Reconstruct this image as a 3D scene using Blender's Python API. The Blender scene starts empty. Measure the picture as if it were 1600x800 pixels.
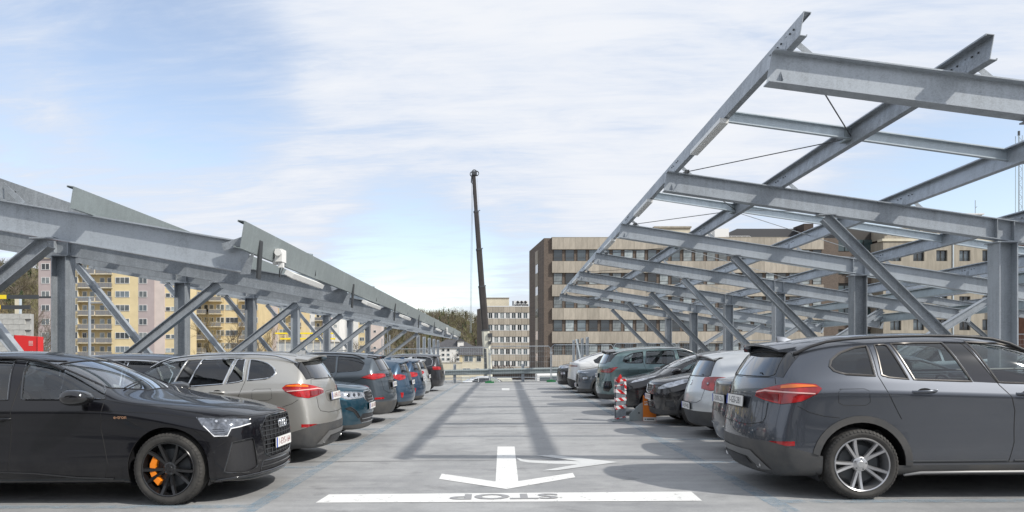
import bpy, bmesh, math, random
from mathutils import Vector, Matrix
from mathutils.bvhtree import BVHTree
random.seed(7)
S = bpy.context.scene
C = S.collection
R = math.radians

# ------------------------------------------------------------------ camera
YAW = math.atan(.087)
CS, SN = math.cos(YAW), math.sin(YAW)
CAMH = 1.48
cam = bpy.data.objects.new('camera', bpy.data.cameras.new('camera'))
C.objects.link(cam)
cam.location = (0, 0, CAMH)
cam.rotation_euler = (R(90), 0, YAW)
cam.data.sensor_width = 36
cam.data.lens = 1100 / 1600 * 36
cam.data.shift_x = 105 / 1600
cam.data.shift_y = 155 / 1600
cam.data.clip_start = .05
cam.data.clip_end = 6000
S.camera = cam
S.render.resolution_x, S.render.resolution_y = 1024, 512

# ------------------------------------------------------------------ light
SUNV = Vector((.93, -.55, 1.0)).normalized()
sun = bpy.data.objects.new('sun', bpy.data.lights.new('sun', 'SUN'))
C.objects.link(sun)
sun.data.energy = 4.1
sun.data.angle = R(1.0)
sun.data.color = (1, .955, .88)
sun.rotation_euler = SUNV.to_track_quat('Z', 'Y').to_euler()
S.view_settings.view_transform = 'Standard'
S.view_settings.look = 'None'
S.view_settings.exposure = 0.08
S.view_settings.gamma = 1.0

W = bpy.data.worlds.new('World')
S.world = W
W.use_nodes = True
nt = W.node_tree
nt.nodes.clear()
def N(t, typ, **kw):
    n = t.nodes.new(typ)
    for k, v in kw.items():
        if k.startswith('i_'):
            n.inputs[k[2:].replace('_', ' ')].default_value = v
        else:
            setattr(n, k, v)
    return n
def math_node(t, op, a, b=None, clamp=False):
    n = t.nodes.new('ShaderNodeMath'); n.operation = op; n.use_clamp = clamp
    for i, v in enumerate((a, b)):
        if v is None: continue
        if isinstance(v, (int, float)): n.inputs[i].default_value = v
        else: t.links.new(v, n.inputs[i])
    return n.outputs[0]
def smooth(t, v, lo, hi, a=0.0, b=1.0):
    n = t.nodes.new('ShaderNodeMapRange'); n.interpolation_type = 'SMOOTHSTEP'
    t.links.new(v, n.inputs[0])
    n.inputs[1].default_value = lo; n.inputs[2].default_value = hi
    n.inputs[3].default_value = a; n.inputs[4].default_value = b
    return n.outputs[0]
def build_world():
    t = nt; L = t.links.new
    sky = N(t, 'ShaderNodeTexSky', sky_type='NISHITA', sun_disc=False)
    sky.sun_elevation = math.asin(SUNV.z)
    sky.sun_rotation = math.atan2(SUNV.x, SUNV.y)
    sky.air_density = 1.0; sky.dust_density = .6; sky.ozone_density = 2.0
    tc = N(t, 'ShaderNodeTexCoord')
    sep = N(t, 'ShaderNodeSeparateXYZ'); L(tc.outputs['Generated'], sep.inputs[0])
    z = math_node(t, 'MAXIMUM', sep.outputs[2], 0.0)
    zz = math_node(t, 'ADD', z, .13)
    u = math_node(t, 'DIVIDE', sep.outputs[0], zz)
    v = math_node(t, 'DIVIDE', sep.outputs[1], zz)
    cmb = N(t, 'ShaderNodeCombineXYZ'); L(u, cmb.inputs[0]); L(v, cmb.inputs[1])
    def noise(scale, det, rough, off, str_=(1, 1, 1), dist=0.0):
        m = N(t, 'ShaderNodeMapping'); m.inputs['Location'].default_value = off; m.inputs['Scale'].default_value = str_
        m.inputs['Rotation'].default_value = (0, 0, R(24))
        L(cmb.outputs[0], m.inputs[0])
        n = N(t, 'ShaderNodeTexNoise', i_Scale=scale, i_Detail=det, i_Roughness=rough, i_Distortion=dist)
        L(m.outputs[0], n.inputs['Vector'])
        return n.outputs['Fac']
    big = noise(.62, 3, .5, (3.1, 1.7, 0), (1, 1.3, 1), .3)
    fine = noise(2.2, 10, .62, (8.3, 2.2, 0), (1, 2.6, 1), .5)
    wisp = noise(5.5, 8, .6, (1.3, 9.2, 0), (1, 5, 1), 1.2)
    # broad openings in the thin cloud: directions given as view vectors
    def blob(d, r, amp):
        d = Vector(d).normalized()
        dp = N(t, 'ShaderNodeVectorMath', operation='DOT_PRODUCT')
        dp.inputs[1].default_value = d
        nn = N(t, 'ShaderNodeVectorMath', operation='NORMALIZE'); L(tc.outputs['Generated'], nn.inputs[0])
        L(nn.outputs[0], dp.inputs[0])
        return math_node(t, 'MULTIPLY', smooth(t, dp.outputs['Value'], math.cos(R(r)), 1.0), amp)
    cov = math_node(t, 'ADD', math_node(t, 'MULTIPLY', big, .70), math_node(t, 'MULTIPLY', fine, .66))
    cov = math_node(t, 'ADD', cov, math_node(t, 'MULTIPLY', wisp, .20))
    for d, r, a in BLOBS:
        cov = math_node(t, 'SUBTRACT', cov, blob(d, r, a))
    mask = smooth(t, cov, .33, .80, .22, 1.0)
    cc = N(t, 'ShaderNodeMix', data_type='RGBA')
    cc.inputs[6].default_value = (CLD*.78, CLD*.87, CLD*1.03, 1); cc.inputs[7].default_value = (CLD, CLD*1.03, CLD*1.09, 1)
    L(smooth(t, cov, .56, .98), cc.inputs[0])
    sk = N(t, 'ShaderNodeMix', data_type='RGBA', blend_type='MULTIPLY'); sk.inputs[0].default_value = 1
    L(sky.outputs[0], sk.inputs[6]); sk.inputs[7].default_value = (2.6, 2.25, 2.0, 1)
    mx = N(t, 'ShaderNodeMix', data_type='RGBA')
    L(mask, mx.inputs[0]); L(sk.outputs[2], mx.inputs[6]); L(cc.outputs[2], mx.inputs[7])
    bg = N(t, 'ShaderNodeBackground', i_Strength=.10); L(mx.outputs[2], bg.inputs[0])
    out = N(t, 'ShaderNodeOutputWorld'); L(bg.outputs[0], out.inputs[0])
def pdir(px, py):
    a = (px-695)/1100; b = (555-py)/1100
    return (CS*a-SN, SN*a+CS, b)
CLD = 8.4
BLOBS = [(pdir(60, 70), 22, .13), (pdir(290, 110), 10, .24), (pdir(640, 430), 9, .34), (pdir(1480, 300), 9, .32), (pdir(1230, 330), 7, .14), (pdir(800, 400), 6, .12), (pdir(1560, 250), 6, .1)]
build_world()

# ------------------------------------------------------------------ materials
MATS = {}
def mat(name, col, rough=.5, metal=0.0, var=0.0, vscale=4.0, bump=0.0, bscale=60.0, coat=0.0, spec=.5, col2=None, flake=0.0):
    if name in MATS: return MATS[name]
    m = bpy.data.materials.new(name); m.use_nodes = True
    t = m.node_tree; b = t.nodes['Principled BSDF']
    b.inputs['Base Color'].default_value = (*col, 1)
    b.inputs['Roughness'].default_value = rough
    b.inputs['Metallic'].default_value = metal
    b.inputs['Specular IOR Level'].default_value = spec
    b.inputs['Coat Weight'].default_value = coat
    b.inputs['Coat Roughness'].default_value = .03
    tc = N(t, 'ShaderNodeTexCoord')
    if var or col2:
        n = N(t, 'ShaderNodeTexNoise', i_Scale=vscale, i_Detail=8.0, i_Roughness=.65)
        t.links.new(tc.outputs['Object'], n.inputs['Vector'])
        mx = N(t, 'ShaderNodeMix', data_type='RGBA')
        f = smooth(t, n.outputs['Fac'], .3, .7)
        t.links.new(f, mx.inputs[0])
        c2 = col2 or tuple(c*(1+var) for c in col)
        c1 = col if col2 else tuple(c*(1-var) for c in col)
        mx.inputs[6].default_value = (*c1, 1); mx.inputs[7].default_value = (*c2, 1)
        t.links.new(mx.outputs[2], b.inputs['Base Color'])
    if bump:
        n2 = N(t, 'ShaderNodeTexNoise', i_Scale=bscale, i_Detail=4.0)
        t.links.new(tc.outputs['Object'], n2.inputs['Vector'])
        bp = N(t, 'ShaderNodeBump', i_Strength=bump, i_Distance=.01)
        t.links.new(n2.outputs['Fac'], bp.inputs['Height'])
        t.links.new(bp.outputs[0], b.inputs['Normal'])
    MATS[name] = m
    return m
def steel(name, base, dark=.78):
    """hot dip galvanised steel: spangle, patchy tone and streaks"""
    m = bpy.data.materials.new(name); m.use_nodes = True
    t = m.node_tree; b = t.nodes['Principled BSDF']; L = t.links.new
    tc = N(t, 'ShaderNodeTexCoord')
    v = N(t, 'ShaderNodeTexVoronoi', i_Scale=85.0); L(tc.outputs['Object'], v.inputs['Vector'])
    n = N(t, 'ShaderNodeTexNoise', i_Scale=1.3, i_Detail=9.0, i_Roughness=.7); L(tc.outputs['Object'], n.inputs['Vector'])
    n3 = N(t, 'ShaderNodeTexNoise', i_Scale=9.0, i_Detail=8.0, i_Roughness=.75); L(tc.outputs['Object'], n3.inputs['Vector'])
    sep = N(t, 'ShaderNodeSeparateColor'); L(v.outputs['Color'], sep.inputs[0])
    f = math_node(t, 'ADD', math_node(t, 'MULTIPLY', sep.outputs[0], .22), math_node(t, 'MULTIPLY', n.outputs['Fac'], .85))
    f = math_node(t, 'ADD', f, math_node(t, 'MULTIPLY', n3.outputs['Fac'], .35))
    oi = N(t, 'ShaderNodeObjectInfo')        # every member came out of the zinc bath a little different
    mp = N(t, 'ShaderNodeMapping'); mp.inputs['Scale'].default_value = (14, 14, .8); L(tc.outputs['Object'], mp.inputs[0])
    run = N(t, 'ShaderNodeTexNoise', i_Scale=1.0, i_Detail=5.0); L(mp.outputs[0], run.inputs['Vector'])
    f = math_node(t, 'ADD', f, math_node(t, 'MULTIPLY', math_node(t, 'SUBTRACT', oi.outputs['Random'], .5), .42))
    f = math_node(t, 'ADD', f, math_node(t, 'MULTIPLY', math_node(t, 'SUBTRACT', run.outputs['Fac'], .5), .45))
    f = smooth(t, f, .35, 1.05)
    mx = N(t, 'ShaderNodeMix', data_type='RGBA'); L(f, mx.inputs[0])
    mx.inputs[6].default_value = (*[c*dark for c in base], 1)
    mx.inputs[7].default_value = (*[min(1, c*1.18) for c in base], 1)
    L(mx.outputs[2], b.inputs['Base Color'])
    L(smooth(t, f, 0, 1, .50, .36), b.inputs['Roughness'])
    b.inputs['Metallic'].default_value = .28
    MATS[name] = m
    return m
def glass(name, tint, refl=1.0):
    m = bpy.data.materials.new(name); m.use_nodes = True
    t = m.node_tree; t.nodes.clear()
    tr = N(t, 'ShaderNodeBsdfTransparent'); tr.inputs[0].default_value = (*tint, 1)
    gl = N(t, 'ShaderNodeBsdfGlossy', i_Roughness=.015); gl.inputs[0].default_value = (refl, refl, refl, 1)
    fr = N(t, 'ShaderNodeFresnel')       # the same 1.5 from either face of the thin pane
    ge = N(t, 'ShaderNodeNewGeometry'); t.links.new(smooth(t, ge.outputs['Backfacing'], 0, 1, 1.5, 1/1.5), fr.inputs[0])
    f = math_node(t, 'MULTIPLY', fr.outputs[0], 2.0, True)
    mx = N(t, 'ShaderNodeMixShader'); t.links.new(f, mx.inputs[0]); t.links.new(tr.outputs[0], mx.inputs[1]); t.links.new(gl.outputs[0], mx.inputs[2])
    o = N(t, 'ShaderNodeOutputMaterial'); t.links.new(mx.outputs[0], o.inputs[0])
    MATS[name] = m
    return m
def paint(name, col, metal=.55, rough=.32, coat=1.0, dust=.22):
    """car paint: slightly uneven clear coat, road dust towards the sills comes from the noise only"""
    m = bpy.data.materials.new(name); m.use_nodes = True
    t = m.node_tree; b = t.nodes['Principled BSDF']; L = t.links.new
    tc = N(t, 'ShaderNodeTexCoord')
    n = N(t, 'ShaderNodeTexNoise', i_Scale=2.2, i_Detail=9.0, i_Roughness=.7); L(tc.outputs['Object'], n.inputs['Vector'])
    sp = N(t, 'ShaderNodeSeparateXYZ'); L(tc.outputs['Object'], sp.inputs[0])
    low = smooth(t, sp.outputs[2], .75, .15, 0, dust)
    d = math_node(t, 'MULTIPLY', smooth(t, n.outputs['Fac'], .35, .75), math_node(t, 'ADD', low, dust*.08))
    mx = N(t, 'ShaderNodeMix', data_type='RGBA'); L(d, mx.inputs[0])
    mx.inputs[6].default_value = (*col, 1); mx.inputs[7].default_value = (.20, .185, .165, 1)
    L(mx.outputs[2], b.inputs['Base Color'])
    b.inputs['Metallic'].default_value = metal
    b.inputs['Roughness'].default_value = rough
    b.inputs['Coat Weight'].default_value = coat
    L(smooth(t, d, 0, .3, .03, .3), b.inputs['Coat Roughness'])
    MATS[name] = m
    return m

GALV = steel('galvanised_steel', (.35, .38, .41), .60)
GALV2 = steel('green_grey_coated_steel', (.29, .33, .335), .86)
GALV3 = steel('light_galvanised_sheet', (.50, .56, .60), .88)
M_dark = mat('dark_steel', (.06, .065, .07), .5, .3)
M_black = mat('black_plastic', (.018, .018, .02), .45, bump=.15, bscale=300)
M_clad = mat('grey_plastic_cladding', (.045, .047, .05), .55, bump=.2, bscale=400, col2=(.075, .072, .068), vscale=3)
M_gloss = mat('gloss_black_trim', (.006, .006, .007), .08, coat=1)
M_seam = mat('seam_shadow_rubber', (.004, .004, .004), .7)
M_rubber = mat('tyre_rubber', (.022, .021, .02), .75, bump=.3, bscale=120, col2=(.05, .047, .043), vscale=7)
M_chrome = mat('chrome', (.72, .73, .74), .12, 1.0)
M_satin = mat('satin_aluminium', (.62, .62, .62), .30, .9)
M_int = mat('dark_cabin_trim', (.016, .016, .017), .7)
M_seat = mat('seat_fabric', (.07, .07, .072), .7)
M_red = mat('red_lamp_lens', (.20, .004, .006), .10, coat=1, col2=(.50, .010, .012), vscale=7, bump=.25, bscale=45)
M_redd = mat('dark_red_lamp_lens', (.16, .004, .006), .08, coat=1)
M_amber = mat('amber_lamp_lens', (.75, .16, .01), .1, coat=1)
M_lampw = mat('clear_lamp_lens', (.18, .19, .21), .10, .6, coat=1, col2=(.62, .65, .70), vscale=13, bump=.3, bscale=30)
M_lampd = mat('lamp_housing', (.05, .055, .065), .15, .5, coat=1)
M_white = mat('white_plastic', (.75, .75, .73), .4)
M_plate = mat('plate_white', (.74, .74, .72), .35)
M_ptext = mat('plate_dark_red_print', (.22, .01, .015), .4)
M_ptext2 = mat('plate_grey_print', (.05, .05, .06), .4)
M_blue = mat('plate_blue_band', (.01, .05, .35), .4)
M_orange = mat('orange_board', (.75, .20, .015), .45, var=.05)
M_orcal = mat('orange_caliper', (.80, .22, .01), .35)
M_redp = mat('red_paint', (.62, .02, .02), .5)
M_yellow = mat('yellow_paint', (.82, .62, .02), .5)
G_clear = glass('clear_glass', (.80, .86, .85))
G_dark = glass('privacy_glass', (.13, .14, .15))
G_mid = glass('tinted_glass', (.50, .56, .56))

# ------------------------------------------------------------------ helpers
def tag(o, label=None, cat=None, group=None, kind=None):
    if label: o['label'] = label
    if cat: o['category'] = cat
    if group: o['group'] = group
    if kind: o['kind'] = kind
    return o
def thing(name, label, cat, loc=(0, 0, 0), rz=0, group=None):
    o = bpy.data.objects.new(name, None); C.objects.link(o)
    o.empty_display_size = .3
    o.location = loc; o.rotation_euler = (0, 0, rz)
    return tag(o, label, cat, group)
def copy_tree(o, parent=None):
    c = o.copy(); C.objects.link(c)
    if parent is not None:
        c.parent = parent
        c.matrix_parent_inverse = o.matrix_parent_inverse
    for ch in o.children: copy_tree(ch, c)
    return c
class MB:
    def __init__(s): s.v = []; s.f = []; s.m = []; s.mats = []
    def mi(s, m):
        if m is None: return 0
        if m not in s.mats: s.mats.append(m)
        return s.mats.index(m)
    def add(s, vs, fs, m=None):
        k = len(s.v); s.v += [tuple(v) for v in vs]; i = s.mi(m)
        for f in fs: s.f.append(tuple(k+a for a in f)); s.m.append(i)
        return s
    def box(s, x0, y0, z0, x1, y1, z1, m=None):
        v = [(x, y, z) for x in (x0, x1) for y in (y0, y1) for z in (z0, z1)]
        return s.add(v, [(0, 1, 3, 2), (4, 6, 7, 5), (0, 4, 5, 1), (2, 3, 7, 6), (0, 2, 6, 4), (1, 5, 7, 3)], m)
    def sweep(s, sec, A, B, up=(0, 0, 1), m=None):
        """closed 2D section (side, up) swept from A to B with end caps"""
        A = Vector(A); B = Vector(B); d = (B-A).normalized(); u = Vector(up)
        u = (u-d*u.dot(d)).normalized(); r = d.cross(u)
        n = len(sec)
        v = [A+r*a+u*b for a, b in sec]+[B+r*a+u*b for a, b in sec]
        f = [(i, (i+1) % n, n+(i+1) % n, n+i) for i in range(n)]+[tuple(range(n))[::-1], tuple(range(n, 2*n))]
        return s.add(v, f, m)
    def tube(s, pts, r, n=8, m=None, closed=False, cap=True):
        pts = [Vector(p) for p in pts]; N_ = len(pts)
        vs = []; up = None
        for i, p in enumerate(pts):
            if closed: d = pts[(i+1) % N_]-pts[i-1]
            else: d = pts[min(i+1, N_-1)]-pts[max(i-1, 0)]
            if d.length < 1e-9: d = Vector((0, 0, 1))
            d.normalize()
            if up is None: up = Vector((0, 0, 1)) if abs(d.z) < .9 else Vector((1, 0, 0))
            up = up-d*up.dot(d)
            if up.length < 1e-6: up = d.orthogonal()
            up.normalize(); rt = d.cross(up)
            rr = r[i] if isinstance(r, (list, tuple)) else r
            for k in range(n):
                a = 2*math.pi*k/n+math.pi/n
                vs.append(p+(rt*math.cos(a)+up*math.sin(a))*rr)
        f = []
        for i in range(N_ if closed else N_-1):
            j = (i+1) % N_
            for k in range(n):
                l = (k+1) % n
                f.append((i*n+k, i*n+l, j*n+l, j*n+k))
        if cap and not closed:
            f.append(tuple(range(n))[::-1]); f.append(tuple(range((N_-1)*n, N_*n)))
        return s.add(vs, f, m)
    def lathe(s, prof, n=32, axis='y', c=(0, 0, 0), m=None, closed=False):
        """profile of (radius, along axis)"""
        vs = []
        for r_, h in prof:
            for k in range(n):
                a = 2*math.pi*k/n
                p = (r_*math.cos(a), h, r_*math.sin(a)) if axis == 'y' else (r_*math.cos(a), r_*math.sin(a), h)
                vs.append((p[0]+c[0], p[1]+c[1], p[2]+c[2]))
        f = []
        M_ = len(prof)
        for i in range(M_ if closed else M_-1):
            j = (i+1) % M_
            for k in range(n):
                l = (k+1) % n
                f.append((i*n+k, j*n+k, j*n+l, i*n+l) if axis == 'y' else (i*n+k, i*n+l, j*n+l, j*n+k))
        return s.add(vs, f, m)
    def prism(s, poly, d0, d1, axis='y', m=None):
        n = len(poly)
        def P(a, b, d): return {'y': (a, d, b), 'x': (d, a, b), 'z': (a, b, d)}[axis]
        v = [P(a, b, d0) for a, b in poly]+[P(a, b, d1) for a, b in poly]
        return s.add(v, [(i, (i+1) % n, n+(i+1) % n, n+i) for i in range(n)]+[tuple(range(n))[::-1], tuple(range(n, 2*n))], m)
    def mesh(s, name, m=None, smooth=False):
        me = bpy.data.meshes.new(name)
        me.from_pydata(s.v, [], s.f)
        if s.mats:
            for q in s.mats: me.materials.append(q)
            me.polygons.foreach_set('material_index', s.m)
        elif m: me.materials.append(m)
        b = bmesh.new(); b.from_mesh(me); bmesh.ops.recalc_face_normals(b, faces=b.faces); b.to_mesh(me); b.free()
        if smooth:
            me.polygons.foreach_set('use_smooth', [True]*len(me.polygons))
            me.set_sharp_from_angle(angle=R(smooth if smooth is not True else 40))
        return me
    def build(s, name, m=None, parent=None, smooth=False, label=None):
        return link(name, s.mesh(name, m, smooth), parent, label)
def link(name, me, parent=None, label=None, loc=None, rot=None):
    o = bpy.data.objects.new(name, me); C.objects.link(o)
    if parent is not None: o.parent = parent
    if loc is not None: o.location = loc
    if rot is not None: o.rotation_euler = rot
    if label: o['label'] = label
    return o
def interp(tab, x):
    if x <= tab[0][0]: return tab[0][1]
    for (a, b), (c, d) in zip(tab, tab[1:]):
        if x <= c: return b+(d-b)*(x-a)/(c-a)
    return tab[-1][1]
def text_mesh(txt, size, mname, m, extrude=.0, bold=.0):
    cu = bpy.data.curves.new('lettering', 'FONT'); cu.body = txt; cu.size = size
    cu.align_x = 'CENTER'; cu.align_y = 'CENTER'; cu.extrude = extrude; cu.offset = bold*size; cu.resolution_u = 3
    o = bpy.data.objects.new('lettering', cu); C.objects.link(o)
    dg = bpy.context.evaluated_depsgraph_get()
    me = bpy.data.meshes.new_from_object(o.evaluated_get(dg))
    bpy.data.objects.remove(o); bpy.data.curves.remove(cu)
    me.name = mname; me.materials.clear(); me.materials.append(m)
    return me
# slope of the parking deck across the aisle
DS = .022
def deckz(x): return DS*x
def pix(px, py, D):
    """a point at depth D in front of the camera's place"""
    lat = (px-695)/1100*D
    return Vector((CS*lat-SN*D, SN*lat+CS*D, CAMH+(555-py)/1100*D))
def deckpt(px, py):
    a = (px-695)/1100; b = (555-py)/1100
    d = Vector((CS*a-SN, SN*a+CS, b))
    t = -CAMH/(d.z-DS*d.x)
    return Vector((d.x*t, d.y*t))
# ------------------------------------------------------------------ parking deck and paint
def deck_material():
    m = bpy.data.materials.new('worn_grey_deck_coating'); m.use_nodes = True
    t = m.node_tree; b = t.nodes['Principled BSDF']; L = t.links.new
    tc = N(t, 'ShaderNodeTexCoord')
    def ns(scale, det, rough, st=(1, 1, 1)):
        mp = N(t, 'ShaderNodeMapping'); mp.inputs['Scale'].default_value = st
        L(tc.outputs['Object'], mp.inputs[0])
        n = N(t, 'ShaderNodeTexNoise', i_Scale=scale, i_Detail=det, i_Roughness=rough); L(mp.outputs[0], n.inputs['Vector'])
        return n.outputs['Fac']
    a = ns(.55, 6, .6); c = ns(5, 8, .7); f = ns(45, 5, .8); st = ns(1.2, 8, .65, (.35, 3.2, 1))
    s = math_node(t, 'ADD', math_node(t, 'MULTIPLY', a, .9), math_node(t, 'MULTIPLY', c, .45))
    s = math_node(t, 'ADD', s, math_node(t, 'MULTIPLY', st, .6))
    s = math_node(t, 'ADD', s, math_node(t, 'MULTIPLY', f, .5))
    mx = N(t, 'ShaderNodeMix', data_type='RGBA'); L(smooth(t, s, .85, 1.65), mx.inputs[0])
    mx.inputs[6].default_value = (.20, .203, .207, 1); mx.inputs[7].default_value = (.395, .395, .39, 1)
    sp = N(t, 'ShaderNodeTexVoronoi', i_Scale=3.1); L(tc.outputs['Object'], sp.inputs['Vector'])
    dot = smooth(t, sp.outputs['Distance'], .035, .02, 0, .5)
    m2 = N(t, 'ShaderNodeMix', data_type='RGBA'); L(dot, m2.inputs[0]); L(mx.outputs[2], m2.inputs[6]); m2.inputs[7].default_value = (.09, .088, .085, 1)
    n9 = N(t, 'ShaderNodeTexNoise', i_Scale=1.7, i_Detail=7.0, i_Roughness=.62, i_Distortion=.6); L(tc.outputs['Object'], n9.inputs['Vector'])
    m3 = N(t, 'ShaderNodeMix', data_type='RGBA'); L(smooth(t, n9.outputs['Fac'], .56, .70, 0, .45), m3.inputs[0]); L(m2.outputs[2], m3.inputs[6]); m3.inputs[7].default_value = (.13, .13, .13, 1)
    sx = N(t, 'ShaderNodeSeparateXYZ'); L(tc.outputs['Object'], sx.inputs[0])
    ax_ = math_node(t, 'ABSOLUTE', math_node(t, 'SUBTRACT', math_node(t, 'ABSOLUTE', math_node(t, 'ADD', sx.outputs[0], .2)), .85))
    trk = math_node(t, 'MULTIPLY', smooth(t, ax_, .30, .05, 0, .30), smooth(t, st, .35, .65))
    m4 = N(t, 'ShaderNodeMix', data_type='RGBA'); L(trk, m4.inputs[0]); L(m3.outputs[2], m4.inputs[6]); m4.inputs[7].default_value = (.17, .17, .172, 1)
    L(m4.outputs[2], b.inputs['Base Color'])
    b.inputs['Roughness'].default_value = .62
    bp = N(t, 'ShaderNodeBump', i_Strength=.35, i_Distance=.006); L(f, bp.inputs['Height']); L(bp.outputs[0], b.inputs['Normal'])
    return m
def worn_paint(name, col, lo, hi, amt=1.0, scale=5):
    m = bpy.data.materials.new(name); m.use_nodes = True
    t = m.node_tree; b = t.nodes['Principled BSDF']; L = t.links.new
    tc = N(t, 'ShaderNodeTexCoord')
    n = N(t, 'ShaderNodeTexNoise', i_Scale=scale, i_Detail=10.0, i_Roughness=.8); L(tc.outputs['Object'], n.inputs['Vector'])
    n2 = N(t, 'ShaderNodeTexNoise', i_Scale=2.0, i_Detail=4.0); L(tc.outputs['Object'], n2.inputs['Vector'])
    mx = N(t, 'ShaderNodeMix', data_type='RGBA'); L(n2.outputs['Fac'], mx.inputs[0])
    mx.inputs[6].default_value = (*[c*.88 for c in col], 1); mx.inputs[7].default_value = (*[min(1, c*1.1) for c in col], 1)
    L(mx.outputs[2], b.inputs['Base Color']); b.inputs['Roughness'].default_value = .6
    L(smooth(t, n.outputs['Fac'], lo, hi, 0, amt), b.inputs['Alpha'])
    return m
DM = deck_material()
deck = MB()
X0, X1d, Y0, Y1 = -34, 40, -9, 38.9
xs = [X0+(X1d-X0)*i/20 for i in range(21)]
deck.add([(x, y, deckz(x)) for y in (Y0, Y1) for x in xs]+[(x, y, deckz(x)-.45) for y in (Y0, Y1) for x in xs],
         [(i, i+1, 22+i, 21+i) for i in range(20)]+[(21+i, 22+i, 64+i, 63+i) for i in range(20)]+[(42+i, 43+i, 64+i, 63+i)[::-1] for i in range(20)])
deck = tag(deck.build('parking_deck', DM), 'grey coated open top parking deck with shadow stripes', kind='structure')
# kerb strip along the far end
kerb = MB().box(-30, 38.9, -.9, 36, 39.2, .0)
kb = kerb.build('deck_edge_kerb', mat('pale_concrete', (.42, .42, .41), .8, var=.15, vscale=3)); tag(kb, kind='structure')
kb.rotation_euler = (0, -math.atan(DS), 0); kb.location = (0, 0, .03)

def ribbon(name, pts, m, lift, par=deck):
    q = MB(); q.add([(p[0], p[1], deckz(p[0])+lift) for p in pts], [tuple(range(len(pts)))])
    o = q.build(name, m, par)
    return o
M_rw = worn_paint('white_road_paint', (.72, .72, .70), .30, .45, .97, 11)
M_rw2 = worn_paint('thin_white_road_paint', (.72, .73, .72), .20, .42, .75)
M_rb = worn_paint('faded_blue_road_paint', (.24, .35, .44), .34, .66, .50, 7)
pp = lambda *a: [deckpt(x, y) for x, y in a]
ribbon('stop_line', pp((493, 786), (1097, 783), (1080, 768.5), (514, 773)), M_rw, .004)
def Z(x, y): return (440+x/2.2857, 660+y/2.2857)
ribbon('arrow_marking', pp(Z(832, 87), Z(771, 87), Z(764, 212), Z(572, 184), Z(562, 203), Z(803, 239), Z(1049, 197), Z(1040, 181), Z(845, 211)), M_rw, .004)
ribbon('turn_arrow_shaft', pp(Z(838, 128), Z(852, 139), Z(880, 144), Z(950, 148), Z(1066, 151), Z(1066, 139), Z(960, 139), Z(890, 136), Z(860, 133), Z(842, 127)), M_rw2, .004)
ribbon('turn_arrow_head', pp(Z(912, 120), Z(1060, 140), Z(1067, 150), Z(930, 174), Z(983, 173), Z(1201, 143.5), Z(965, 118.5)), M_rw2, .008)
ribbon('white_marking', pp((784, 607), (796, 607), (796, 610), (784, 610)), M_rw, .004)
ribbon('white_line_marking', pp((760, 609.3), (820, 608.6), (820, 609.4), (760, 610)), M_rw2, .008)
st = text_mesh('STOP', .36, 'stop_lettering', mat('grey_letter_paint', (.27, .27, .275), .65), bold=.03)
c0 = deckpt(788, 776.3)
so = link('stop_lettering', st, deck, loc=(c0.x, c0.y, deckz(c0.x)+.009), rot=(0, math.atan(DS), math.pi+.02))
so.scale = (1.30, 1.0, 1)
def rect(x0, y0, x1, y1): return [(x0, y0), (x1, y0), (x1, y1), (x0, y1)]
for x in (-2.62, 2.50):
    ribbon('bay_line_blue', rect(x, 3.5, x+.17, 38.2), M_rb, .004)
BAY = 2.5
for k in range(-1, 13):
    y = 6.86+BAY*k if k < 1 else 6.86+BAY*k
    ribbon('bay_divider_blue', rect(-7.6, y, -2.62, y+.15), M_rb, .008)
    ribbon('bay_divider_blue', rect(2.67, y+.14, 7.6, y+.29), M_rb, .008)
# thin construction joints, slightly recessed dark strips
M_joint = mat('joint_sealant', (.12, .12, .125), .7)
for y in (9.95, 14.6, 19.9, 24.9, 29.9, 34.9):
    ribbon('expansion_joint', rect(-16, y, 16, y+.018), M_joint, .003)

# ------------------------------------------------------------------ steel canopies
def isec(h, b, tf=.014, tw=.010, top=0):
    """I section, flange top at height `top`"""
    t = top; q = top-h; w = tw/2; B = b/2
    return [(-B, q), (B, q), (B, q+tf), (w, q+tf), (w, t-tf), (B, t-tf), (B, t), (-B, t), (-B, t-tf), (-w, t-tf), (-w, q+tf), (-B, q+tf)]
def csec(h, b, t=.008, s=1, lip=.02):
    """channel opening towards +s, web at 0, bottom at 0"""
    p = [(0, 0), (b, 0), (b, lip), (b-t, lip), (b-t, t), (t, t), (t, h-t), (b-t, h-t), (b-t, h-lip), (b, h-lip), (b, h), (0, h)]
    return [(a*s, c) for a, c in p]
SL = .170
XH, ZH = 2.86, 4.76           # high end of the right rafters
XL = 14.08
def rz(x, x0): return (4.79-.18*(x-x0-XH)) if x0 < 0 else ZH-SL*(x-x0-XH)       # top of rafter at x for a canopy shifted by x0
PURL = [2.98, 4.80, 6.88, 8.94, 11.0]
def zsec(h, b=.075, t=.007):
    return [(0, 0), (b, 0), (b, .02), (b-t, .02), (b-t, t), (t, t), (t, h), (-b, h), (-b, h-.02), (-b+t, h-.02), (-b+t, h-t), (0, h-t)]
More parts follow.
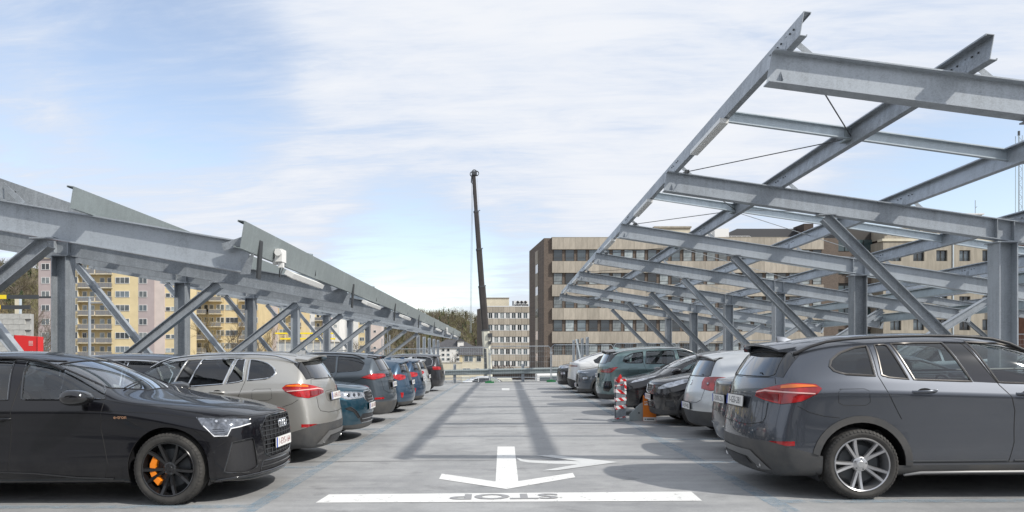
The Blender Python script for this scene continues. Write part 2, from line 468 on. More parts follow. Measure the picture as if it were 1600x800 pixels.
def canopy(x0, frames, label, hi_lamp=True, y_a=-.42, y_b=1.2, detail=True):
    ya, yb = frames[0]+y_a, frames[-1]+y_b
    T = thing('steel_canopy_frame', label, 'canopy frame', (x0+8.5, frames[0], 0))
    OX, OY = x0+8.5, frames[0]
    hl = [(x-OX, z) for x, z in ((0, 0),)]
    def part(name, mb, m=GALV): return mb.build(name, m, T)
    def cpy(me, name, dy):
        o = link(name, me, T, loc=(0, dy, 0)); return o
    xa, xb = x0+XH-OX, x0+XL-OX
    za, zb = rz(x0+XH, x0), rz(x0+XL, x0)
    nrm = Vector((SL, 0, 1)).normalized()
    # one frame: rafter, column, two braces
    q = MB(); q.sweep(isec(.355, .17, .015), (xa, 0, za), (xb, 0, zb), (0, 0, 1))
    rafter = q.mesh('rafter')
    q = MB()
    for sx in (-.135, .135):      # web stiffeners over the column
        x = sx
        zt = rz(OX+x, x0)
        for sy in (-1, 1): q.box(x-.006, min(sy*.006, sy*.083), zt-.345, x+.006, max(sy*.006, sy*.083), zt-.018)
    for sy in (-1, 1): q.add([(xa+.09, sy*.006, za-.355), (xa+.09, sy*.075, za-.34), (xa+.09, sy*.006, za-.22)], [(0, 1, 2)])
    stiff = q.mesh('web_stiffener')
    zc = rz(OX, x0)-.36
    q = MB()
    q.sweep([(a, b) for b, a in isec(.30, .30, .019, .012, .15)], (0, 0, deckz(OX)+.0), (0, 0, zc-.03), (0, 1, 0))
    col = q.mesh('column')
    q = MB(); q.box(-.19, -.17, zc-.045-.0, .19, .17, zc-.022)
    plate = q.mesh('end_plate'); foot = MB().box(-.25, -.22, deckz(OX), .25, .22, deckz(OX)+.03).mesh('base_plate', GALV)
    zf = deckz(OX)+.80
    bl = MB()
    x1 = -2.93; z1 = rz(OX+x1, x0)-.36
    bl.sweep(isec(.17, .15, .012, .008, .085), (-.17, 0, zf), (x1, 0, z1-.04), (0, 0, 1)); bl.box(x1-.14, -.1, z1-.012, x1+.16, .1, z1+.004)
    bl = bl.mesh('brace')
    br = MB(); x2 = 3.1; z2 = rz(OX+x2, x0)-.36
    br.sweep(isec(.17, .15, .012, .008, .085), (.17, 0, zf), (x2, 0, z2-.04), (0, 0, 1)); br.box(x2-.16, -.1, z2-.012, x2+.14, .1, z2+.004)
    br = br.mesh('brace')
    for me in (rafter, stiff, col, plate, bl, br): me.materials.clear(); me.materials.append(GALV)
    # gusset cleats that carry purlins
    q = MB()
    for px in PURL:
        x = x0+px-OX; z = rz(x0+px, x0)
        q.add([(x-.005, -.05, z), (x+.005, -.05, z), (x+.055, -.05, z+.21), (x+.04, -.05, z+.21), (x-.005, .05, z), (x+.005, .05, z), (x+.055, .05, z+.21), (x+.04, .05, z+.21)],
              [(0, 1, 2, 3), (4, 5, 6, 7), (0, 4, 7, 3), (1, 5, 6, 2)])
        # raking strut from rafter up to the purlin
        q.sweep([(-.03, -.003), (.03, -.003), (.03, .003), (-.03, .003)], (x+.30, 0, z-.05), (x+.04, 0, z+.19), (0, 1, 0))
    cleat = q.mesh('purlin_cleat', GALV)
    q = MB()            # low edge brackets
    xe = xb
    q.sweep([(-.045, -.004), (.045, -.004), (.045, .004), (-.045, .004)], (xe-.30, -.095, zb-.06), (xe+.05, -.095, zb+.05), (0, 1, 0))
    q.add([(xe-.10, -.098, zb-.37), (xe+.02, -.098, zb-.37), (xe+.07, -.098, zb-.12), (xe+.0, -.098, zb-.17),
           (xe-.10, -.09, zb-.37), (xe+.02, -.09, zb-.37), (xe+.07, -.09, zb-.12), (xe+.0, -.09, zb-.17)],
          [(0, 1, 2, 3), (7, 6, 5, 4), (0, 4, 5, 1), (1, 5, 6, 2), (2, 6, 7, 3), (3, 7, 4, 0)])
    brk = q.mesh('edge_bracket', GALV)
    q = MB(); q.sweep([(-.05, -.012), (.05, -.012), (.05, .012), (-.05, .012)], (xe+.045, .10, zb-.40), (xe+.075, .10, zb+.04), (1, 0, 0))
    strut = q.mesh('edge_strut', M_dark)
    for fy in frames:
        dy = fy-OY
        ra = cpy(rafter, 'rafter', dy); link('web_stiffeners', stiff, ra)['kind'] = 'stuff'; cpy(cleat, 'purlin_cleats', dy)['kind'] = 'stuff'
        c = cpy(col, 'column', dy)
        link('end_plate', plate, c); link('base_plate', foot, c)
        cpy(bl, 'brace', dy); cpy(br, 'brace', dy)
        cpy(brk, 'edge_brackets', dy)['kind'] = 'stuff'; cpy(strut, 'edge_strut', dy)
    # purlins
    for i, px in enumerate(PURL):
        x = x0+px; z = rz(x, x0)
        q = MB(); h = .25
        q.sweep(zsec(h) if i else csec(h, .075, .007, 1), (x-OX, ya-OY, z), (x-OX, yb-OY, z), nrm)
        part('purlin', q, GALV)
        q = MB()
        for fy in frames:       # bolts each side of the splice
            for sy in (-.22, -.12, .12, .22):
                q.box(x-OX+.012, fy-OY+sy-.008, z+.14, x-OX+.044, fy-OY+sy+.008, z+.156)
        part('purlin_bolts', q, M_dark)['kind'] = 'stuff'
    xl = x0+XL+.05; zl = zb-.05+.0
    q = MB(); q.sweep(csec(.30, .08, .007, -1), (xl-OX, ya-OY-.05, zb-.13), (xl-OX, yb-OY, zb-.13), nrm)
    part('edge_channel', q, GALV2)
    for k_ in range(len(frames)-1):
        q = MB(); yj = frames[k_]+2.5-OY; q.box(xl-OX+.006, yj-.006, zb-.10, xl-OX+.02, yj+.006, zb+.14); part('channel_joint', q, M_dark)
    q = MB(); x = x0+12.15; z = rz(x, x0)
    q.sweep(zsec(.25), (x-OX, ya-OY, z), (x-OX, yb-OY, z), nrm)
    part('purlin', q, GALV2)
    # mid-bay ties, cross rods, lamps
    allp = PURL
    for fy in frames[:-1]:
        ym = fy+2.5-OY
        q = MB()
        xs_ = PURL[0]+.03; xe_ = XL
        q.sweep(csec(.16, .06, .006, 1, .015), (x0+xs_-OX, ym, rz(x0+xs_, x0)+.09), (x0+xe_-OX, ym, rz(x0+xe_, x0)+.07), nrm)
        part('tie_rail', q, GALV3)
        if not detail: continue
        xp = x0+PURL[1]-OX; zp = rz(x0+PURL[1], x0)+.12
        xq = x0+PURL[0]-OX+.22; zq = rz(x0+PURL[0]+.22, x0)+.03
        for sy in (-1, 1):
            q = MB(); q.tube([(xq, ym+sy*2.42, zq), (xp, ym+sy*.08, zp)], .008, 6)
            q.box(xq-.04, ym+sy*2.42-.02, zq-.03, xq+.03, ym+sy*2.42+.02, zq+.03)
            part('bracing_rod', q, M_dark)
            if fy == frames[0]: continue
            xp2 = x0+PURL[3]-OX; zp2 = rz(x0+PURL[3], x0)+.1
            q = MB(); q.tube([(xp2, ym+sy*2.42, zp2), (xp, ym+sy*.08, zp)], .008, 6)
            part('bracing_rod', q, GALV)
        q = MB(); q.box(xp-.07, ym-.09, zp-.06, xp+.09, ym+.09, zp-.035); q.box(xp-.05, ym-.04, zp-.04, xp-.01, ym+.04, zp+.1); q.box(xp+.03, ym-.04, zp-.04, xp+.05, ym+.04, zp+.06)
        part('rod_bracket', q, GALV2)
    return T
FR = [7.88+5*k for k in range(7)]
FL = [7.88+5*k for k in range(8)]
cR = canopy(0, FR, 'galvanised steel canopy frame over the right parking row, its high edge towards the aisle')
cL = canopy(-17, FL, 'galvanised steel canopy frame over the left parking row, its low edge towards the aisle')
cRR = canopy(17, [17.88+5*k for k in range(5)], 'galvanised steel canopy frame seen behind the right one, beyond its columns', detail=False)

def batten():
    q = MB(); q.box(-.06, -.78, -.03, .06, .78, .035, M_white)
    for k in range(7): q.box(-.04, -.72+.21*k, -.045, .04, -.57+.21*k, -.028, M_white)
    return q.mesh('strip_lamp')
LB = batten()
n = 0
def ordw(k): return ('nearest', 'second', 'third', 'fourth', 'fifth', 'sixth', 'seventh', 'farthest')[k]
for k, fy in enumerate(FR[:-1]):
    o = link('strip_lamp', LB, loc=(2.98, fy+2.85, rz(2.98, 0)-.045), rot=(0, R(9), 0))
    tag(o, ordw(k)+' long white strip lamp fixed under the high edge of the right canopy', 'lamp', 'strip lamps under the canopy edges')
for k, fy in enumerate(FL[:-1]):
    o = link('strip_lamp', LB, loc=(-2.86, fy+2.0, rz(-2.95, -17)-.22), rot=(0, R(28), 0))
    tag(o, ordw(k)+' long white strip lamp fixed inside the low edge channel of the left canopy', 'lamp', 'strip lamps under the canopy edges')
def junction_box(y):
    T = thing('junction_box', 'white electrical box with sockets on the near end of the left canopy edge' if y < 20 else 'small white electrical box near the far end of the left canopy edge', 'electrical box', (-2.79, y, rz(-2.95, -17)-.06))
    q = MB(); q.box(-.05, -.085, -.08, .04, .085, .075)
    q.box(-.09, -.05, -.11, -.05, .03, -.04); q.lathe([(0, -.12), (.045, -.12), (.045, -.09), (0, -.09)], 12, 'y', (0, 0, .03))
    q.box(-.02, -.05, -.15, .04, .01, -.09)
    q.build('box_body', M_white, T)
    q = MB(); q.tube([(0, -.02, -.13), (-.02, 0, -.22), (-.05, .10, -.25), (-.06, .22, -.16), (-.04, .3, -.05)], .008, 6)
    q.build('cable', M_dark, T)
junction_box(8.55); junction_box(33.2)
# ------------------------------------------------------------------ cars
def subdivide_cage(V, F, creases, level):
    me = bpy.data.meshes.new('cage'); me.from_pydata(V, [], F)
    bm = bmesh.new(); bm.from_mesh(me)
    cl = bm.edges.layers.float.new('crease_edge')
    for e in bm.edges:
        k = tuple(sorted((e.verts[0].index, e.verts[1].index)))
        if k in creases: e[cl] = creases[k]
    bmesh.ops.recalc_face_normals(bm, faces=bm.faces)
    bm.to_mesh(me); bm.free()
    o = bpy.data.objects.new('cage', me); C.objects.link(o)
    md = o.modifiers.new('s', 'SUBSURF'); md.levels = md.render_levels = level
    dg = bpy.context.evaluated_depsgraph_get()
    r = bpy.data.meshes.new_from_object(o.evaluated_get(dg))
    bpy.data.objects.remove(o); bpy.data.meshes.remove(me)
    return r
def body_mesh(sp):
    """closed car shell from stations and rounded ends; y>=0 half is returned"""
    L, w, H = sp['L'], sp['w'], sp['H']
    zf = sp.get('zf', .2)
    st = sp['st']; n = len(st)
    Fp, Rp = sp['F'], sp['R']
    cf, cr = sp.get('cf', .32), sp.get('cr', .30)
    V = []; rings = []
    zb0 = sp['belt']
    for i, s in enumerate(st):
        ww = w*interp(sp['wid'], s); zt = interp(sp['top'], s); zb = min(interp(zb0, s), zt-.03)
        wc = ww*interp(sp['wc'], s); dz = interp(sp['drop'], s)
        zc = max(zb+.015, zt-dz)
        m1, m2 = .45, .70
        if zb < .85: m1, m2 = .42, .62
        pr = [(0, zf), (.42*ww, zf), (.80*ww, zf), (.955*ww, zf+.05), (.992*ww, m1), (.968*ww, m2), (ww, zb-.12), (.940*ww, zb), (wc, zc), (.55*wc, zt-.022*interp(sp.get('crown', [(0, 1)]), s)), (0, zt)]
        ring = []
        for (y, z) in pr:
            fx = interp(Fp, z)+cf*(y/w)**3.0; rx = interp(Rp, z)-cr*(y/w)**3.0
            if i == 0: x = fx
            elif i == n-1: x = rx
            else:
                x = max(s, fx+.09*i) if i < 3 else s
                if i >= n-4: x = min(x, rx-.10*(n-1-i))
            ring.append((x, y, z))
        full = ring+[(x, -y, z) for x, y, z in ring[-2:0:-1]]
        base = len(V); V += full; rings.append(list(range(base, base+len(full))))
    m = len(rings[0]); F = []
    cre = {}
    def ck(a, b, v): cre[tuple(sorted((a, b)))] = v
    for i in range(n-1):
        for k in range(m):
            l = (k+1) % m
            F.append((rings[i][k], rings[i][l], rings[i+1][l], rings[i+1][k]))
        for k in (7, m-7): ck(rings[i][k], rings[i+1][k], sp.get('c7', .45))
        for k in (6, m-6): ck(rings[i][k], rings[i+1][k], sp.get('c6', .6))
        for k in (3, m-3): ck(rings[i][k], rings[i+1][k], .3)
        for k in (8, m-8): ck(rings[i][k], rings[i+1][k], .15)
    # ends
    for e, rg in ((0, rings[0]), (1, rings[-1])):
        rows = []
        for j in range(2, 9):     # pr index 2..8
            a = rg[j]; b = rg[m-j]
            if j == 2: row = [rg[2], rg[1], rg[0], rg[m-1], rg[m-2]]
            elif j == 8: row = [rg[8], rg[9], rg[10], rg[m-9], rg[m-8]]
            else:
                x, y, z = V[a]; row = [a]
                for f in (.55, 0, -.55):
                    yy = y*f
                    if e == 0: xx = interp(Fp, z)+cf*(abs(yy)/w)**3
                    else: xx = interp(Rp, z)-cr*(abs(yy)/w)**3
                    V.append((xx, yy, z)); row.append(len(V)-1)
                row.append(b)
            rows.append(row)
        for p, q in zip(rows, rows[1:]):
            for k in range(4): F.append((p[k], p[k+1], q[k+1], q[k]))
    me = subdivide_cage(V, F, cre, sp.get('lvl', 2))
    bm = bmesh.new(); bm.from_mesh(me); bpy.data.meshes.remove(me)
    xs_ = [v.co.x for v in bm.verts]; ys_ = [v.co.y for v in bm.verts]; zs = [v.co.z for v in bm.verts]
    a, b = min(xs_), max(xs_); hw = max(ys_); hz = max(zs); lz = min(zs)
    for v in bm.verts:
        v.co.x = (v.co.x-a)/(b-a)*L; v.co.y *= w/hw; v.co.z = zf+(v.co.z-lz)/(hz-lz)*(H-zf)
    g = bm.verts[:]+bm.edges[:]+bm.faces[:]
    bmesh.ops.bisect_plane(bm, geom=g, dist=1e-5, plane_co=(0, 0, 0), plane_no=(0, -1, 0), clear_outer=True)
    bmesh.ops.recalc_face_normals(bm, faces=bm.faces)
    bm.normal_update()
    # make sure normals look outwards
    f = max(bm.faces, key=lambda q: q.calc_center_median().z)
    if f.normal.z < 0:
        bmesh.ops.reverse_faces(bm, faces=bm.faces); bm.normal_update()
    return bm
def inpoly(p, poly):
    x, y = p; r = False; n = len(poly)
    for i in range(n):
        x1, y1 = poly[i]; x2, y2 = poly[i-1]
        if (y1 > y) != (y2 > y) and x < (x2-x1)*(y-y1)/(y2-y1)+x1: r = not r
    return r
def carve(bm, kind, pts, C0=None, keep=False):
    """cut a region out of the shell along exact edges; returns it as its own bmesh"""
    planes = []
    if kind == 'H':
        planes = [(Vector(c), Vector(nn)) for c, nn in pts]
        cand = list(bm.faces)
        def inside(c, nrm): return all((c-p).dot(q) < 1e-5 for p, q in planes)
    else:
        if kind == 'S': P3 = [Vector((a, 1.0, b)) for a, b in pts]; d = Vector((0, 1, 0)); proj = lambda c: (c.x, c.z); ok = lambda c, nn: nn.y > .12
        elif kind == 'F': P3 = [Vector((-1.0, a, b)) for a, b in pts]; d = Vector((-1, 0, 0)); proj = lambda c: (c.y, c.z); ok = lambda c, nn: nn.x < -.12 and c.x < 1.3
        elif kind == 'R': P3 = [Vector((9.0, a, b)) for a, b in pts]; d = Vector((1, 0, 0)); proj = lambda c: (c.y, c.z); ok = lambda c, nn: nn.x > .12 and c.x > 2.2
        elif kind == 'T': P3 = [Vector((a, b, 3)) for a, b in pts]; d = Vector((0, 0, 1)); proj = lambda c: (c.x, c.y); ok = lambda c, nn: nn.z > .12
        elif kind == 'C':
            P3 = [Vector(p) for p in pts]; C0 = Vector(C0); mid = sum(P3, Vector())/len(P3); ax = (mid-C0).normalized()
            uu = Vector((0, 0, 1)); uu = (uu-ax*uu.dot(ax)).normalized(); vv = ax.cross(uu)
            def proj(c):
                q = c-C0; t = q.dot(ax)
                return (q.dot(vv)/t, q.dot(uu)/t) if t > .02 else (99, 99)
            ok = lambda c, nn: nn.dot(c-C0) > 0; d = None
        P2 = [proj(p) for p in P3]
        lo = [min(p[i] for p in P2) for i in (0, 1)]; hi = [max(p[i] for p in P2) for i in (0, 1)]
        mg = .18 if kind != 'C' else .35
        def near(c):
            q = proj(c); return all(lo[i]-mg < q[i] < hi[i]+mg for i in (0, 1))
        cand = [f for f in bm.faces if near(f.calc_center_median()) and ok(f.calc_center_median(), f.normal)]
        for i in range(len(P3)):
            p, q = P3[i-1], P3[i]
            nn = (q-p).cross(d if d is not None else (p+q)/2-C0)
            if nn.length > 1e-8: planes.append((p if d is not None else C0, nn.normalized()))
        def inside(c, nrm): return inpoly(proj(c), P2)
    for co, no in planes:
        g = set(cand)
        for f in cand: g.update(f.edges); g.update(f.verts)
        r = bmesh.ops.bisect_plane(bm, geom=list(g), dist=2e-4, plane_co=co, plane_no=no)
        cand = [x for x in r['geom'] if isinstance(x, bmesh.types.BMFace)]
    sel = [f for f in cand if f.is_valid and inside(f.calc_center_median(), f.normal)]
    out = bmesh.new(); mp = {}
    for f in sel:
        for v in f.verts:
            if v not in mp: mp[v] = out.verts.new(v.co)
        out.faces.new([mp[v] for v in f.verts])
    if not keep: bmesh.ops.delete(bm, geom=sel, context='FACES')
    out.normal_update()
    return out
def loops_of(bm, skip_centre=True):
    es = [e for e in bm.edges if e.is_boundary]
    if skip_centre: es = [e for e in es if not (abs(e.verts[0].co.y) < 1e-3 and abs(e.verts[1].co.y) < 1e-3)]
    adj = {}
    for e in es:
        for a, b in ((e.verts[0], e.verts[1]), (e.verts[1], e.verts[0])): adj.setdefault(a, []).append(b)
    res = []; used = set()
    starts = [v for v in adj if len(adj[v]) == 1]+list(adj)
    for s in starts:
        if s in used: continue
        path = [s]; used.add(s); cur = s
        while True:
            nx = [v for v in adj[cur] if v not in used]
            if not nx: break
            cur = nx[0]; used.add(cur); path.append(cur)
        if len(path) > 2: res.append(([v.co.copy() for v in path], s in adj[cur]))
    return res
class CarKit:
    def __init__(s, sp):
        s.sp = sp; s.bm = body_mesh(sp); s.parts = []
        s.bm.verts.ensure_lookup_table()
        ref = s.bm.copy(); ref.normal_update(); bmesh.ops.triangulate(ref, faces=ref.faces)
        # true smooth normals of the full shell: points on the centre line lose their y part
        for v in ref.verts:
            if abs(v.co.y) < 1e-4:
                q = v.normal.copy(); q.y = 0; v.normal = q.normalized()
        s.ref = ref; ref.faces.ensure_lookup_table(); s.bvh = BVHTree.FromBMesh(ref)
    def normal(s, p):
        co, nn, i, d = s.bvh.find_nearest(p)
        if i is None: return Vector((0, 0, 1))
        f = s.ref.faces[i]; a, b, c = [l.vert for l in f.loops]
        from mathutils.geometry import barycentric_transform
        r = barycentric_transform(co, a.co, b.co, c.co, a.normal, b.normal, c.normal)
        return r.normalized() if r.length > 1e-6 else nn
    def cast(s, kind, a, b):
        if kind == 'S': o, d = Vector((a, 3, b)), Vector((0, -1, 0))
        elif kind == 'R': o, d = Vector((9, a, b)), Vector((-1, 0, 0))
        elif kind == 'F': o, d = Vector((-3, a, b)), Vector((1, 0, 0))
        else: o, d = Vector((a, b, 4)), Vector((0, 0, -1))
        h = s.bvh.ray_cast(o, d)
        return h[0] if h[0] is not None else o+d*3
    def add(s, name, bm, m, off=0.0, mirror='pair', thick=0.0, label=None, parent=None):
        """bm half region -> parts. mirror: pair (two objects), join (one over the centre line)"""
        ns = {v: s.normal(v.co) for v in bm.verts}
        bm.verts.index_update()
        V = [v.co+ns[v]*off for v in bm.verts]; NN = [ns[v] for v in bm.verts]
        F = [[v.index for v in f.verts] for f in bm.faces]
        if thick:
            k = len(V)
            V += [v-n_*thick for v, n_ in zip(V, NN)]; NN += [-n_ for n_ in NN]
            F2 = [[a+k for a in f][::-1] for f in F]
            rim = []
            for e in bm.edges:
                if e.is_boundary and not (abs(e.verts[0].co.y) < 1e-3 and abs(e.verts[1].co.y) < 1e-3 and mirror == 'join'):
                    a, b = e.verts[0].index, e.verts[1].index
                    lp = e.link_loops[0]
                    a, b = lp.vert.index, lp.link_loop_next.vert.index
                    rim.append([b, a, a+k, b+k])
            F = F+F2+rim; nin = len(F2)+len(rim)
        else: nin = 0
        mats = [m] if not thick else [m, M_int]
        mi = [0]*(len(F)-nin)+[1]*nin
        def mk(V_, F_, N_, mi_):
            me = bpy.data.meshes.new(name); me.from_pydata(V_, [], F_)
            for q in mats: me.materials.append(q)
            me.polygons.foreach_set('material_index', mi_)
            me.polygons.foreach_set('use_smooth', [True]*len(F_))
            me.normals_split_custom_set_from_vertices([tuple(x) for x in N_])
            return me
        Vm = [Vector((v.x, -v.y, v.z)) for v in V]; Nm = [Vector((v.x, -v.y, v.z)) for v in NN]; Fm = [f[::-1] for f in F]
        if mirror == 'pair':
            s.parts.append((name, mk(V, F, NN, mi), label, parent))
            s.parts.append((name, mk(Vm, Fm, Nm, mi), label, parent))
        elif mirror == 'one':
            s.parts.append((name, mk(V, F, NN, mi), label, parent))
        else:
            k = len(V)
            s.parts.append((name, mk(V+Vm, F+[[a+k for a in f] for f in Fm], NN+Nm, mi+mi), label, parent))
    def region(s, name, kind, pts, m, off=0.0, mirror='pair', C0=None, trim=None, keep=False, label=None, parent=None, src=None, gap=True):
        r = carve(src or s.bm, kind, pts, C0, keep)
        if len(r.faces) == 0: print('EMPTY region', s.sp.get('id'), name); return r
        s.add(name, r, m, off, mirror, label=label, parent=parent)
        if trim:
            rad, tm = trim
            for path, cl in loops_of(r):
                sm = [path[0]]
                for p in path[1:]:
                    if (p-sm[-1]).length > .025: sm.append(p)
                if len(sm) < 3: continue
                for sg in ((1, -1) if mirror != 'one' else (1,)):
                    q = MB(); q.tube([(p.x, p.y*sg, p.z) for p in sm], rad, 6, closed=cl)
                    s.parts.append(('trim_strip', q.mesh('trim_strip', tm, 50), None, None))
        return r
    def solid(s, name, mb, m, smooth=35, label=None, parent=None, pair=False):
        s.parts.append((name, mb.mesh(name, m, smooth), label, parent))
        if pair:
            q = MB(); q.v = [(x, -y, z) for x, y, z in mb.v]; q.f = [f[::-1] for f in mb.f]; q.m = mb.m; q.mats = mb.mats
            s.parts.append((name, q.mesh(name, m, smooth), label, parent))
    def seam(s, kind, pts, rad=.0045, name='panel_seam', both=True, m=None, step=.035, lift=0.0):
        P = []
        for (a, b), (c, d) in zip(pts, pts[1:]):
            k = max(1, int(math.hypot(c-a, d-b)/step))
            for i in range(k): P.append((a+(c-a)*i/k, b+(d-b)*i/k))
        P.append(pts[-1])
        Q = []
        for p in P:
            h = s.cast(kind, *p); n_ = s.normal(h); Q.append(h+n_*(lift-rad*.35))
        q = MB(); q.tube(Q, rad, 5)
        s.solid(name, q, m or M_seam, pair=both)
def rot_pts(mb, fn): mb.v = [fn(Vector(v)) for v in mb.v]; return mb
def wheel_meshes(r, w, rimr, style, rimmat):
    """axis y, outer face towards +y"""
    h = w/2
    ty = MB()
    prof = [(rimr-.004, -h*.86), (rimr+.02, -h*.97), (r-.045, -h), (r-.012, -h*.86), (r-.002, -h*.6)]
    for g in (-.42, -.14, .14, .42):
        prof += [(r, h*(g-.10)), (r-.009, h*(g-.07)), (r-.009, h*(g+.07)), (r, h*(g+.10))]
    prof += [(r-.002, h*.6), (r-.012, h*.86), (r-.045, h), (rimr+.035, h*.99), (rimr+.02, h*.94), (rimr-.004, h*.86)]
    ty.lathe(prof, 56)
    for k in range(56):       # shoulder tread blocks
        a = 2*math.pi*k/56
        for sy in (-1, 1):
            ca, sa = math.cos(a), math.sin(a)
            p = [(r-.03, sy*h*.985), (r-.006, sy*h*.80)]
            t = .010
            v = []
            for rr, yy in p:
                for dt in (-t, t): v.append((rr*ca-dt*sa, yy, rr*sa+dt*ca))
            v2 = [(x*1.003, y+sy*.002, z*1.003) for x, y, z in v]
            ty.add(v+v2, [(4, 5, 7, 6), (0, 1, 5, 4), (2, 6, 7, 3), (0, 4, 6, 2), (1, 3, 7, 5)])
    tyre = ty.mesh('tyre', M_rubber, 35)
    rm = MB()
    R_ = rimr
    rm.lathe([(R_*.90, -h*.8), (R_*.90, h*.45), (R_*.955, h*.75), (R_*.965, h*.90), (R_*1.0, h*.95), (R_*1.02, h*.90), (R_*1.02, h*.80)], 56)
    rm.lathe([(0, h*.62), (.055, h*.62), (.07, h*.55), (.078, h*.35)], 24)
    def spoke(a0, a1, w0, w1, y0=.56, y1=.88, r0=.055, r1=R_*.975):
        c, sn = math.cos(a0), math.sin(a0); c1, s1 = math.cos(a1), math.sin(a1)
        P = []
        for t in (0, .35, .75, 1):
            rr = r0+(r1-r0)*t; ca = c+(c1-c)*t; sa = sn+(s1-sn)*t; l = math.hypot(ca, sa); ca /= l; sa /= l
            ww = w0+(w1-w0)*t; yy = h*(y0+(y1-y0)*t**1.5)
            px, pz = rr*ca, rr*sa
            P.append([(px-ww*sa, yy-.02, pz+ww*ca), (px-ww*.55*sa, yy, pz+ww*.55*ca), (px+ww*.55*sa, yy, pz-ww*.55*ca), (px+ww*sa, yy-.02, pz-ww*ca), (px, yy-.06, pz)])
        v = [p for q in P for p in q]
        f = []
        for i in range(3):
            for k in range(5):
                l = (k+1) % 5
                f.append((i*5+k, i*5+l, i*5+5+l, i*5+5+k))
        rm.add(v, f)
    if style == 'double5':
        for k in range(5):
            a = 2*math.pi*k/5+.31
            spoke(a-.14, a-.19, .020, .020); spoke(a+.14, a+.19, .020, .020)
    elif style == 'ten':
        for k in range(5):
            a = 2*math.pi*k/5+.1
            spoke(a-.16, a-.30, .024, .024); spoke(a+.16, a+.22, .024, .026)
    elif style == 'multi':
        for k in range(10): spoke(2*math.pi*k/10, 2*math.pi*k/10, .018, .022)
    elif style == 'five':
        for k in range(5): spoke(2*math.pi*k/5+.3, 2*math.pi*k/5+.3, .04, .05)
    elif style == 'plate':
        for k in range(8): spoke(2*math.pi*k/8, 2*math.pi*k/8, .03, .05)
    rim = rm.mesh('rim', rimmat, 30)
    dk = MB(); dk.lathe([(.0, h*.1), (R_*.72, h*.1), (R_*.72, -.01+h*.1), (R_*.9, -h*.3), (R_*.9, -h*.7), (0, -h*.7)], 32, m=M_dark)
    disc = dk.mesh('brake_disc', None, 30)
    cp = MB(); cp.lathe([(0, h*.66), (.028, h*.655), (.033, h*.62)], 20)
    cap = cp.mesh('hub_cap', rimmat if rimmat.name.startswith('gloss') else M_satin, 30)
    bl = MB()
    for k in range(5):
        a = 2*math.pi*k/5+.9
        bl.lathe([(0, .0), (.010, .0), (.010, -.02)], 8, c=(.052*math.cos(a), h*.62, .052*math.sin(a)))
    nuts = bl.mesh('wheel_bolts', M_dark, 30)
    return tyre, rim, disc, cap, nuts
WH = {}
def get_wheel(r, w, rimr, style, rimmat):
    k = (r, w, rimr, style, rimmat.name)
    if k not in WH: WH[k] = wheel_meshes(*k[:4], rimmat)
    return WH[k]
def arc(cx, cz, r, a0, a1, n): return [(cx+r*math.cos(R(a0+(a1-a0)*i/n)), cz+r*math.sin(R(a0+(a1-a0)*i/n))) for i in range(n+1)]
def seatmb(x, y, z=.55, tall=.62):
    q = MB()
    q.add([(x+a+(c-.0)*.28, y+b, z+c*tall) for c, ws in ((0, .24), (.55, .25), (1, .17)) for a, b in ((-.06, -ws), (.06, -ws), (.06, ws), (-.06, ws))],
          [(0, 1, 5, 4), (1, 2, 6, 5), (2, 3, 7, 6), (3, 0, 4, 7), (4, 5, 9, 8), (5, 6, 10, 9), (6, 7, 11, 10), (7, 4, 8, 11), (8, 9, 10, 11), (3, 2, 1, 0)])
    q.box(x-.45, y-.24, z-.12, x+.06, y+.24, z+.05)
    return q
def headrest(x, y, z):
    q = MB(); q.lathe([(0, -.14), (.06, -.135), (.085, -.10), (.09, 0), (.085, .10), (.06, .135), (0, .14)], 12, 'y', (x, y, z))
    q.v = [(x+(a-x)*.55, b, c) for a, b, c in q.v]
    q.box(x-.01, y-.05, z-.16, x+.01, y-.035, z-.05); q.box(x-.01, y+.035, z-.16, x+.01, y+.05, z-.05)
    return q

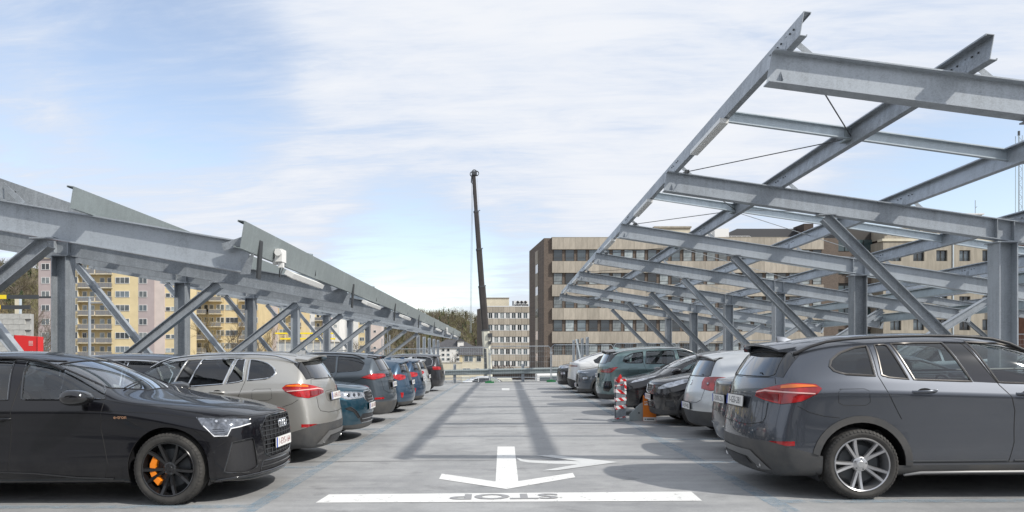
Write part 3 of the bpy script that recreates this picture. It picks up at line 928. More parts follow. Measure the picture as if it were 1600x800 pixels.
def make_car(sp):
    k = CarKit(sp)
    L, w, H, fo, wb = sp['L'], sp['w'], sp['H'], sp['fo'], sp['wb']
    tr, tw = sp['tyre']; pm = sp['paint']
    axles = (fo, fo+wb)
    ar = tr+sp.get('agap', .045)
    M_c = sp.get('clad')          # cladding material or None
    # lower cladding: sills and bumpers, then arches
    if M_c:
        zc = sp.get('cladz', .34)
        for pl in sp.get('cladH', []):
            k.region('lower_cladding', 'H', pl, M_c, mirror='join')
    # arch trims and wheel openings
    for ax in axles:
        cz = tr+.01
        if M_c:
            out = [(ax+(ar+sp.get('aw', .055))*1.0, .05)]+arc(ax, cz, ar+sp.get('aw', .055), 0, 180, 20)+[(ax-(ar+sp.get('aw', .055)), .05)]
            reg = carve(k.bm, 'S', out)
            inn = [(ax+ar, .0)]+arc(ax, cz, ar, 0, 180, 20)+[(ax-ar, .0)]
            carve(reg, 'S', inn)
            if len(reg.faces): k.add('wheel_arch_trim', reg, M_c, .008, 'pair', thick=.03)
        inn = [(ax+ar, .0)]+arc(ax, cz, ar, 0, 180, 20)+[(ax-ar, .0)]
        carve(k.bm, 'S', inn)
        # remove underside under the wheel
        und = [f for f in k.bm.faces if abs(f.calc_center_median().x-ax) < ar and f.calc_center_median().y > w-tw-.12 and f.calc_center_median().z < sp.get('zf', .2)+.03]
        bmesh.ops.delete(k.bm, geom=und, context='FACES')
        if not M_c:
            q = MB(); q.tube([(x, w*interp(sp['wid'], ax)*.985, z) for x, z in arc(ax, cz, ar, 0, 180, 24)], .012, 6)
            pts = []
            for x, z in arc(ax, cz, ar+.002, 4, 176, 24):
                h = k.cast('S', x, z); pts.append(h)
            q = MB(); q.tube(pts, .009, 6); k.solid('arch_lip', q, pm, pair=True)
        # liner
        q = MB(); wi = w-.06
        A = arc(ax, cz, ar+.02, -25, 205, 24)
        v = [(x, wi, z) for x, z in A]+[(x, w-tw-.16, z) for x, z in A]
        nA = len(A)
        q.add(v, [(i, i+1, nA+i+1, nA+i) for i in range(nA-1)]+[tuple(range(nA, 2*nA))])
        k.solid('wheel_liner', q, M_black, pair=True)
    # features
    for f in sp['feat']:
        f = dict(f); nm = f.pop('n'); kd = f.pop('k'); pts = f.pop('p'); m = f.pop('m')
        k.region(nm, kd, pts, m, **f)
    k.add('body', k.bm, pm, 0, 'join', thick=.018)
    for f in sp.get('seams', []):
        k.seam(*f)
    for fn in sp.get('extra', []): fn(k)
    # cabin
    cx = sp.get('cab', (1.5, 3.7))
    q = MB(); q.box(cx[0]+.0, -w+.16, .75, cx[0]+.42, w-.16, sp.get('dashz', .98)); k.solid('dashboard', q, M_int)
    for y in (-.37, .37):
        k.solid('seat', seatmb(cx[0]+1.12, y), M_seat); k.solid('headrest', headrest(cx[0]+1.40, y, 1.27), M_seat)
        k.solid('seat', seatmb(cx[0]+2.0, y, .6, .5), M_seat); k.solid('headrest', headrest(cx[0]+2.26, y, 1.22), M_seat)
    q = MB(); q.tube([(cx[0]+.50+.09*math.sin(a), -.37*sp.get('rhd', 1)+.18*math.cos(a), .98+.17*math.sin(a)) for a in [i*math.pi/8 for i in range(16)]], .014, 6, closed=True)
    k.solid('steering_wheel', q, M_int)
    # mirrors
    if sp.get('mirror'):
        mx_, mz = sp['mirror']; mc = sp.get('mirmat', pm)
        hh = k.cast('S', mx_, mz-.06)
        y0 = hh.y
        ms = subdivide_cage(*mirror_cage(mx_, y0, mz), {}, 2)
        sc_ = sp.get('mscale', 1.0)
        q = MB(); q.add([(mx_+(v.co.x-mx_)*sc_, y0+(v.co.y-y0)*(1+(sc_-1)*.4), mz+(v.co.z-mz)*(1+(sc_-1)*.5)) for v in ms.vertices], [tuple(p.vertices) for p in ms.polygons], mc)
        q.sweep([(-.03, -.05), (.03, -.05), (.03, .05), (-.03, .05)], (mx_-.02, y0-.08, mz-.07), (mx_+.02, y0+.12, mz+.0), (1, 0, 0), M_gloss)
        bpy.data.meshes.remove(ms)
        k.solid('door_mirror', q, None, 60, pair=True)
    # handles
    for hx, hz in sp.get('handles', []):
        h = k.cast('S', hx, hz)
        q = MB(); t = .012
        q.tube([(hx-.11, h.y-.006, hz+.004), (hx-.09, h.y+.022, hz+.004), (hx-.03, h.y+.034, hz+.001), (hx+.04, h.y+.034, hz-.001), (hx+.09, h.y+.022, hz-.003), (hx+.11, h.y-.006, hz-.004)], .013, 8)
        q.v = [(a, b, hz+(c-hz)*1.15) for a, b, c in q.v]
        q2 = MB(); q2.lathe([(0, -.004), (.042, -.001), (.052, .003), (0, .003)], 16, 'y', (0, 0, 0))
        q2.v = [(hx+a*1.25, h.y+b, hz+c*.62) for a, b, c in q2.v]
        k.solid('handle_recess', q2, M_seam, pair=True)
        k.solid('door_handle', q, sp.get('hmat', pm), 60, pair=True)
    # roof rails
    if sp.get('rails'):
        x0, x1, ry, rm_ = sp['rails']
        P = []
        for i in range(15):
            x = x0+(x1-x0)*i/14; h = k.cast('T', x, ry); e = min(1, min(i, 14-i)/1.5)
            P.append((x, ry, h.z+.012+.038*e))
        q = MB(); q.tube(P, .016, 8); k.solid('roof_rail', q, rm_, 60, pair=True)
    if sp.get('fin'):
        x = sp['fin']; h = k.cast('T', x, 0)
        q = MB(); q.add([(x-.11, 0, h.z-.01), (x+.09, -.03, h.z-.01), (x+.09, .03, h.z-.01), (x+.10, 0, h.z+.055), (x-.0, -.032, h.z-.01), (x, .032, h.z-.01), (x+.02, 0, h.z+.045)],
                        [(0, 4, 6), (0, 6, 5), (4, 1, 3, 6), (5, 6, 3, 2), (1, 2, 3)])
        k.solid('aerial_fin', q, pm, 70)
    # plates
    for pl in sp.get('plates', []):
        end, z, txt, tm, tilt = pl
        sg = -1 if end == 'F' else 1
        x = max(sg*k.cast('F' if end == 'F' else 'R', yy, z+dz).x for yy in (0.0, .12, .24) for dz in (-.06, 0, .06))*sg
        x += sg*.016
        q = MB(); q.box(-.26, -.056, -.006, .26, .056, .006, M_plate); q.box(-.26, -.056, .0062, -.222, .056, .0072, M_blue)
        q.box(-.268, -.064, -.008, .268, .064, -.004, M_black)
        me = q.mesh('number_plate')
        tme = text_mesh(txt, .098, 'plate_lettering', tm)
        # local frame: x right as read, y up, z out of the car
        Mx = Matrix(((0, 0, sg, x), (-sg*-1 if False else (1 if sg > 0 else -1), 0, 0, 0), (0, 1, 0, z), (0, 0, 0, 1)))
        rt = Matrix.Translation((0, 0, 0))
        Mt = Matrix.Translation((x, 0, z)) @ Matrix.Rotation(sg*tilt, 4, 'Y') @ Matrix.Translation((-x, 0, -z)) @ Mx
        me.transform(Mt)
        tme.transform(Mt @ Matrix.Translation((.02, -.002, .0075)) @ Matrix.Diagonal((1.02, 1.05, 1, 1)))
        k.parts.append(('number_plate', me, None, None)); k.parts.append(('plate_lettering', tme, None, 'number_plate'))
    # assemble
    root = thing(sp['name'], sp['label'], 'car')
    last = {}
    for nm, me, lb, par in k.parts:
        p = last.get(par, root) if par else root
        o = link(nm, me, p, lb); last[nm] = o
    ty, rim, dsc, cap, nuts = get_wheel(tr, tw, sp['rim'][0], sp['rim'][1], sp['rim'][2])
    for ax in axles:
        for sg in (1, -1):
            wh = bpy.data.objects.new('wheel', rim); C.objects.link(wh); wh.parent = root
            wh.location = (ax, sg*(w-.012-tw/2), tr); wh.rotation_euler = (0, sp.get('spin', .3)*(1 if sg > 0 else -1), 0 if sg > 0 else math.pi)
            link('tyre', ty, wh); link('brake_disc', dsc, wh); link('hub_cap', cap, wh); link('wheel_bolts', nuts, wh)
            if sp.get('caliper'):
                q = MB(); cr_ = sp['rim'][0]*.70
                A = [(a*math.pi/8+math.pi*.0) for a in range(-2, 3)]
                q.add([(rr*math.cos(a), yy, rr*math.sin(a)) for yy in (.0, tw*.32) for rr in (cr_*.80, cr_*1.10) for a in A],
                      [(i, i+1, 6+i, 5+i) for i in range(4)]+[(10+i, 11+i, 16+i, 15+i) for i in range(4)]+[(5+i, 6+i, 16+i, 15+i) for i in range(4)]+[(i, i+1, 11+i, 10+i) for i in range(4)]+[(0, 5, 15, 10), (4, 9, 19, 14)])
                o = q.build('brake_caliper', sp['caliper'], wh, 30)
                o.rotation_euler = (0, sp['calrot'], 0)
    k.bm.free(); k.ref.free()
    return root
def mirror_cage(x, y, z):
    """rounded door mirror shell reaching out from the door"""
    V = []; F = []
    secs = [(y+.03, .04, .045, .04, 0), (y+.08, .115, .075, .08, .0), (y+.21, .125, .085, .09, .01), (y+.29, .07, .06, .06, .02)]
    for yy, a, b1, b2, dz in secs:
        for (sx, sz) in ((-1, -.7), (.55, -.9), (.75, .0), (.55, .9), (-.7, .9), (-1.25, .1)):
            V.append((x+sx*a, yy, z+dz+(sz*(b1 if sz > 0 else b2))))
    for i in range(3):
        for k in range(6):
            l = (k+1) % 6; F.append((i*6+k, i*6+l, i*6+6+l, i*6+6+k))
    F.append((0, 1, 2, 3)); F.append((0, 3, 4, 5)); F.append((18, 19, 20, 21)); F.append((18, 21, 22, 23))
    return V, F
def place(root, x_end, y, faces, yaw=0.0):
    """faces +1: front towards +x; the front bumper's x or rear bumper's x is x_end on the aisle side"""
    # local x runs from the front bumper to the rear
    tilt = Matrix.Rotation(-math.atan(DS), 4, 'Y')
    rz_ = Matrix.Rotation((math.pi if faces > 0 else 0)+yaw, 4, 'Z')
    root.matrix_world = Matrix.Translation((x_end, y, deckz(x_end))) @ tilt @ rz_
# ---- specs
M_lampw2 = mat('smoked_lamp_lens', (.06, .065, .075), .10, .6, coat=1, col2=(.30, .32, .36), vscale=12)
SILV_RIM = mat('silver_alloy', (.50, .50, .51), .28, .85)
DARK_RIM = mat('gloss_black_alloy', (.012, .012, .013), .22, .3, coat=.6)
GREY_RIM = mat('grey_alloy', (.22, .22, .23), .3, .8)
P_eblack = paint('black_metallic_paint', (.004, .004, .006), .0, .3, .8, .07); P_eblack.node_tree.nodes['Principled BSDF'].inputs['Specular IOR Level'].default_value = .15
P_grey = paint('mineral_grey_paint', (.085, .094, .112), .7, .27)
P_gold = paint('champagne_silver_paint', (.47, .455, .42), .7, .34)
P_teal = paint('petrol_blue_paint', (.010, .060, .095), .6, .3)
P_slate = paint('slate_grey_paint', (.085, .105, .125), .6, .34)
P_blue = paint('mid_blue_paint', (.05, .095, .15), .6, .32)
P_blue2 = paint('deep_blue_paint', (.03, .065, .12), .6, .32)
P_silver = paint('silver_paint', (.56, .58, .59), .6, .34, 1.0, .12)
P_white = paint('pearl_white_paint', (.62, .63, .63), .1, .3)
P_mpv = paint('charcoal_paint', (.035, .036, .042), .6, .3)
P_green = paint('sage_green_paint', (.135, .205, .21), .5, .34)
P_black2 = paint('plain_black_paint', (.007, .007, .009), .2, .25)
P_kona = paint('steel_grey_paint', (.10, .12, .145), .6, .34)
P_navy = paint('night_blue_paint', (.012, .016, .026), .5, .28)
P_red = paint('dark_red_paint', (.12, .012, .012), .3, .3)

def base(idn, L, w, H, fo, wb, **kw):
    """common proportions; kw overrides. hood, cowl, roof, tail given as numbers"""
    hz = kw.get('hz', .95)       # bonnet leading edge height
    cx, cz = kw.get('cowl', (1.35, 1.08))
    rx = kw.get('roofx', cx+.80)
    tx, tz = kw.get('tail', (L-.35, H-.12))
    bf, br = kw.get('bf', cz-.04), kw.get('br', cz+.08)
    d = dict(id=idn, L=L, w=w, H=H, fo=fo, wb=wb, zf=.2, lvl=2)
    d['st'] = [0, .12, .42, fo, cx-.05, cx+.35, rx+.05, (rx+fo+wb)/2-.1, fo+wb-.25, fo+wb+.15, L-.45, L-.2, L]
    d['top'] = [(0, hz-.015), (.12, hz+.02), (.45, hz+.06), (fo, (hz+cz)/2+.05), (cx, cz+.015), (cx+.35, cz+(H-cz)*.55), (rx, H-.05), (rx+.5, H), (fo+wb-.5, H-.005), (fo+wb+.1, H-.04), (tx, tz)]
    d['belt'] = [(0, hz-.12), (.3, hz-.07), (cx, bf), (fo+wb, br), (L, br)]
    d['wid'] = [(0, .86), (.12, .93), (.42, .98), (fo, 1.0), (L*.55, .99), (fo+wb, 1.0), (L-.3, .97), (L, .93)]
    d['wc'] = [(0, .74), (.5, .82), (cx-.1, .86), (cx+.35, .80), (rx, .73), (L*.6, .72), (fo+wb, .71), (L-.35, .68)]
    d['drop'] = [(0, .02), (.5, .035), (cx, .06), (cx+.35, .08), (rx, .085), (L, .085)]
    d['F'] = [(.15, .10), (.3, .02), (.45, .0), (.62, .0), (.8, .03), (.95, .10), (1.05, .2), (1.6, .6)]
    d['R'] = [(.15, L-.14), (.3, L-.05), (.45, L-.0), (.62, L-.0), (.72, L-.03), (.85, L-.07), (1.0, L-.08), (1.1, L-.12), (tz-.03, tx), (1.9, tx-.1)]
    for a in ('L', 'w', 'H', 'fo', 'wb'): pass
    d.update({k_: v for k_, v in kw.items() if k_ not in ('hz', 'cowl', 'roofx', 'tail', 'bf', 'br')})
    return d
def F_(n, k, p, m, **kw): return dict(n=n, k=k, p=p, m=m, **kw)
def lipseam(k): pass
def roundel(k, kind, a, b, r=.04, rings=None, m=None):
    h = k.cast(kind, a, b); n_ = k.normal(h); sg = -1 if kind == 'F' else 1
    q = MB(); q.lathe([(0, .008), (r*.72, .008), (r*.74, .004), (r*.78, .009), (r, .008), (r*1.02, 0)], 24, 'y')
    rt = n_.to_track_quat('Y', 'Z').to_matrix()
    q.v = [tuple(rt @ Vector(v)+h) for v in q.v]
    k.solid('badge', q, m or M_chrome, 30)
def spoiler(x0, x1, z, hw, m, drop=.03):
    def fn(k):
        q = MB(); nS = 11; V = []
        for i in range(nS):
            t = -1+2*i/(nS-1); y = hw*t*.94; c = 1-abs(t)**2.4
            zr = z-.05*t*t-.02*abs(t)**6
            xe = x0+(x1-x0)*(.45+.55*c)
            V += [(x0-.10, y, zr+.006), (xe, y, zr-drop), (xe-.006, y, zr-drop-.022), (x0-.02, y, zr-.05)]
        F = []
        for i in range(nS-1):
            for j in range(4): F.append((i*4+j, i*4+(j+1) % 4, i*4+4+(j+1) % 4, i*4+4+j))
        F += [(0, 1, 2, 3), ((nS-1)*4+3, (nS-1)*4+2, (nS-1)*4+1, (nS-1)*4)]
        q.add(V, F); k.solid('roof_spoiler', q, m, 50)
    return fn
def wiper(z, y1=.42, kind='R'):
    def fn(k):
        a = k.cast(kind, .0, z); b = k.cast(kind, y1, z+.02)
        q = MB(); q.tube([a+Vector((.03, 0, -.03)), a+Vector((.035, 0, .0)), b+Vector((.02, 0, 0))], [.022, .014, .006], 6)
        k.solid('rear_wiper', q, M_black)
    return fn
def front_wipers(cx, cz):
    def fn(k):
        for y in (-.05, .55):
            P = []
            for t in (0, .3, .65, 1):
                h = k.cast('T', cx+.12+.10*t, y-.55*t); P.append(h+Vector((0, 0, .018)))
            q = MB(); q.tube(P, .008, 5); k.solid('wiper', q, M_black)
    return fn
def exhaust(y, z, r=.04):
    def fn(k):
        x = k.cast('R', y, max(z, .3)).x
        q = MB(); q.lathe([(r, 0), (r+.004, .005), (r+.004, .14), (r, .14), (r-.006, .13), (r-.008, .0)], 18, 'y', (0, 0, 0))
        q.v = [(x-.13+b, y+a, z+c*.8) for a, b, c in q.v]
        k.solid('exhaust_tip', q, M_satin, 30, pair=True)
    return fn
def slats(end, ys, zs, m, t=.008, d=.03, name='grille_slat', off=0.0):
    """horizontal bars across the centre in front of a recessed grille"""
    def fn(k):
        for z in zs:
            hw = ys(z) if callable(ys) else ys
            P = []
            for i in range(9):
                y = -hw+2*hw*i/8; h = k.cast(end, abs(y), z); P.append((h.x-off if end == 'F' else h.x+off, y, z))
            q = MB(); q.tube(P, t, 4); k.solid(name, q, m, 20)
    return fn
def vslats(end, hw, n_, z0, z1, m, t=.006):
    def fn(k):
        q = MB()
        for i in range(n_):
            y = -hw+2*hw*i/(n_-1); a = k.cast(end, abs(y), z0); b = k.cast(end, abs(y), z1)
            q = MB(); q.tube([(a.x-.004, y, z0), (b.x-.004, y, z1)], t, 4)
            k.solid('grille_bar', q, m, 20)
    return fn
def side_windows(sp, front, rear, quarter=None, trim=(.007, M_gloss), gm=None, three=None):
    sp['feat'] += [F_('side_window', 'S', front, G_clear, off=-.004, trim=trim),
                   F_('side_window', 'S', rear, gm or G_dark, off=-.004, trim=trim)]
    if three: sp['feat'].append(F_('side_window', 'S', three, gm or G_dark, off=-.004, trim=trim))
    if quarter: sp['feat'].append(F_('quarter_window', 'S', quarter, gm or G_dark, off=-.004, trim=trim))

# generic window shapes from beltline points: x of A pillar foot, roof start, B, C, D
def auto_dlo(a0, a1, b, c, d, zb0, zb1, zt, zt2=None, e=None, trim=(.007, M_gloss), gm=None, rr=.0):
    zt2 = zt2 or zt-.03
    bl = lambda x: zb0+(zb1-zb0)*(x-a0)/(d-a0)
    tp = lambda x: interp([(a0, zb0+.04), (a0+(a1-a0)*.55, zb0+(zt-zb0)*.66), (a1, zt), (a1+.5, zt+.018), (c, zt+.005), (d, zt2)], x)
    f = [(a0, bl(a0)), (a0+.02, bl(a0)+.035)]+[(x, tp(x)) for x in (a0+(a1-a0)*.55, a1, b-.04) if x > a0+.03]+[(b-.03, bl(b))]
    r = [(b+.05, bl(b)), (b+.04, tp(b)), ((b+c)/2, tp((b+c)/2)), (c-.03, tp(c)), (c-.0, bl(c))]
    q = None
    if d-c > .15:
        q = [(c+.05, bl(c)), (c+.03, tp(c)), (c+(d-c)*.55, tp(c+(d-c)*.55)), (d-.10, zt2-.03), (d, (zt2+bl(d))/2+.03), (d-.04, bl(d)+.03), (d-.15, bl(d))]
    return f, r, q

# windscreen polygon seen from above, half
def wscreen(cx, rx, w0, w1, bow=.10): return [(cx+.02, -.1), (cx+.02, .25), (cx+.05+bow*.3, w0*.6), (cx+.08+bow, w0), (cx+.10+bow, w0), (rx+.02, w1), (rx-.02, w1*.6), (rx-.04, -.1)]

def hplane(c, n_): return (c, n_)

# --- black electric suv
def spec_etron():
    s = base('etron', 4.90, .965, 1.655, .91, 2.93, hz=.93, cowl=(1.50, 1.13), roofx=2.35, tail=(4.55, 1.48), bf=1.09, br=1.13, lvl=3,
             name='parked_car', label='black electric suv parked nose out, nearest car on the left of the aisle', paint=P_eblack, cf=.36,
             tyre=(.378, .255), rim=(.278, 'ten', DARK_RIM), spin=.35, agap=.05, aw=.055, clad=P_eblack, caliper=M_orcal, calrot=-.2,
             mirror=(1.80, 1.13), mirmat=M_gloss, mscale=1.45, handles=[(2.72, .92), (3.6, .94)], rails=(2.2, 4.3, .66, M_gloss), cab=(1.62, 3.7))
    s['F'] = [(.15, .14), (.22, .04), (.3, .0), (.45, .02), (.62, .015), (.8, .03), (.90, .07), (.97, .16), (1.6, .6)]
    s['top'] = [(0, .90), (.12, .935), (.45, 1.005), (.91, 1.075), (1.5, 1.145), (1.85, 1.33), (2.3, 1.575), (2.8, 1.655), (3.9, 1.63), (4.3, 1.57), (4.55, 1.49)]
    s['wc'] = [(0, .70), (.5, .80), (1.4, .87), (1.85, .80), (2.3, .73), (3, .72), (4.5, .66)]
    s['feat'] = [
        F_('windscreen', 'T', wscreen(1.44, 2.30, .66, .60, .16), G_clear, mirror='join', off=-.003, trim=(.008, M_black)),
        F_('headlight', 'C', [(.60, .96, .92), (.30, .86, .90), (.10, .62, .865), (.12, .66, .80), (.26, .82, .775), (.30, .84, .70), (.42, .92, .70), (.54, .96, .83)], M_lampw2, C0=(.75, .35, .82), trim=(.006, M_gloss)),
        F_('grille', 'F', [(-.1, .87), (.36, .865), (.50, .74), (.44, .46), (.34, .42), (-.1, .42)], M_black, mirror='join', off=-.012, trim=(.010, M_gloss)),
        F_('side_intake', 'C', [(.09, .62, .66), (.25, .84, .64), (.33, .88, .33), (.14, .70, .30), (.07, .56, .34)], M_black, C0=(.8, .3, .5), off=-.012, trim=(.008, M_gloss)),
        F_('lower_intake', 'F', [(-.1, .38), (.48, .39), (.52, .28), (-.1, .27)], M_black, mirror='join', off=-.01, trim=(.007, M_gloss)),
        F_('rear_window', 'R', [(-.1, 1.10), (.64, 1.10), (.58, 1.40), (-.1, 1.43)], G_dark, mirror='join', off=-.003),
        F_('taillight', 'R', [(-.1, .98), (.90, 1.0), (.90, .92), (-.1, .94)], M_red, mirror='join'),
    ]
    f = [(1.60, 1.11), (1.67, 1.195), (1.82, 1.29), (2.06, 1.425), (2.33, 1.52), (2.63, 1.545), (2.52, 1.12), (2.0, 1.112)]
    r = [(2.67, 1.122), (2.77, 1.552), (3.2, 1.555), (3.74, 1.52), (3.80, 1.135)]
    qd = [(3.88, 1.14), (3.85, 1.51), (4.2, 1.44), (4.42, 1.28), (4.30, 1.16)]
    side_windows(s, f, r, qd, trim=(.010, M_gloss))
    s['seams'] = [('S', [(2.58, 1.49), (2.60, 1.1), (2.62, .7), (2.66, .36)], .006), ('S', [(1.62, .90), (1.32, .90), (1.22, .84)], .004), ('S', [(.62, .90), (1.0, .955), (1.45, .985), (2.3, 1.0), (3.4, 1.02)], .004), ('S', [(1.60, 1.10), (1.62, .8), (1.55, .42), (1.60, .30), (2.62, .30), (3.3, .30)]),
                  ('S', [(.56, .93), (.95, 1.01), (1.30, 1.05), (1.58, 1.10)], .004), ('F', [(0, .885), (.4, .88), (.7, .885)], .005),
                  ('S', [(.40, .60), (.30, .66), (.40, .70)], .003)]
    def rings(k):
        for i in range(4):
            y = (-1.5+i)*.062
            x = k.cast('F', abs(y), .765).x-.02
            q = MB(); q.tube([(x+.0, y+.043*math.cos(a), .765+.043*math.sin(a)) for a in [j*math.pi/10 for j in range(20)]], .0075, 6, closed=True)
            k.solid('ring_emblem', q, M_chrome, 60)
    def sill(k):
        q = MB(); P = [k.cast('S', x, z)+Vector((0, .004, 0)) for x, z in [(1.50, .285), (1.9, .30), (2.35, .345), (2.7, .36), (3.3, .36)]]
        q.tube(P, .011, 6); k.solid('sill_strip', q, M_gloss, 60, pair=True)
    def script(k):
        me = text_mesh('e-tron', .055, 'badge_lettering', mat('copper_lettering', (.75, .42, .25), .3, .6))
        h = k.cast('S', 1.40, .925)
        for sg in (1, -1):
            m2 = me.copy()
            m2.transform(Matrix.Translation((1.40, sg*(h.y+.004), .925)) @ (Matrix.Rotation(math.pi, 4, 'Z') @ Matrix.Rotation(R(90), 4, 'X') if sg > 0 else Matrix.Rotation(R(90), 4, 'X')))
            k.parts.append(('badge_lettering', m2, None, None))
    def lamps(k):
        for i, (x, y, z) in enumerate([(.19, .74, .855), (.27, .81, .86), (.35, .86, .862)]):
            h, n_ = k.cast('F', y, z), None
            q = MB(); q.lathe([(0, .006), (.012, .006), (.016, 0), (0, 0)], 12, 'y'); rt = k.normal(h).to_track_quat('Y', 'Z').to_matrix()
            q.v = [tuple(rt @ Vector(v)+h) for v in q.v]; k.solid('lamp_lens', q, M_lampw, 40, pair=True)
        P = [(.10, .62, .815), (.26, .82, .785), (.32, .855, .715)]
        C0 = Vector((.75, .35, .82)); Q = []
        pts = [Vector((.115, .64, .812)), Vector((.2, .76, .79)), Vector((.275, .825, .78)), Vector((.31, .85, .71)), Vector((.42, .91, .71)), Vector((.52, .945, .82))]
        for p in pts:
            hh = k.bvh.ray_cast(C0, (p-C0).normalized()); Q.append((hh[0] or p)+(p-C0).normalized()*.006)
        q = MB(); q.tube(Q, .0065, 6); k.solid('light_strip', q, mat('white_lamp_strip', (.85, .86, .88), .2, 0, coat=1), 60, pair=True)
        q = MB()
        for j in range(5):
            z = .70+.016*j
        Q2 = []
        for j in range(4):
            z = .715+.022*j
            a = C0+(Vector((.33, .86, z))-C0).normalized()*2; b = C0+(Vector((.43, .92, z))-C0).normalized()*2
            A = k.bvh.ray_cast(C0, (a-C0).normalized())[0]; B = k.bvh.ray_cast(C0, (b-C0).normalized())[0]
            if A and B:
                q = MB(); q.tube([A*1.0+Vector((-.003, .004, 0)), B+Vector((-.002, .005, 0))], .004, 5); k.solid('lamp_fin', q, M_lampw2, 40, pair=True)
    def sensor(k):
        h = k.cast('S', .43, .55)
        q = MB(); q.lathe([(0, .003), (.014, .003), (.016, 0)], 12, 'y', tuple(h)); k.solid('parking_sensor', q, M_gloss, 40, pair=True)
    def splitter(k):
        P = [k.cast('F', y, .265) for y in (0, .3, .55, .7, .8)]
        P = [p+Vector((-.012, 0, 0)) for p in P]+[k.cast('S', .38, .25)+Vector((0, .006, 0)), k.cast('S', .45, .24)+Vector((0, .006, 0))]
        q = MB(); q.tube(P, .014, 6); k.solid('lower_lip', q, M_gloss, 60, pair=True)
    s['extra'] = [rings, sill, script, lamps, sensor, splitter, front_wipers(1.46, 1.13), vslats('F', .40, 9, .44, .85, M_gloss, .006),
                  slats('F', lambda z: interp([(.42, .33), (.46, .43), (.74, .49), (.86, .36)], z), [.46, .51, .56, .61, .66, .71, .76, .81, .85], M_dark, .0055, off=.0),
                  slats('F', .5, [.33], M_gloss, .01)]
    s['plates'] = [('F', .56, '1-EYS-164', M_ptext, 0.0)]
    return s
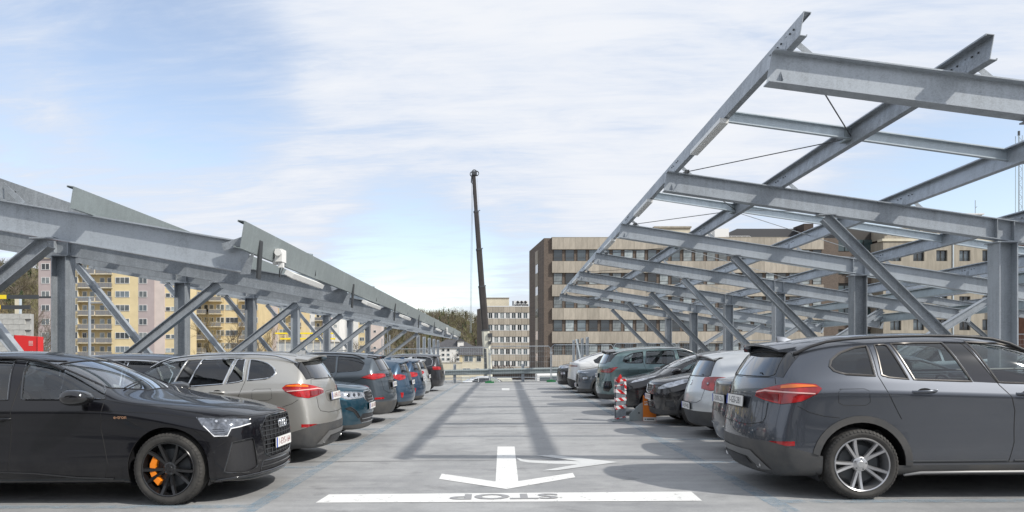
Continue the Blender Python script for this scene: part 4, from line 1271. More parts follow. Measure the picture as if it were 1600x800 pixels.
# --- compact crossover (two of them)
def spec_x1(label, pt, trimm, txt, tm, hm):
    s = base('x1', 4.44, .91, 1.625, .83, 2.67, hz=.92, cowl=(1.25, 1.08), roofx=1.95, tail=(4.12, 1.50), bf=1.05, br=1.16, lvl=3,
             name='parked_car', label=label, paint=pt, tyre=(.345, .235), rim=(.255, 'double5', SILV_RIM), agap=.055, aw=.065, clad=M_clad,
             mirror=(1.46, 1.12), handles=[(1.98, 1.01), (2.92, 1.045)], hmat=hm, rails=(1.80, 4.0, .60, M_black if trimm is not M_chrome else M_chrome), fin=3.85, cab=(1.45, 3.6), cr=.26, spin=.42)
    s['st'] = [0, .12, .42, .83, 1.20, 1.58, 1.95, 2.5, 3.1, 3.55, 3.95, 4.2, 4.44]
    s['R'] = [(.15, 4.28), (.28, 4.39), (.42, 4.44), (.60, 4.44), (.72, 4.41), (.84, 4.33), (1.0, 4.345), (1.12, 4.33), (1.2, 4.28), (1.50, 4.08), (1.6, 4.0)]
    s['top'] = [(0, .905), (.12, .94), (.45, .99), (.83, 1.05), (1.24, 1.10), (1.60, 1.36), (1.95, 1.56), (2.45, 1.62), (3.4, 1.615), (3.9, 1.575), (4.12, 1.53)]
    s['wc'] = [(0, .72), (.5, .80), (1.18, .86), (1.6, .80), (1.95, .74), (3, .73), (3.6, .72), (4.2, .68)]
    s['cladH'] = [[((3.86, 0, 0), (-1, 0, 0)), ((4.0, 0, .47), (-.30, 0, 1)), ((0, 0, .56), (0, 0, 1))],
                  [((.50, 0, 0), (1, 0, 0)), ((0, 0, .36), (0, 0, 1))],
                  [((1.0, 0, 0), (-1, 0, 0)), ((3.2, 0, 0), (1, 0, 0)), ((0, 0, .335), (0, 0, 1)), ((0, .6, 0), (0, -1, 0))]]
    tl = [(3.86, .91, 1.09), (3.92, .91, 1.14), (4.15, .87, 1.155), (4.33, .62, 1.10), (4.37, .45, 1.055), (4.37, .43, .995), (4.34, .62, .955), (4.22, .80, .93), (4.05, .88, .965), (3.90, .91, 1.045)]
    C0 = (3.75, .25, 1.03)
    s['feat'] = [
        F_('windscreen', 'T', wscreen(1.23, 1.92, .64, .58, .14), G_clear, mirror='join', off=-.003, trim=(.008, M_black)),
        F_('rear_window', 'R', [(-.1, 1.20), (.52, 1.20), (.60, 1.22), (.545, 1.44), (-.1, 1.465)], G_dark, mirror='join', off=-.004, trim=(.006, M_seam)),
        F_('pillar_gloss_panel', 'C', [(4.27, .61, 1.20), (4.20, .76, 1.19), (4.03, .72, 1.45), (4.0, .60, 1.48), (4.10, .545, 1.44)], M_gloss, C0=(3.6, .15, 1.25), off=.003),
        F_('taillight', 'C', tl, M_red, C0=C0, off=.006, trim=(.004, M_seam)),
        F_('bumper_reflector', 'C', [(4.13, .885, .575), (4.13, .885, .53), (4.36, .66, .52), (4.38, .62, .545), (4.30, .74, .565)], M_red, C0=(3.7, .2, .55), off=.004),
        F_('headlight', 'C', [(.62, .90, .90), (.3, .84, .90), (.08, .50, .84), (.1, .52, .74), (.3, .82, .74)], M_lampw, C0=(.8, .3, .82), trim=(.005, M_seam)),
        F_('grille', 'F', [(.03, .80), (.26, .81), (.30, .72), (.24, .58), (.05, .58)], M_black, off=-.02, trim=(.009, M_chrome)),
        F_('lower_intake', 'F', [(-.1, .46), (.6, .48), (.5, .30), (-.1, .30)], M_black, mirror='join', off=-.02),
    ]
    fr = [(1.27, 1.075), (1.40, 1.18), (1.58, 1.31), (1.78, 1.42), (2.03, 1.49), (2.37, 1.512), (2.22, 1.115), (1.8, 1.095)]
    r1 = [(2.46, 1.13), (2.60, 1.51), (2.85, 1.515), (3.09, 1.508), (2.985, 1.158)]
    r2 = [(3.035, 1.162), (3.13, 1.505), (3.245, 1.50), (3.275, 1.19)]
    q3 = [(3.34, 1.20), (3.325, 1.495), (3.45, 1.478), (3.60, 1.43), (3.70, 1.36), (3.73, 1.30), (3.70, 1.25), (3.60, 1.22)]
    s['feat'] += [F_('side_window', 'S', fr, G_clear, off=-.004, trim=(.010, trimm)), F_('side_window', 'S', r1, G_mid if pt is P_grey else G_dark, off=-.004, trim=(.010, trimm)),
                  F_('side_window', 'S', r2, G_dark, off=-.004, trim=(.009, trimm)), F_('quarter_window', 'S', q3, G_dark, off=-.004, trim=(.012, trimm))]
    pil = [(2.235, 1.11), (2.385, 1.505), (2.585, 1.512), (2.445, 1.125)]
    s['feat'].append(F_('door_pillar_panel', 'S', pil, M_gloss, off=-.001))
    s['seams'] = [('S', [(3.30, 1.49), (3.31, 1.2), (3.26, 1.05), (3.19, .9), (3.13, .78)]),
                  ('S', [(2.42, 1.5), (2.22, 1.09), (2.14, .98), (2.11, .85), (2.12, .55), (2.17, .36)]),
                  ('S', [(1.36, 1.07), (1.25, .95), (1.22, .6), (1.27, .36), (2.17, .36), (3.10, .36)]),
                  ('S', [(3.70, 1.08), (3.47, 1.08), (3.43, 1.06), (3.42, .95), (3.46, .92), (3.66, .92), (3.71, .95), (3.71, 1.05), (3.68, 1.08)], .003),
                  ('S', [(4.08, .92), (3.98, .86), (3.85, .82), (3.70, .80)], .004),
                  ('R', [(0, .70), (.4, .705), (.60, .74), (.63, .80), (.62, .94)], .005), ('R', [(.66, 1.13), (.62, 1.19), (.5, 1.19), (0, 1.185)], .004),
                  ('R', [(0, .86), (.3, .86), (.36, .88), (.36, 1.0), (.30, 1.015), (0, 1.02)], .003)]
    def amber(k):
        reg = None
        pts = [Vector(p) for p in [(3.90, .91, 1.11), (3.95, .91, 1.13), (4.15, .87, 1.14), (4.24, .80, 1.125), (4.24, .80, 1.095), (4.12, .87, 1.10)]]
        r_ = carve(k.ref2, 'C', pts, C0, keep=True)
        if len(r_.faces): k.add('indicator_lens', r_, M_amber, .012, 'pair')
        pts = [Vector(p) for p in [(4.30, .70, 1.07), (4.34, .60, 1.075), (4.37, .45, 1.045), (4.37, .44, 1.03), (4.335, .6, 1.055), (4.25, .80, 1.05), (3.93, .91, 1.035), (3.93, .91, 1.045), (4.25, .79, 1.065)]]
        r_ = carve(k.ref2, 'C', pts, C0, keep=True)
        if len(r_.faces): k.add('lamp_strip', r_, mat('pale_lamp_strip', (.75, .45, .42), .2, coat=1), .012, 'pair')
        pts = [Vector(p) for p in [(4.26, .79, .95), (4.335, .62, .97), (4.37, .45, 1.0), (4.37, .45, 1.02), (4.335, .6, 1.035), (4.26, .79, 1.03)]]
        r_ = carve(k.ref2, 'C', pts, C0, keep=True)
        if len(r_.faces): k.add('inner_lamp', r_, M_redd, .011, 'pair')
    def skid(k):
        q = MB(); P = [(0, .30), (.35, .30), (.47, .40), (.52, .50), (.60, .50), (.66, .38), (.78, .26)]
        V = []
        r_ = carve(k.ref2, 'R', [(-.1, .44), (.44, .44), (.56, .36), (.66, .27), (.52, .255), (.45, .31), (.36, .37), (-.1, .375)], keep=True)
        if len(r_.faces): k.add('skid_trim', r_, mat('silver_grey_trim', (.17, .17, .17), .4, .4), .012, 'join')
        r_ = carve(k.ref2, 'R', [(-.1, .36), (.30, .36), (.38, .29), (-.1, .28)], keep=True)
        if len(r_.faces): k.add('diffuser', r_, M_black, .010, 'join')
    def sillb(k):
        q = MB(); q.tube([k.cast('S', x, z)+Vector((0, .012, 0)) for x, z in [(1.35, .255), (1.9, .265), (2.5, .265), (2.95, .26), (3.10, .235)]], .016, 6)
        k.solid('sill_strip', q, mat('dull_sill_metal', (.20,.20,.20), .45, .8), 60, pair=True)
        for x0, x1 in ((1.30, 2.12), (2.18, 3.10)):
            q = MB(); q.tube([k.cast('S', x0+(x1-x0)*t/6, .375)+Vector((0, .002, 0)) for t in range(7)], .008, 6); k.solid('door_moulding', q, M_satin if False else M_dark, 60, pair=True)
    def badge(k):
        h = k.cast('R', 0, 1.10); x = h.x+.008
        q = MB(); q.lathe([(0, .004), (.030, .004), (.032, .009), (.041, .008), (.043, 0)], 24, 'y', m=M_chrome)
        q.v = [(x+b, a, 1.10+c) for a, b, c in q.v]; k.solid('badge', q, None, 30)
        for a0 in (0, 180):
            q = MB(); A = arc(0, 0, .029, a0, a0+90, 6)
            q.add([(x+.0055, 0, 1.10)]+[(x+.0055, a, 1.10+b) for a, b in A], [tuple(range(8))]); k.solid('badge_quarter', q, M_blue)
    s['extra'] = [amber, skid, sillb, badge, spoiler(4.04, 4.23, 1.565, .56, pt, .02), wiper(1.215, .38), exhaust(.50, .30), front_wipers(1.25, 1.08)]
    s['plates'] = [('R', .935, txt, tm, -.10)]
    return s
# --- the smaller ones seen further down the rows
def std_seams(s, a, b, c, zb, zl=.36, tail=None):
    s['seams'] = [('S', [(b, zb+.25), (b, zb), (b-.06, .8), (b-.04, zl)]), ('S', [(a, zb-.02), (a-.08, .85), (a-.06, zl), (c-.12, zl)]), ('S', [(c, zb+.2), (c-.02, zb-.08), (c-.12, .72)])]
    if tail: s['seams'].append(('R', tail))
def small(idn, label, L, w, H, fo, wb, pt, **kw):
    kw.setdefault('tyre', (.33, .21)); kw.setdefault('rim', (.222, 'five', SILV_RIM)); kw.setdefault('clad', None)
    kw.setdefault('mirror', (kw['cowl'][0]+.18, kw.get('bf', kw['cowl'][1]-.04)+.06))
    s = base(idn, L, w, H, fo, wb, name='parked_car', label=label, paint=pt, **kw)
    s['feat'] = []; s['extra'] = []; s['plates'] = []
    s['cab'] = (kw['cowl'][0]+.1, 3.5)
    return s
def glazing(s, a0, a1, b, c, d, zb0, zb1, zt, zt2=None, trim=(.008, M_gloss), ws=(.62, .56), rw=None, gm=None, cx=None, rx=None):
    s['feat'].append(F_('windscreen', 'T', wscreen(cx, rx, ws[0], ws[1], .13), G_clear, mirror='join', off=-.003, trim=(.007, M_black)))
    if rw: s['feat'].append(F_('rear_window', 'R', rw, gm or G_dark, mirror='join', off=-.004, trim=(.007, M_black)))
    f, r, q = auto_dlo(a0, a1, b, c, d, zb0, zb1, zt, zt2)
    side_windows(s, f, r, q, trim=trim, gm=gm)
def clad_all(L, z=.36, fx=.5, rx=None, zr=None, zs=.33, fo=.8, wb=2.6):
    rx = rx or L-.55
    return [[((fx, 0, 0), (1, 0, 0)), ((0, 0, z), (0, 0, 1))], [((rx, 0, 0), (-1, 0, 0)), ((0, 0, zr or z+.08), (0, 0, 1))],
            [((fo+.25, 0, 0), (-1, 0, 0)), ((fo+wb-.25, 0, 0), (1, 0, 0)), ((0, 0, zs), (0, 0, 1)), ((0, .6, 0), (0, -1, 0))]]
def spec_tiguan():
    s = small('tig', 'petrol blue suv parked nose out between the champagne crossover and the slate grey suv', 4.50, .92, 1.63, .88, 2.68, P_teal,
              hz=.96, cowl=(1.42, 1.10), roofx=2.1, tail=(4.15, 1.52), tyre=(.35, .235), rim=(.24, 'double5', SILV_RIM), clad=M_clad, aw=.05, rails=(2.0, 4.0, .62, M_chrome), cf=.34, lvl=3)
    s['cladH'] = clad_all(4.5, .30)
    glazing(s, 1.56, 2.2, 2.45, 3.35, 4.0, 1.10, 1.16, 1.50, 1.45, cx=1.40, rx=2.1, rw=[(-.1, 1.15), (.6, 1.15), (.53, 1.46), (-.1, 1.48)], trim=(.010, M_chrome))
    s['feat'] += [F_('headlight', 'C', [(.50, .90, .90), (.25, .82, .90), (.07, .50, .87), (.03, .36, .86), (.03, .36, .78), (.09, .56, .765), (.28, .83, .76), (.46, .90, .85)], M_lampw, C0=(.8, .25, .83), trim=(.006, M_chrome)),
                  F_('grille', 'F', [(-.1, .88), (.36, .875), (.37, .74), (.25, .68), (-.1, .68)], M_black, mirror='join', off=-.012, trim=(.008, M_chrome)),
                  F_('lower_intake', 'F', [(-.1, .46), (.50, .48), (.58, .40), (.50, .31), (-.1, .31)], M_black, mirror='join', off=-.012),
                  F_('side_intake', 'C', [(.20, .80, .63), (.30, .86, .60), (.16, .74, .53), (.10, .63, .40), (.06, .58, .42), (.13, .70, .56)], M_black, C0=(.8, .25, .52), off=-.004, trim=(.007, M_gloss)),
                  F_('taillight', 'C', [(4.1, .9, 1.05), (4.4, .55, 1.05), (4.4, .55, .92), (4.1, .9, .92)], M_red, C0=(3.7, .2, 1.0))]
    s['extra'] += [slats('F', .35, [.73, .79, .85], M_chrome, .007), slats('F', lambda z: .50, [.385, .32], M_chrome, .009), front_wipers(1.40, 1.1)]
    def eyes(k):
        for x, y in ((.12, .66), (.2, .76), (.06, .54)):
            h = k.cast('F', y, .83); rt = k.normal(h).to_track_quat('Y', 'Z').to_matrix()
            q = MB(); q.lathe([(0, .008), (.028, .01), (.034, 0)], 14, 'y'); q.v = [tuple(rt @ Vector(v)+h) for v in q.v]; k.solid('lamp_lens', q, M_lampd, 40, pair=True)
        r_ = None
    s['extra'].append(eyes)
    s['seams'] = [('F', [(0, .90), (.4, .90), (.75, .905)], .005), ('S', [(.5, .92), (1.0, 1.0), (1.5, 1.08)], .004)]
    std = [('S', [(2.45, 1.4), (2.45, 1.1), (2.38, .8), (2.4, .36)]), ('S', [(1.5, 1.07), (1.4, .8), (1.42, .36), (3.2, .36)])]
    s['seams'] += std
    s['plates'] = [('F', .60, '1-XKV-507', M_ptext, 0)]
    return s
def spec_rav():
    s = small('rav', 'slate grey suv with sharp creased flanks parked tail out behind the petrol blue suv', 4.60, .927, 1.66, .92, 2.69, P_slate,
              hz=.98, cowl=(1.45, 1.12), roofx=2.15, tail=(4.20, 1.56), tyre=(.35, .235), rim=(.24, 'multi', GREY_RIM), clad=M_clad, aw=.07, rails=(2.1, 4.0, .62, M_black), lvl=3, cr=.34, c7=.8, fin=4.0)
    s['R'] = [(.15, 4.42), (.3, 4.55), (.45, 4.60), (.62, 4.60), (.75, 4.56), (.9, 4.50), (1.05, 4.52), (1.15, 4.46), (1.56, 4.22), (1.9, 4.1)]
    s['cladH'] = clad_all(4.6, .34, zr=.50)
    glazing(s, 1.60, 2.25, 2.50, 3.38, 4.02, 1.13, 1.20, 1.53, 1.48, cx=1.43, rx=2.15, rw=[(-.1, 1.20), (.60, 1.20), (.55, 1.49), (-.1, 1.52)])
    s['feat'] += [F_('taillight', 'C', [(3.98, .93, 1.055), (4.20, .90, 1.13), (4.42, .62, 1.13), (4.47, .50, 1.12), (4.47, .50, 1.06), (4.40, .66, 1.03), (4.24, .86, 1.0)], M_red, C0=(3.7, .2, 1.05), off=.012, trim=(.010, M_black)),
                  F_('light_bar', 'R', [(-.1, 1.12), (.42, 1.12), (.42, 1.05), (-.1, 1.05)], M_gloss, mirror='join', off=.010),
                  F_('tail_recess', 'R', [(-.1, .98), (.40, .98), (.44, .76), (-.1, .76)], M_slate_dark, mirror='join', off=-.018, trim=(.008, M_gloss)),
                  F_('bumper_reflector', 'C', [(4.25, .86, .60), (4.45, .70, .60), (4.45, .70, .56), (4.25, .86, .56)], M_red, C0=(3.7, .2, .58), off=.005),
                  F_('headlight', 'C', [(.5, .9, .95), (.1, .5, .93), (.1, .5, .85), (.4, .9, .85)], M_lampw, C0=(.8, .25, .9))]
    s['seams'] = [('S', [(3.42, 1.5), (3.42, 1.15), (3.30, .95), (3.15, .75)]), ('S', [(2.5, 1.5), (2.5, 1.1), (2.42, .8), (2.44, .38)]),
                  ('S', [(3.98, 1.03), (3.75, .95), (3.55, .86)], .006), ('R', [(0, .68), (.5, .69), (.66, .76), (.68, 1.0)], .006)]
    s['handles'] = [(3.05, 1.03)]
    s['extra'] += [spoiler(4.14, 4.36, 1.58, .58, M_gloss), wiper(1.22, .3)]
    s['plates'] = [('R', .87, '2-BHL-936', M_ptext2, -.06)]
    return s
M_slate_dark = mat('recess_grey', (.045, .052, .06), .35, .5, coat=.6)
def spec_fiesta(label, pt, txt, zl=1.0):
    s = small('fie', label, 4.04, .868, 1.47, .82, 2.49, pt, hz=.86, cowl=(1.25, .99), roofx=1.95, tail=(3.75, 1.40), bf=.95, br=1.04, tyre=(.315, .20), rim=(.205, 'five', SILV_RIM), cr=.34, fin=3.3)
    s['R'] = [(.15, 3.88), (.3, 3.98), (.45, 4.04), (.62, 4.02), (.75, 3.96), (.88, 3.93), (1.0, 3.90), (1.1, 3.86), (1.37, 3.74), (1.6, 3.7)]
    glazing(s, 1.42, 2.0, 2.25, 3.05, 3.42, .98, 1.05, 1.36, 1.31, cx=1.22, rx=1.92, rw=[(-.1, 1.06), (.58, 1.06), (.53, 1.30), (-.1, 1.33)])
    s['feat'] += [F_('taillight', 'C', [(3.55, .85, 1.02), (3.65, .84, 1.04), (3.85, .68, 1.03), (3.90, .50, 1.0), (3.91, .50, .93), (3.88, .62, .885), (3.75, .80, .87), (3.62, .85, .93)], M_red, C0=(3.2, .2, .96), off=.008, trim=(.004, M_seam)),
                  F_('bumper_reflector', 'C', [(3.78, .80, .55), (3.88, .74, .55), (3.85, .76, .40), (3.80, .80, .42)], M_red, C0=(3.2, .2, .5), off=.005),
                  F_('lower_bumper', 'H', [((3.5, 0, 0), (-1, 0, 0)), ((0, 0, .30), (0, 0, 1))], M_clad, mirror='join'),
                  F_('headlight', 'C', [(.7, .86, .86), (.2, .7, .83), (.15, .6, .72), (.5, .84, .74)], M_lampw, C0=(.9, .25, .8))]
    s['seams'] = [('R', [(0, .62), (.45, .63), (.56, .70), (.56, .86)], .005), ('S', [(3.05, 1.3), (3.06, 1.02), (2.96, .8), (2.8, .68)]), ('S', [(2.25, 1.34), (2.25, .98), (2.2, .7), (2.22, .33)])]
    s['extra'] += [spoiler(3.68, 3.88, 1.42, .52, pt), wiper(1.07, .3)]
    s['plates'] = [('R', .80, txt, M_ptext2, -.05)]
    return s
def spec_touran():
    s = small('tou', 'charcoal people carrier parked tail out, farthest car on the left of the aisle', 4.53, .915, 1.64, .90, 2.79, P_mpv, hz=.92, cowl=(1.30, 1.05), roofx=2.1, tail=(4.25, 1.55),
              tyre=(.33, .215), rim=(.225, 'five', SILV_RIM), rails=(1.9, 4.1, .66, M_chrome), cr=.25)
    s['R'] = [(.15, 4.38), (.3, 4.48), (.45, 4.53), (.60, 4.53), (.72, 4.48), (1.0, 4.45), (1.15, 4.42), (1.55, 4.27), (1.8, 4.2)]
    glazing(s, 1.5, 2.15, 2.4, 3.35, 4.10, 1.05, 1.09, 1.50, 1.46, cx=1.28, rx=2.1, rw=[(-.1, 1.10), (.68, 1.10), (.62, 1.46), (-.1, 1.50)], trim=(.012, M_chrome))
    s['feat'] += [F_('taillight', 'C', [(4.10, .90, 1.06), (4.35, .74, 1.06), (4.42, .50, 1.04), (4.42, .50, .93), (4.35, .74, .92), (4.12, .90, .93)], M_red, C0=(3.7, .2, 1.0), off=.008),
                  F_('headlight', 'C', [(.6, .9, .88), (.2, .6, .85), (.2, .6, .76), (.5, .88, .76)], M_lampw, C0=(.9, .25, .8))]
    s['seams'] = [('R', [(0, .62), (.6, .63), (.68, .70), (.68, .92)], .006), ('S', [(4.1, .60), (4.53, .60)], .006)]
    s['extra'] += [spoiler(4.2, 4.36, 1.58, .60, P_mpv)]
    s['plates'] = [('R', .80, '1-NPC-642', M_ptext2, 0)]
    return s
def spec_golf():
    s = small('gol', 'silver hatchback with round red tail lamps parked tail out next to the dark saloon', 4.20, .88, 1.50, .87, 2.58, P_silver, hz=.88, cowl=(1.25, 1.02), roofx=1.95, tail=(3.86, 1.42), bf=.98, br=1.04,
              tyre=(.325, .21), rim=(.21, 'five', SILV_RIM), cr=.30, rails=None, lvl=3)
    s['R'] = [(.15, 4.06), (.3, 4.14), (.45, 4.20), (.60, 4.20), (.72, 4.17), (.86, 4.10), (1.0, 4.07), (1.08, 4.03), (1.42, 3.84), (1.6, 3.8)]
    glazing(s, 1.42, 2.05, 2.3, 3.15, 3.35, 1.02, 1.07, 1.39, 1.35, cx=1.22, rx=1.92, rw=[(-.1, 1.05), (.60, 1.05), (.53, 1.35), (-.1, 1.38)])
    s['feat'] += [F_('taillight', 'C', [(3.74, .87, 1.03), (3.98, .80, 1.06), (4.07, .52, 1.04), (4.08, .47, .95), (4.08, .50, .84), (4.02, .74, .80), (3.84, .86, .84)], M_red, C0=(3.4, .2, .95), off=.010, trim=(.004, M_seam)),
                  F_('lower_bumper', 'H', [((3.72, 0, 0), (-1, 0, 0)), ((0, 0, .46), (0, 0, 1))], M_clad, mirror='join', off=.003),
                  F_('headlight', 'C', [(.6, .87, .86), (.2, .7, .85), (.15, .6, .74), (.5, .86, .74)], M_lampw, C0=(.9, .25, .8))]
    def lens(k):
        for y, z, r_, m_ in ((.76, .945, .052, M_redd), (.76, .945, .026, M_lampw), (.615, .925, .034, M_redd), (.615, .925, .018, M_lampw)):
            h = k.cast('R', y, z); nn = k.normal(h); rt = nn.to_track_quat('Y', 'Z').to_matrix()
            q = MB(); q.lathe([(0, .018), (r_*.8, .017), (r_, .011)], 20, 'y'); off = nn*(.0 if r_ > .03 else .004)
            q.v = [tuple(rt @ Vector(v)+h+off) for v in q.v]; k.solid('lamp_ring', q, m_, 40, pair=True)
    s['seams'] = [('R', [(0, .60), (.45, .605), (.56, .66), (.58, .84)], .005), ('R', [(.58, 1.03), (.57, 1.045), (0, 1.035)], .004), ('S', [(2.3, 1.36), (2.3, 1.02), (2.24, .8), (2.26, .36)]), ('S', [(3.2, 1.3), (3.2, 1.04), (3.08, .8)]), ('S', [(3.9, .86), (3.72, .80), (3.62, .72)], .004)]
    s['extra'] += [lens, spoiler(3.80, 3.97, 1.44, .54, P_silver), wiper(1.06, .38), lambda k: roundel(k, 'R', 0.0, .93, .05)]
    s['plates'] = [('R', .53, '1-FUP-403', M_ptext2, 0)]
    return s
def spec_sedan():
    s = small('sed', 'dark blue saloon showing only its boot behind the nearest dark grey crossover', 4.60, .90, 1.43, .85, 2.75, P_navy, hz=.82, cowl=(1.35, .96), roofx=2.1, tail=(4.45, 1.04), bf=.92, br=.99,
              tyre=(.32, .22), rim=(.22, 'multi', SILV_RIM), cr=.24)
    s['top'] = [(0, .80), (.12, .84), (.45, .90), (.85, .94), (1.35, .98), (1.7, 1.18), (2.1, 1.37), (2.5, 1.43), (3.1, 1.40), (3.5, 1.28), (3.9, 1.10), (4.2, 1.07), (4.47, 1.05)]
    s['R'] = [(.15, 4.46), (.3, 4.56), (.45, 4.60), (.62, 4.59), (.72, 4.55), (.98, 4.52), (1.05, 4.48), (1.3, 4.4)]
    s['wc'] = [(0, .72), (.5, .82), (1.3, .86), (1.7, .79), (2.1, .70), (3.2, .68), (3.6, .72), (4.0, .84), (4.5, .82)]
    s['drop'] = [(0, .02), (.5, .035), (1.3, .06), (2.1, .085), (3.3, .085), (4.0, .02), (4.5, .015)]
    s['feat'] = [F_('windscreen', 'T', wscreen(1.32, 2.08, .62, .54, .13), G_clear, mirror='join', off=-.003),
                 F_('rear_window', 'T', [(3.25, -.1), (3.25, .5), (3.85, .58), (3.9, -.1)], G_dark, mirror='join', off=-.003),
                 F_('taillight', 'C', [(4.35, .86, .96), (4.50, .66, .96), (4.52, .5, .93), (4.52, .5, .80), (4.50, .68, .78), (4.35, .86, .82)], M_redd, C0=(4.0, .2, .88), off=.008)]
    f, r, q = auto_dlo(1.55, 2.15, 2.4, 3.2, 3.5, .97, 1.0, 1.29, 1.22); side_windows(s, f, r, q)
    s['seams'] = [('R', [(0, .62), (.5, .63), (.60, .70), (.62, .80)], .005)]
    s['extra'] += [lambda k: roundel(k, 'R', 0.0, .95, .038), slats('R', .78, [.42], M_chrome, .008, name='bumper_strip', off=.004)]
    s['plates'] = [('R', .80, '1-SXR-226', M_ptext2, 0)]
    return s
def spec_peugeot():
    s = small('peu', 'small black crossover with slanted headlights, nose out beside the silver hatchback', 4.16, .87, 1.52, .80, 2.54, P_black2, hz=.90, cowl=(1.22, 1.04), roofx=1.95, tail=(3.85, 1.44), tyre=(.325, .205), rim=(.21, 'five', GREY_RIM),
              clad=M_clad, aw=.05, rails=(1.9, 3.6, .58, M_satin), cf=.38, lvl=3)
    s['cladH'] = clad_all(4.16, .32, fo=.8, wb=2.54)
    glazing(s, 1.40, 2.0, 2.2, 3.05, 3.55, 1.04, 1.10, 1.41, 1.36, cx=1.2, rx=1.92, rw=[(-.1, 1.1), (.56, 1.1), (.5, 1.36), (-.1, 1.38)])
    s['feat'] += [F_('headlight', 'C', [(.72, .86, .97), (.45, .82, .955), (.22, .66, .86), (.10, .46, .76), (.12, .50, .72), (.30, .76, .77), (.58, .86, .87)], M_lampw, C0=(.95, .2, .83), trim=(.005, M_black)),
                  F_('grille', 'F', [(-.1, .82), (.28, .815), (.22, .66), (-.1, .63)], M_black, mirror='join', off=-.015, trim=(.011, M_chrome)),
                  F_('lower_intake', 'F', [(-.1, .46), (.32, .47), (.36, .34), (-.1, .34)], M_black, mirror='join', off=-.02),
                  F_('fog_lamp_recess', 'C', [(.17, .68, .50), (.32, .80, .52), (.33, .82, .40), (.16, .68, .38)], M_clad, C0=(.9, .2, .48), off=-.006, trim=(.007, M_clad))]
    s['extra'] += [slats('F', .26, [.68, .72, .76], M_gloss, .006), slats('F', .33, [.37, .40, .43], M_gloss, .006), front_wipers(1.2, 1.04)]
    s['seams'] = [('F', [(0, .855), (.3, .855), (.6, .87)], .005), ('S', [(1.35, 1.0), (1.25, .8), (1.27, .36)])]
    s['plates'] = [('F', .56, '1-DLM-078', M_ptext, 0)]
    return s
def spec_bfiesta():
    s = small('bfi', 'black hatchback with long swept headlight parked nose out just behind the taped steel post', 3.97, .86, 1.48, .80, 2.49, P_black2, hz=.84, cowl=(1.10, 1.0), roofx=1.95, tail=(3.65, 1.38), bf=.96, br=1.03, tyre=(.30, .195), rim=(.20, 'five', GREY_RIM), cf=.42)
    glazing(s, 1.35, 2.0, 2.2, 3.0, 3.35, 1.0, 1.06, 1.36, 1.30, cx=1.10, rx=1.92, rw=[(-.1, 1.05), (.56, 1.05), (.5, 1.3), (-.1, 1.33)])
    s['feat'] += [F_('headlight', 'C', [(.95, .83, .97), (.70, .80, .955), (.32, .68, .84), (.26, .66, .76), (.5, .82, .82), (.8, .85, .92)], M_lampw, C0=(1.1, .2, .8), trim=(.005, M_black)),
                  F_('lower_intake', 'F', [(-.1, .50), (.40, .50), (.45, .32), (-.1, .32)], M_black, mirror='join', off=-.02),
                  F_('fog_lamp_recess', 'C', [(.25, .70, .50), (.38, .80, .50), (.36, .80, .36), (.22, .70, .34)], M_gloss, C0=(.9, .2, .45), off=-.006)]
    s['extra'] += [front_wipers(1.1, 1.0)]
    return s
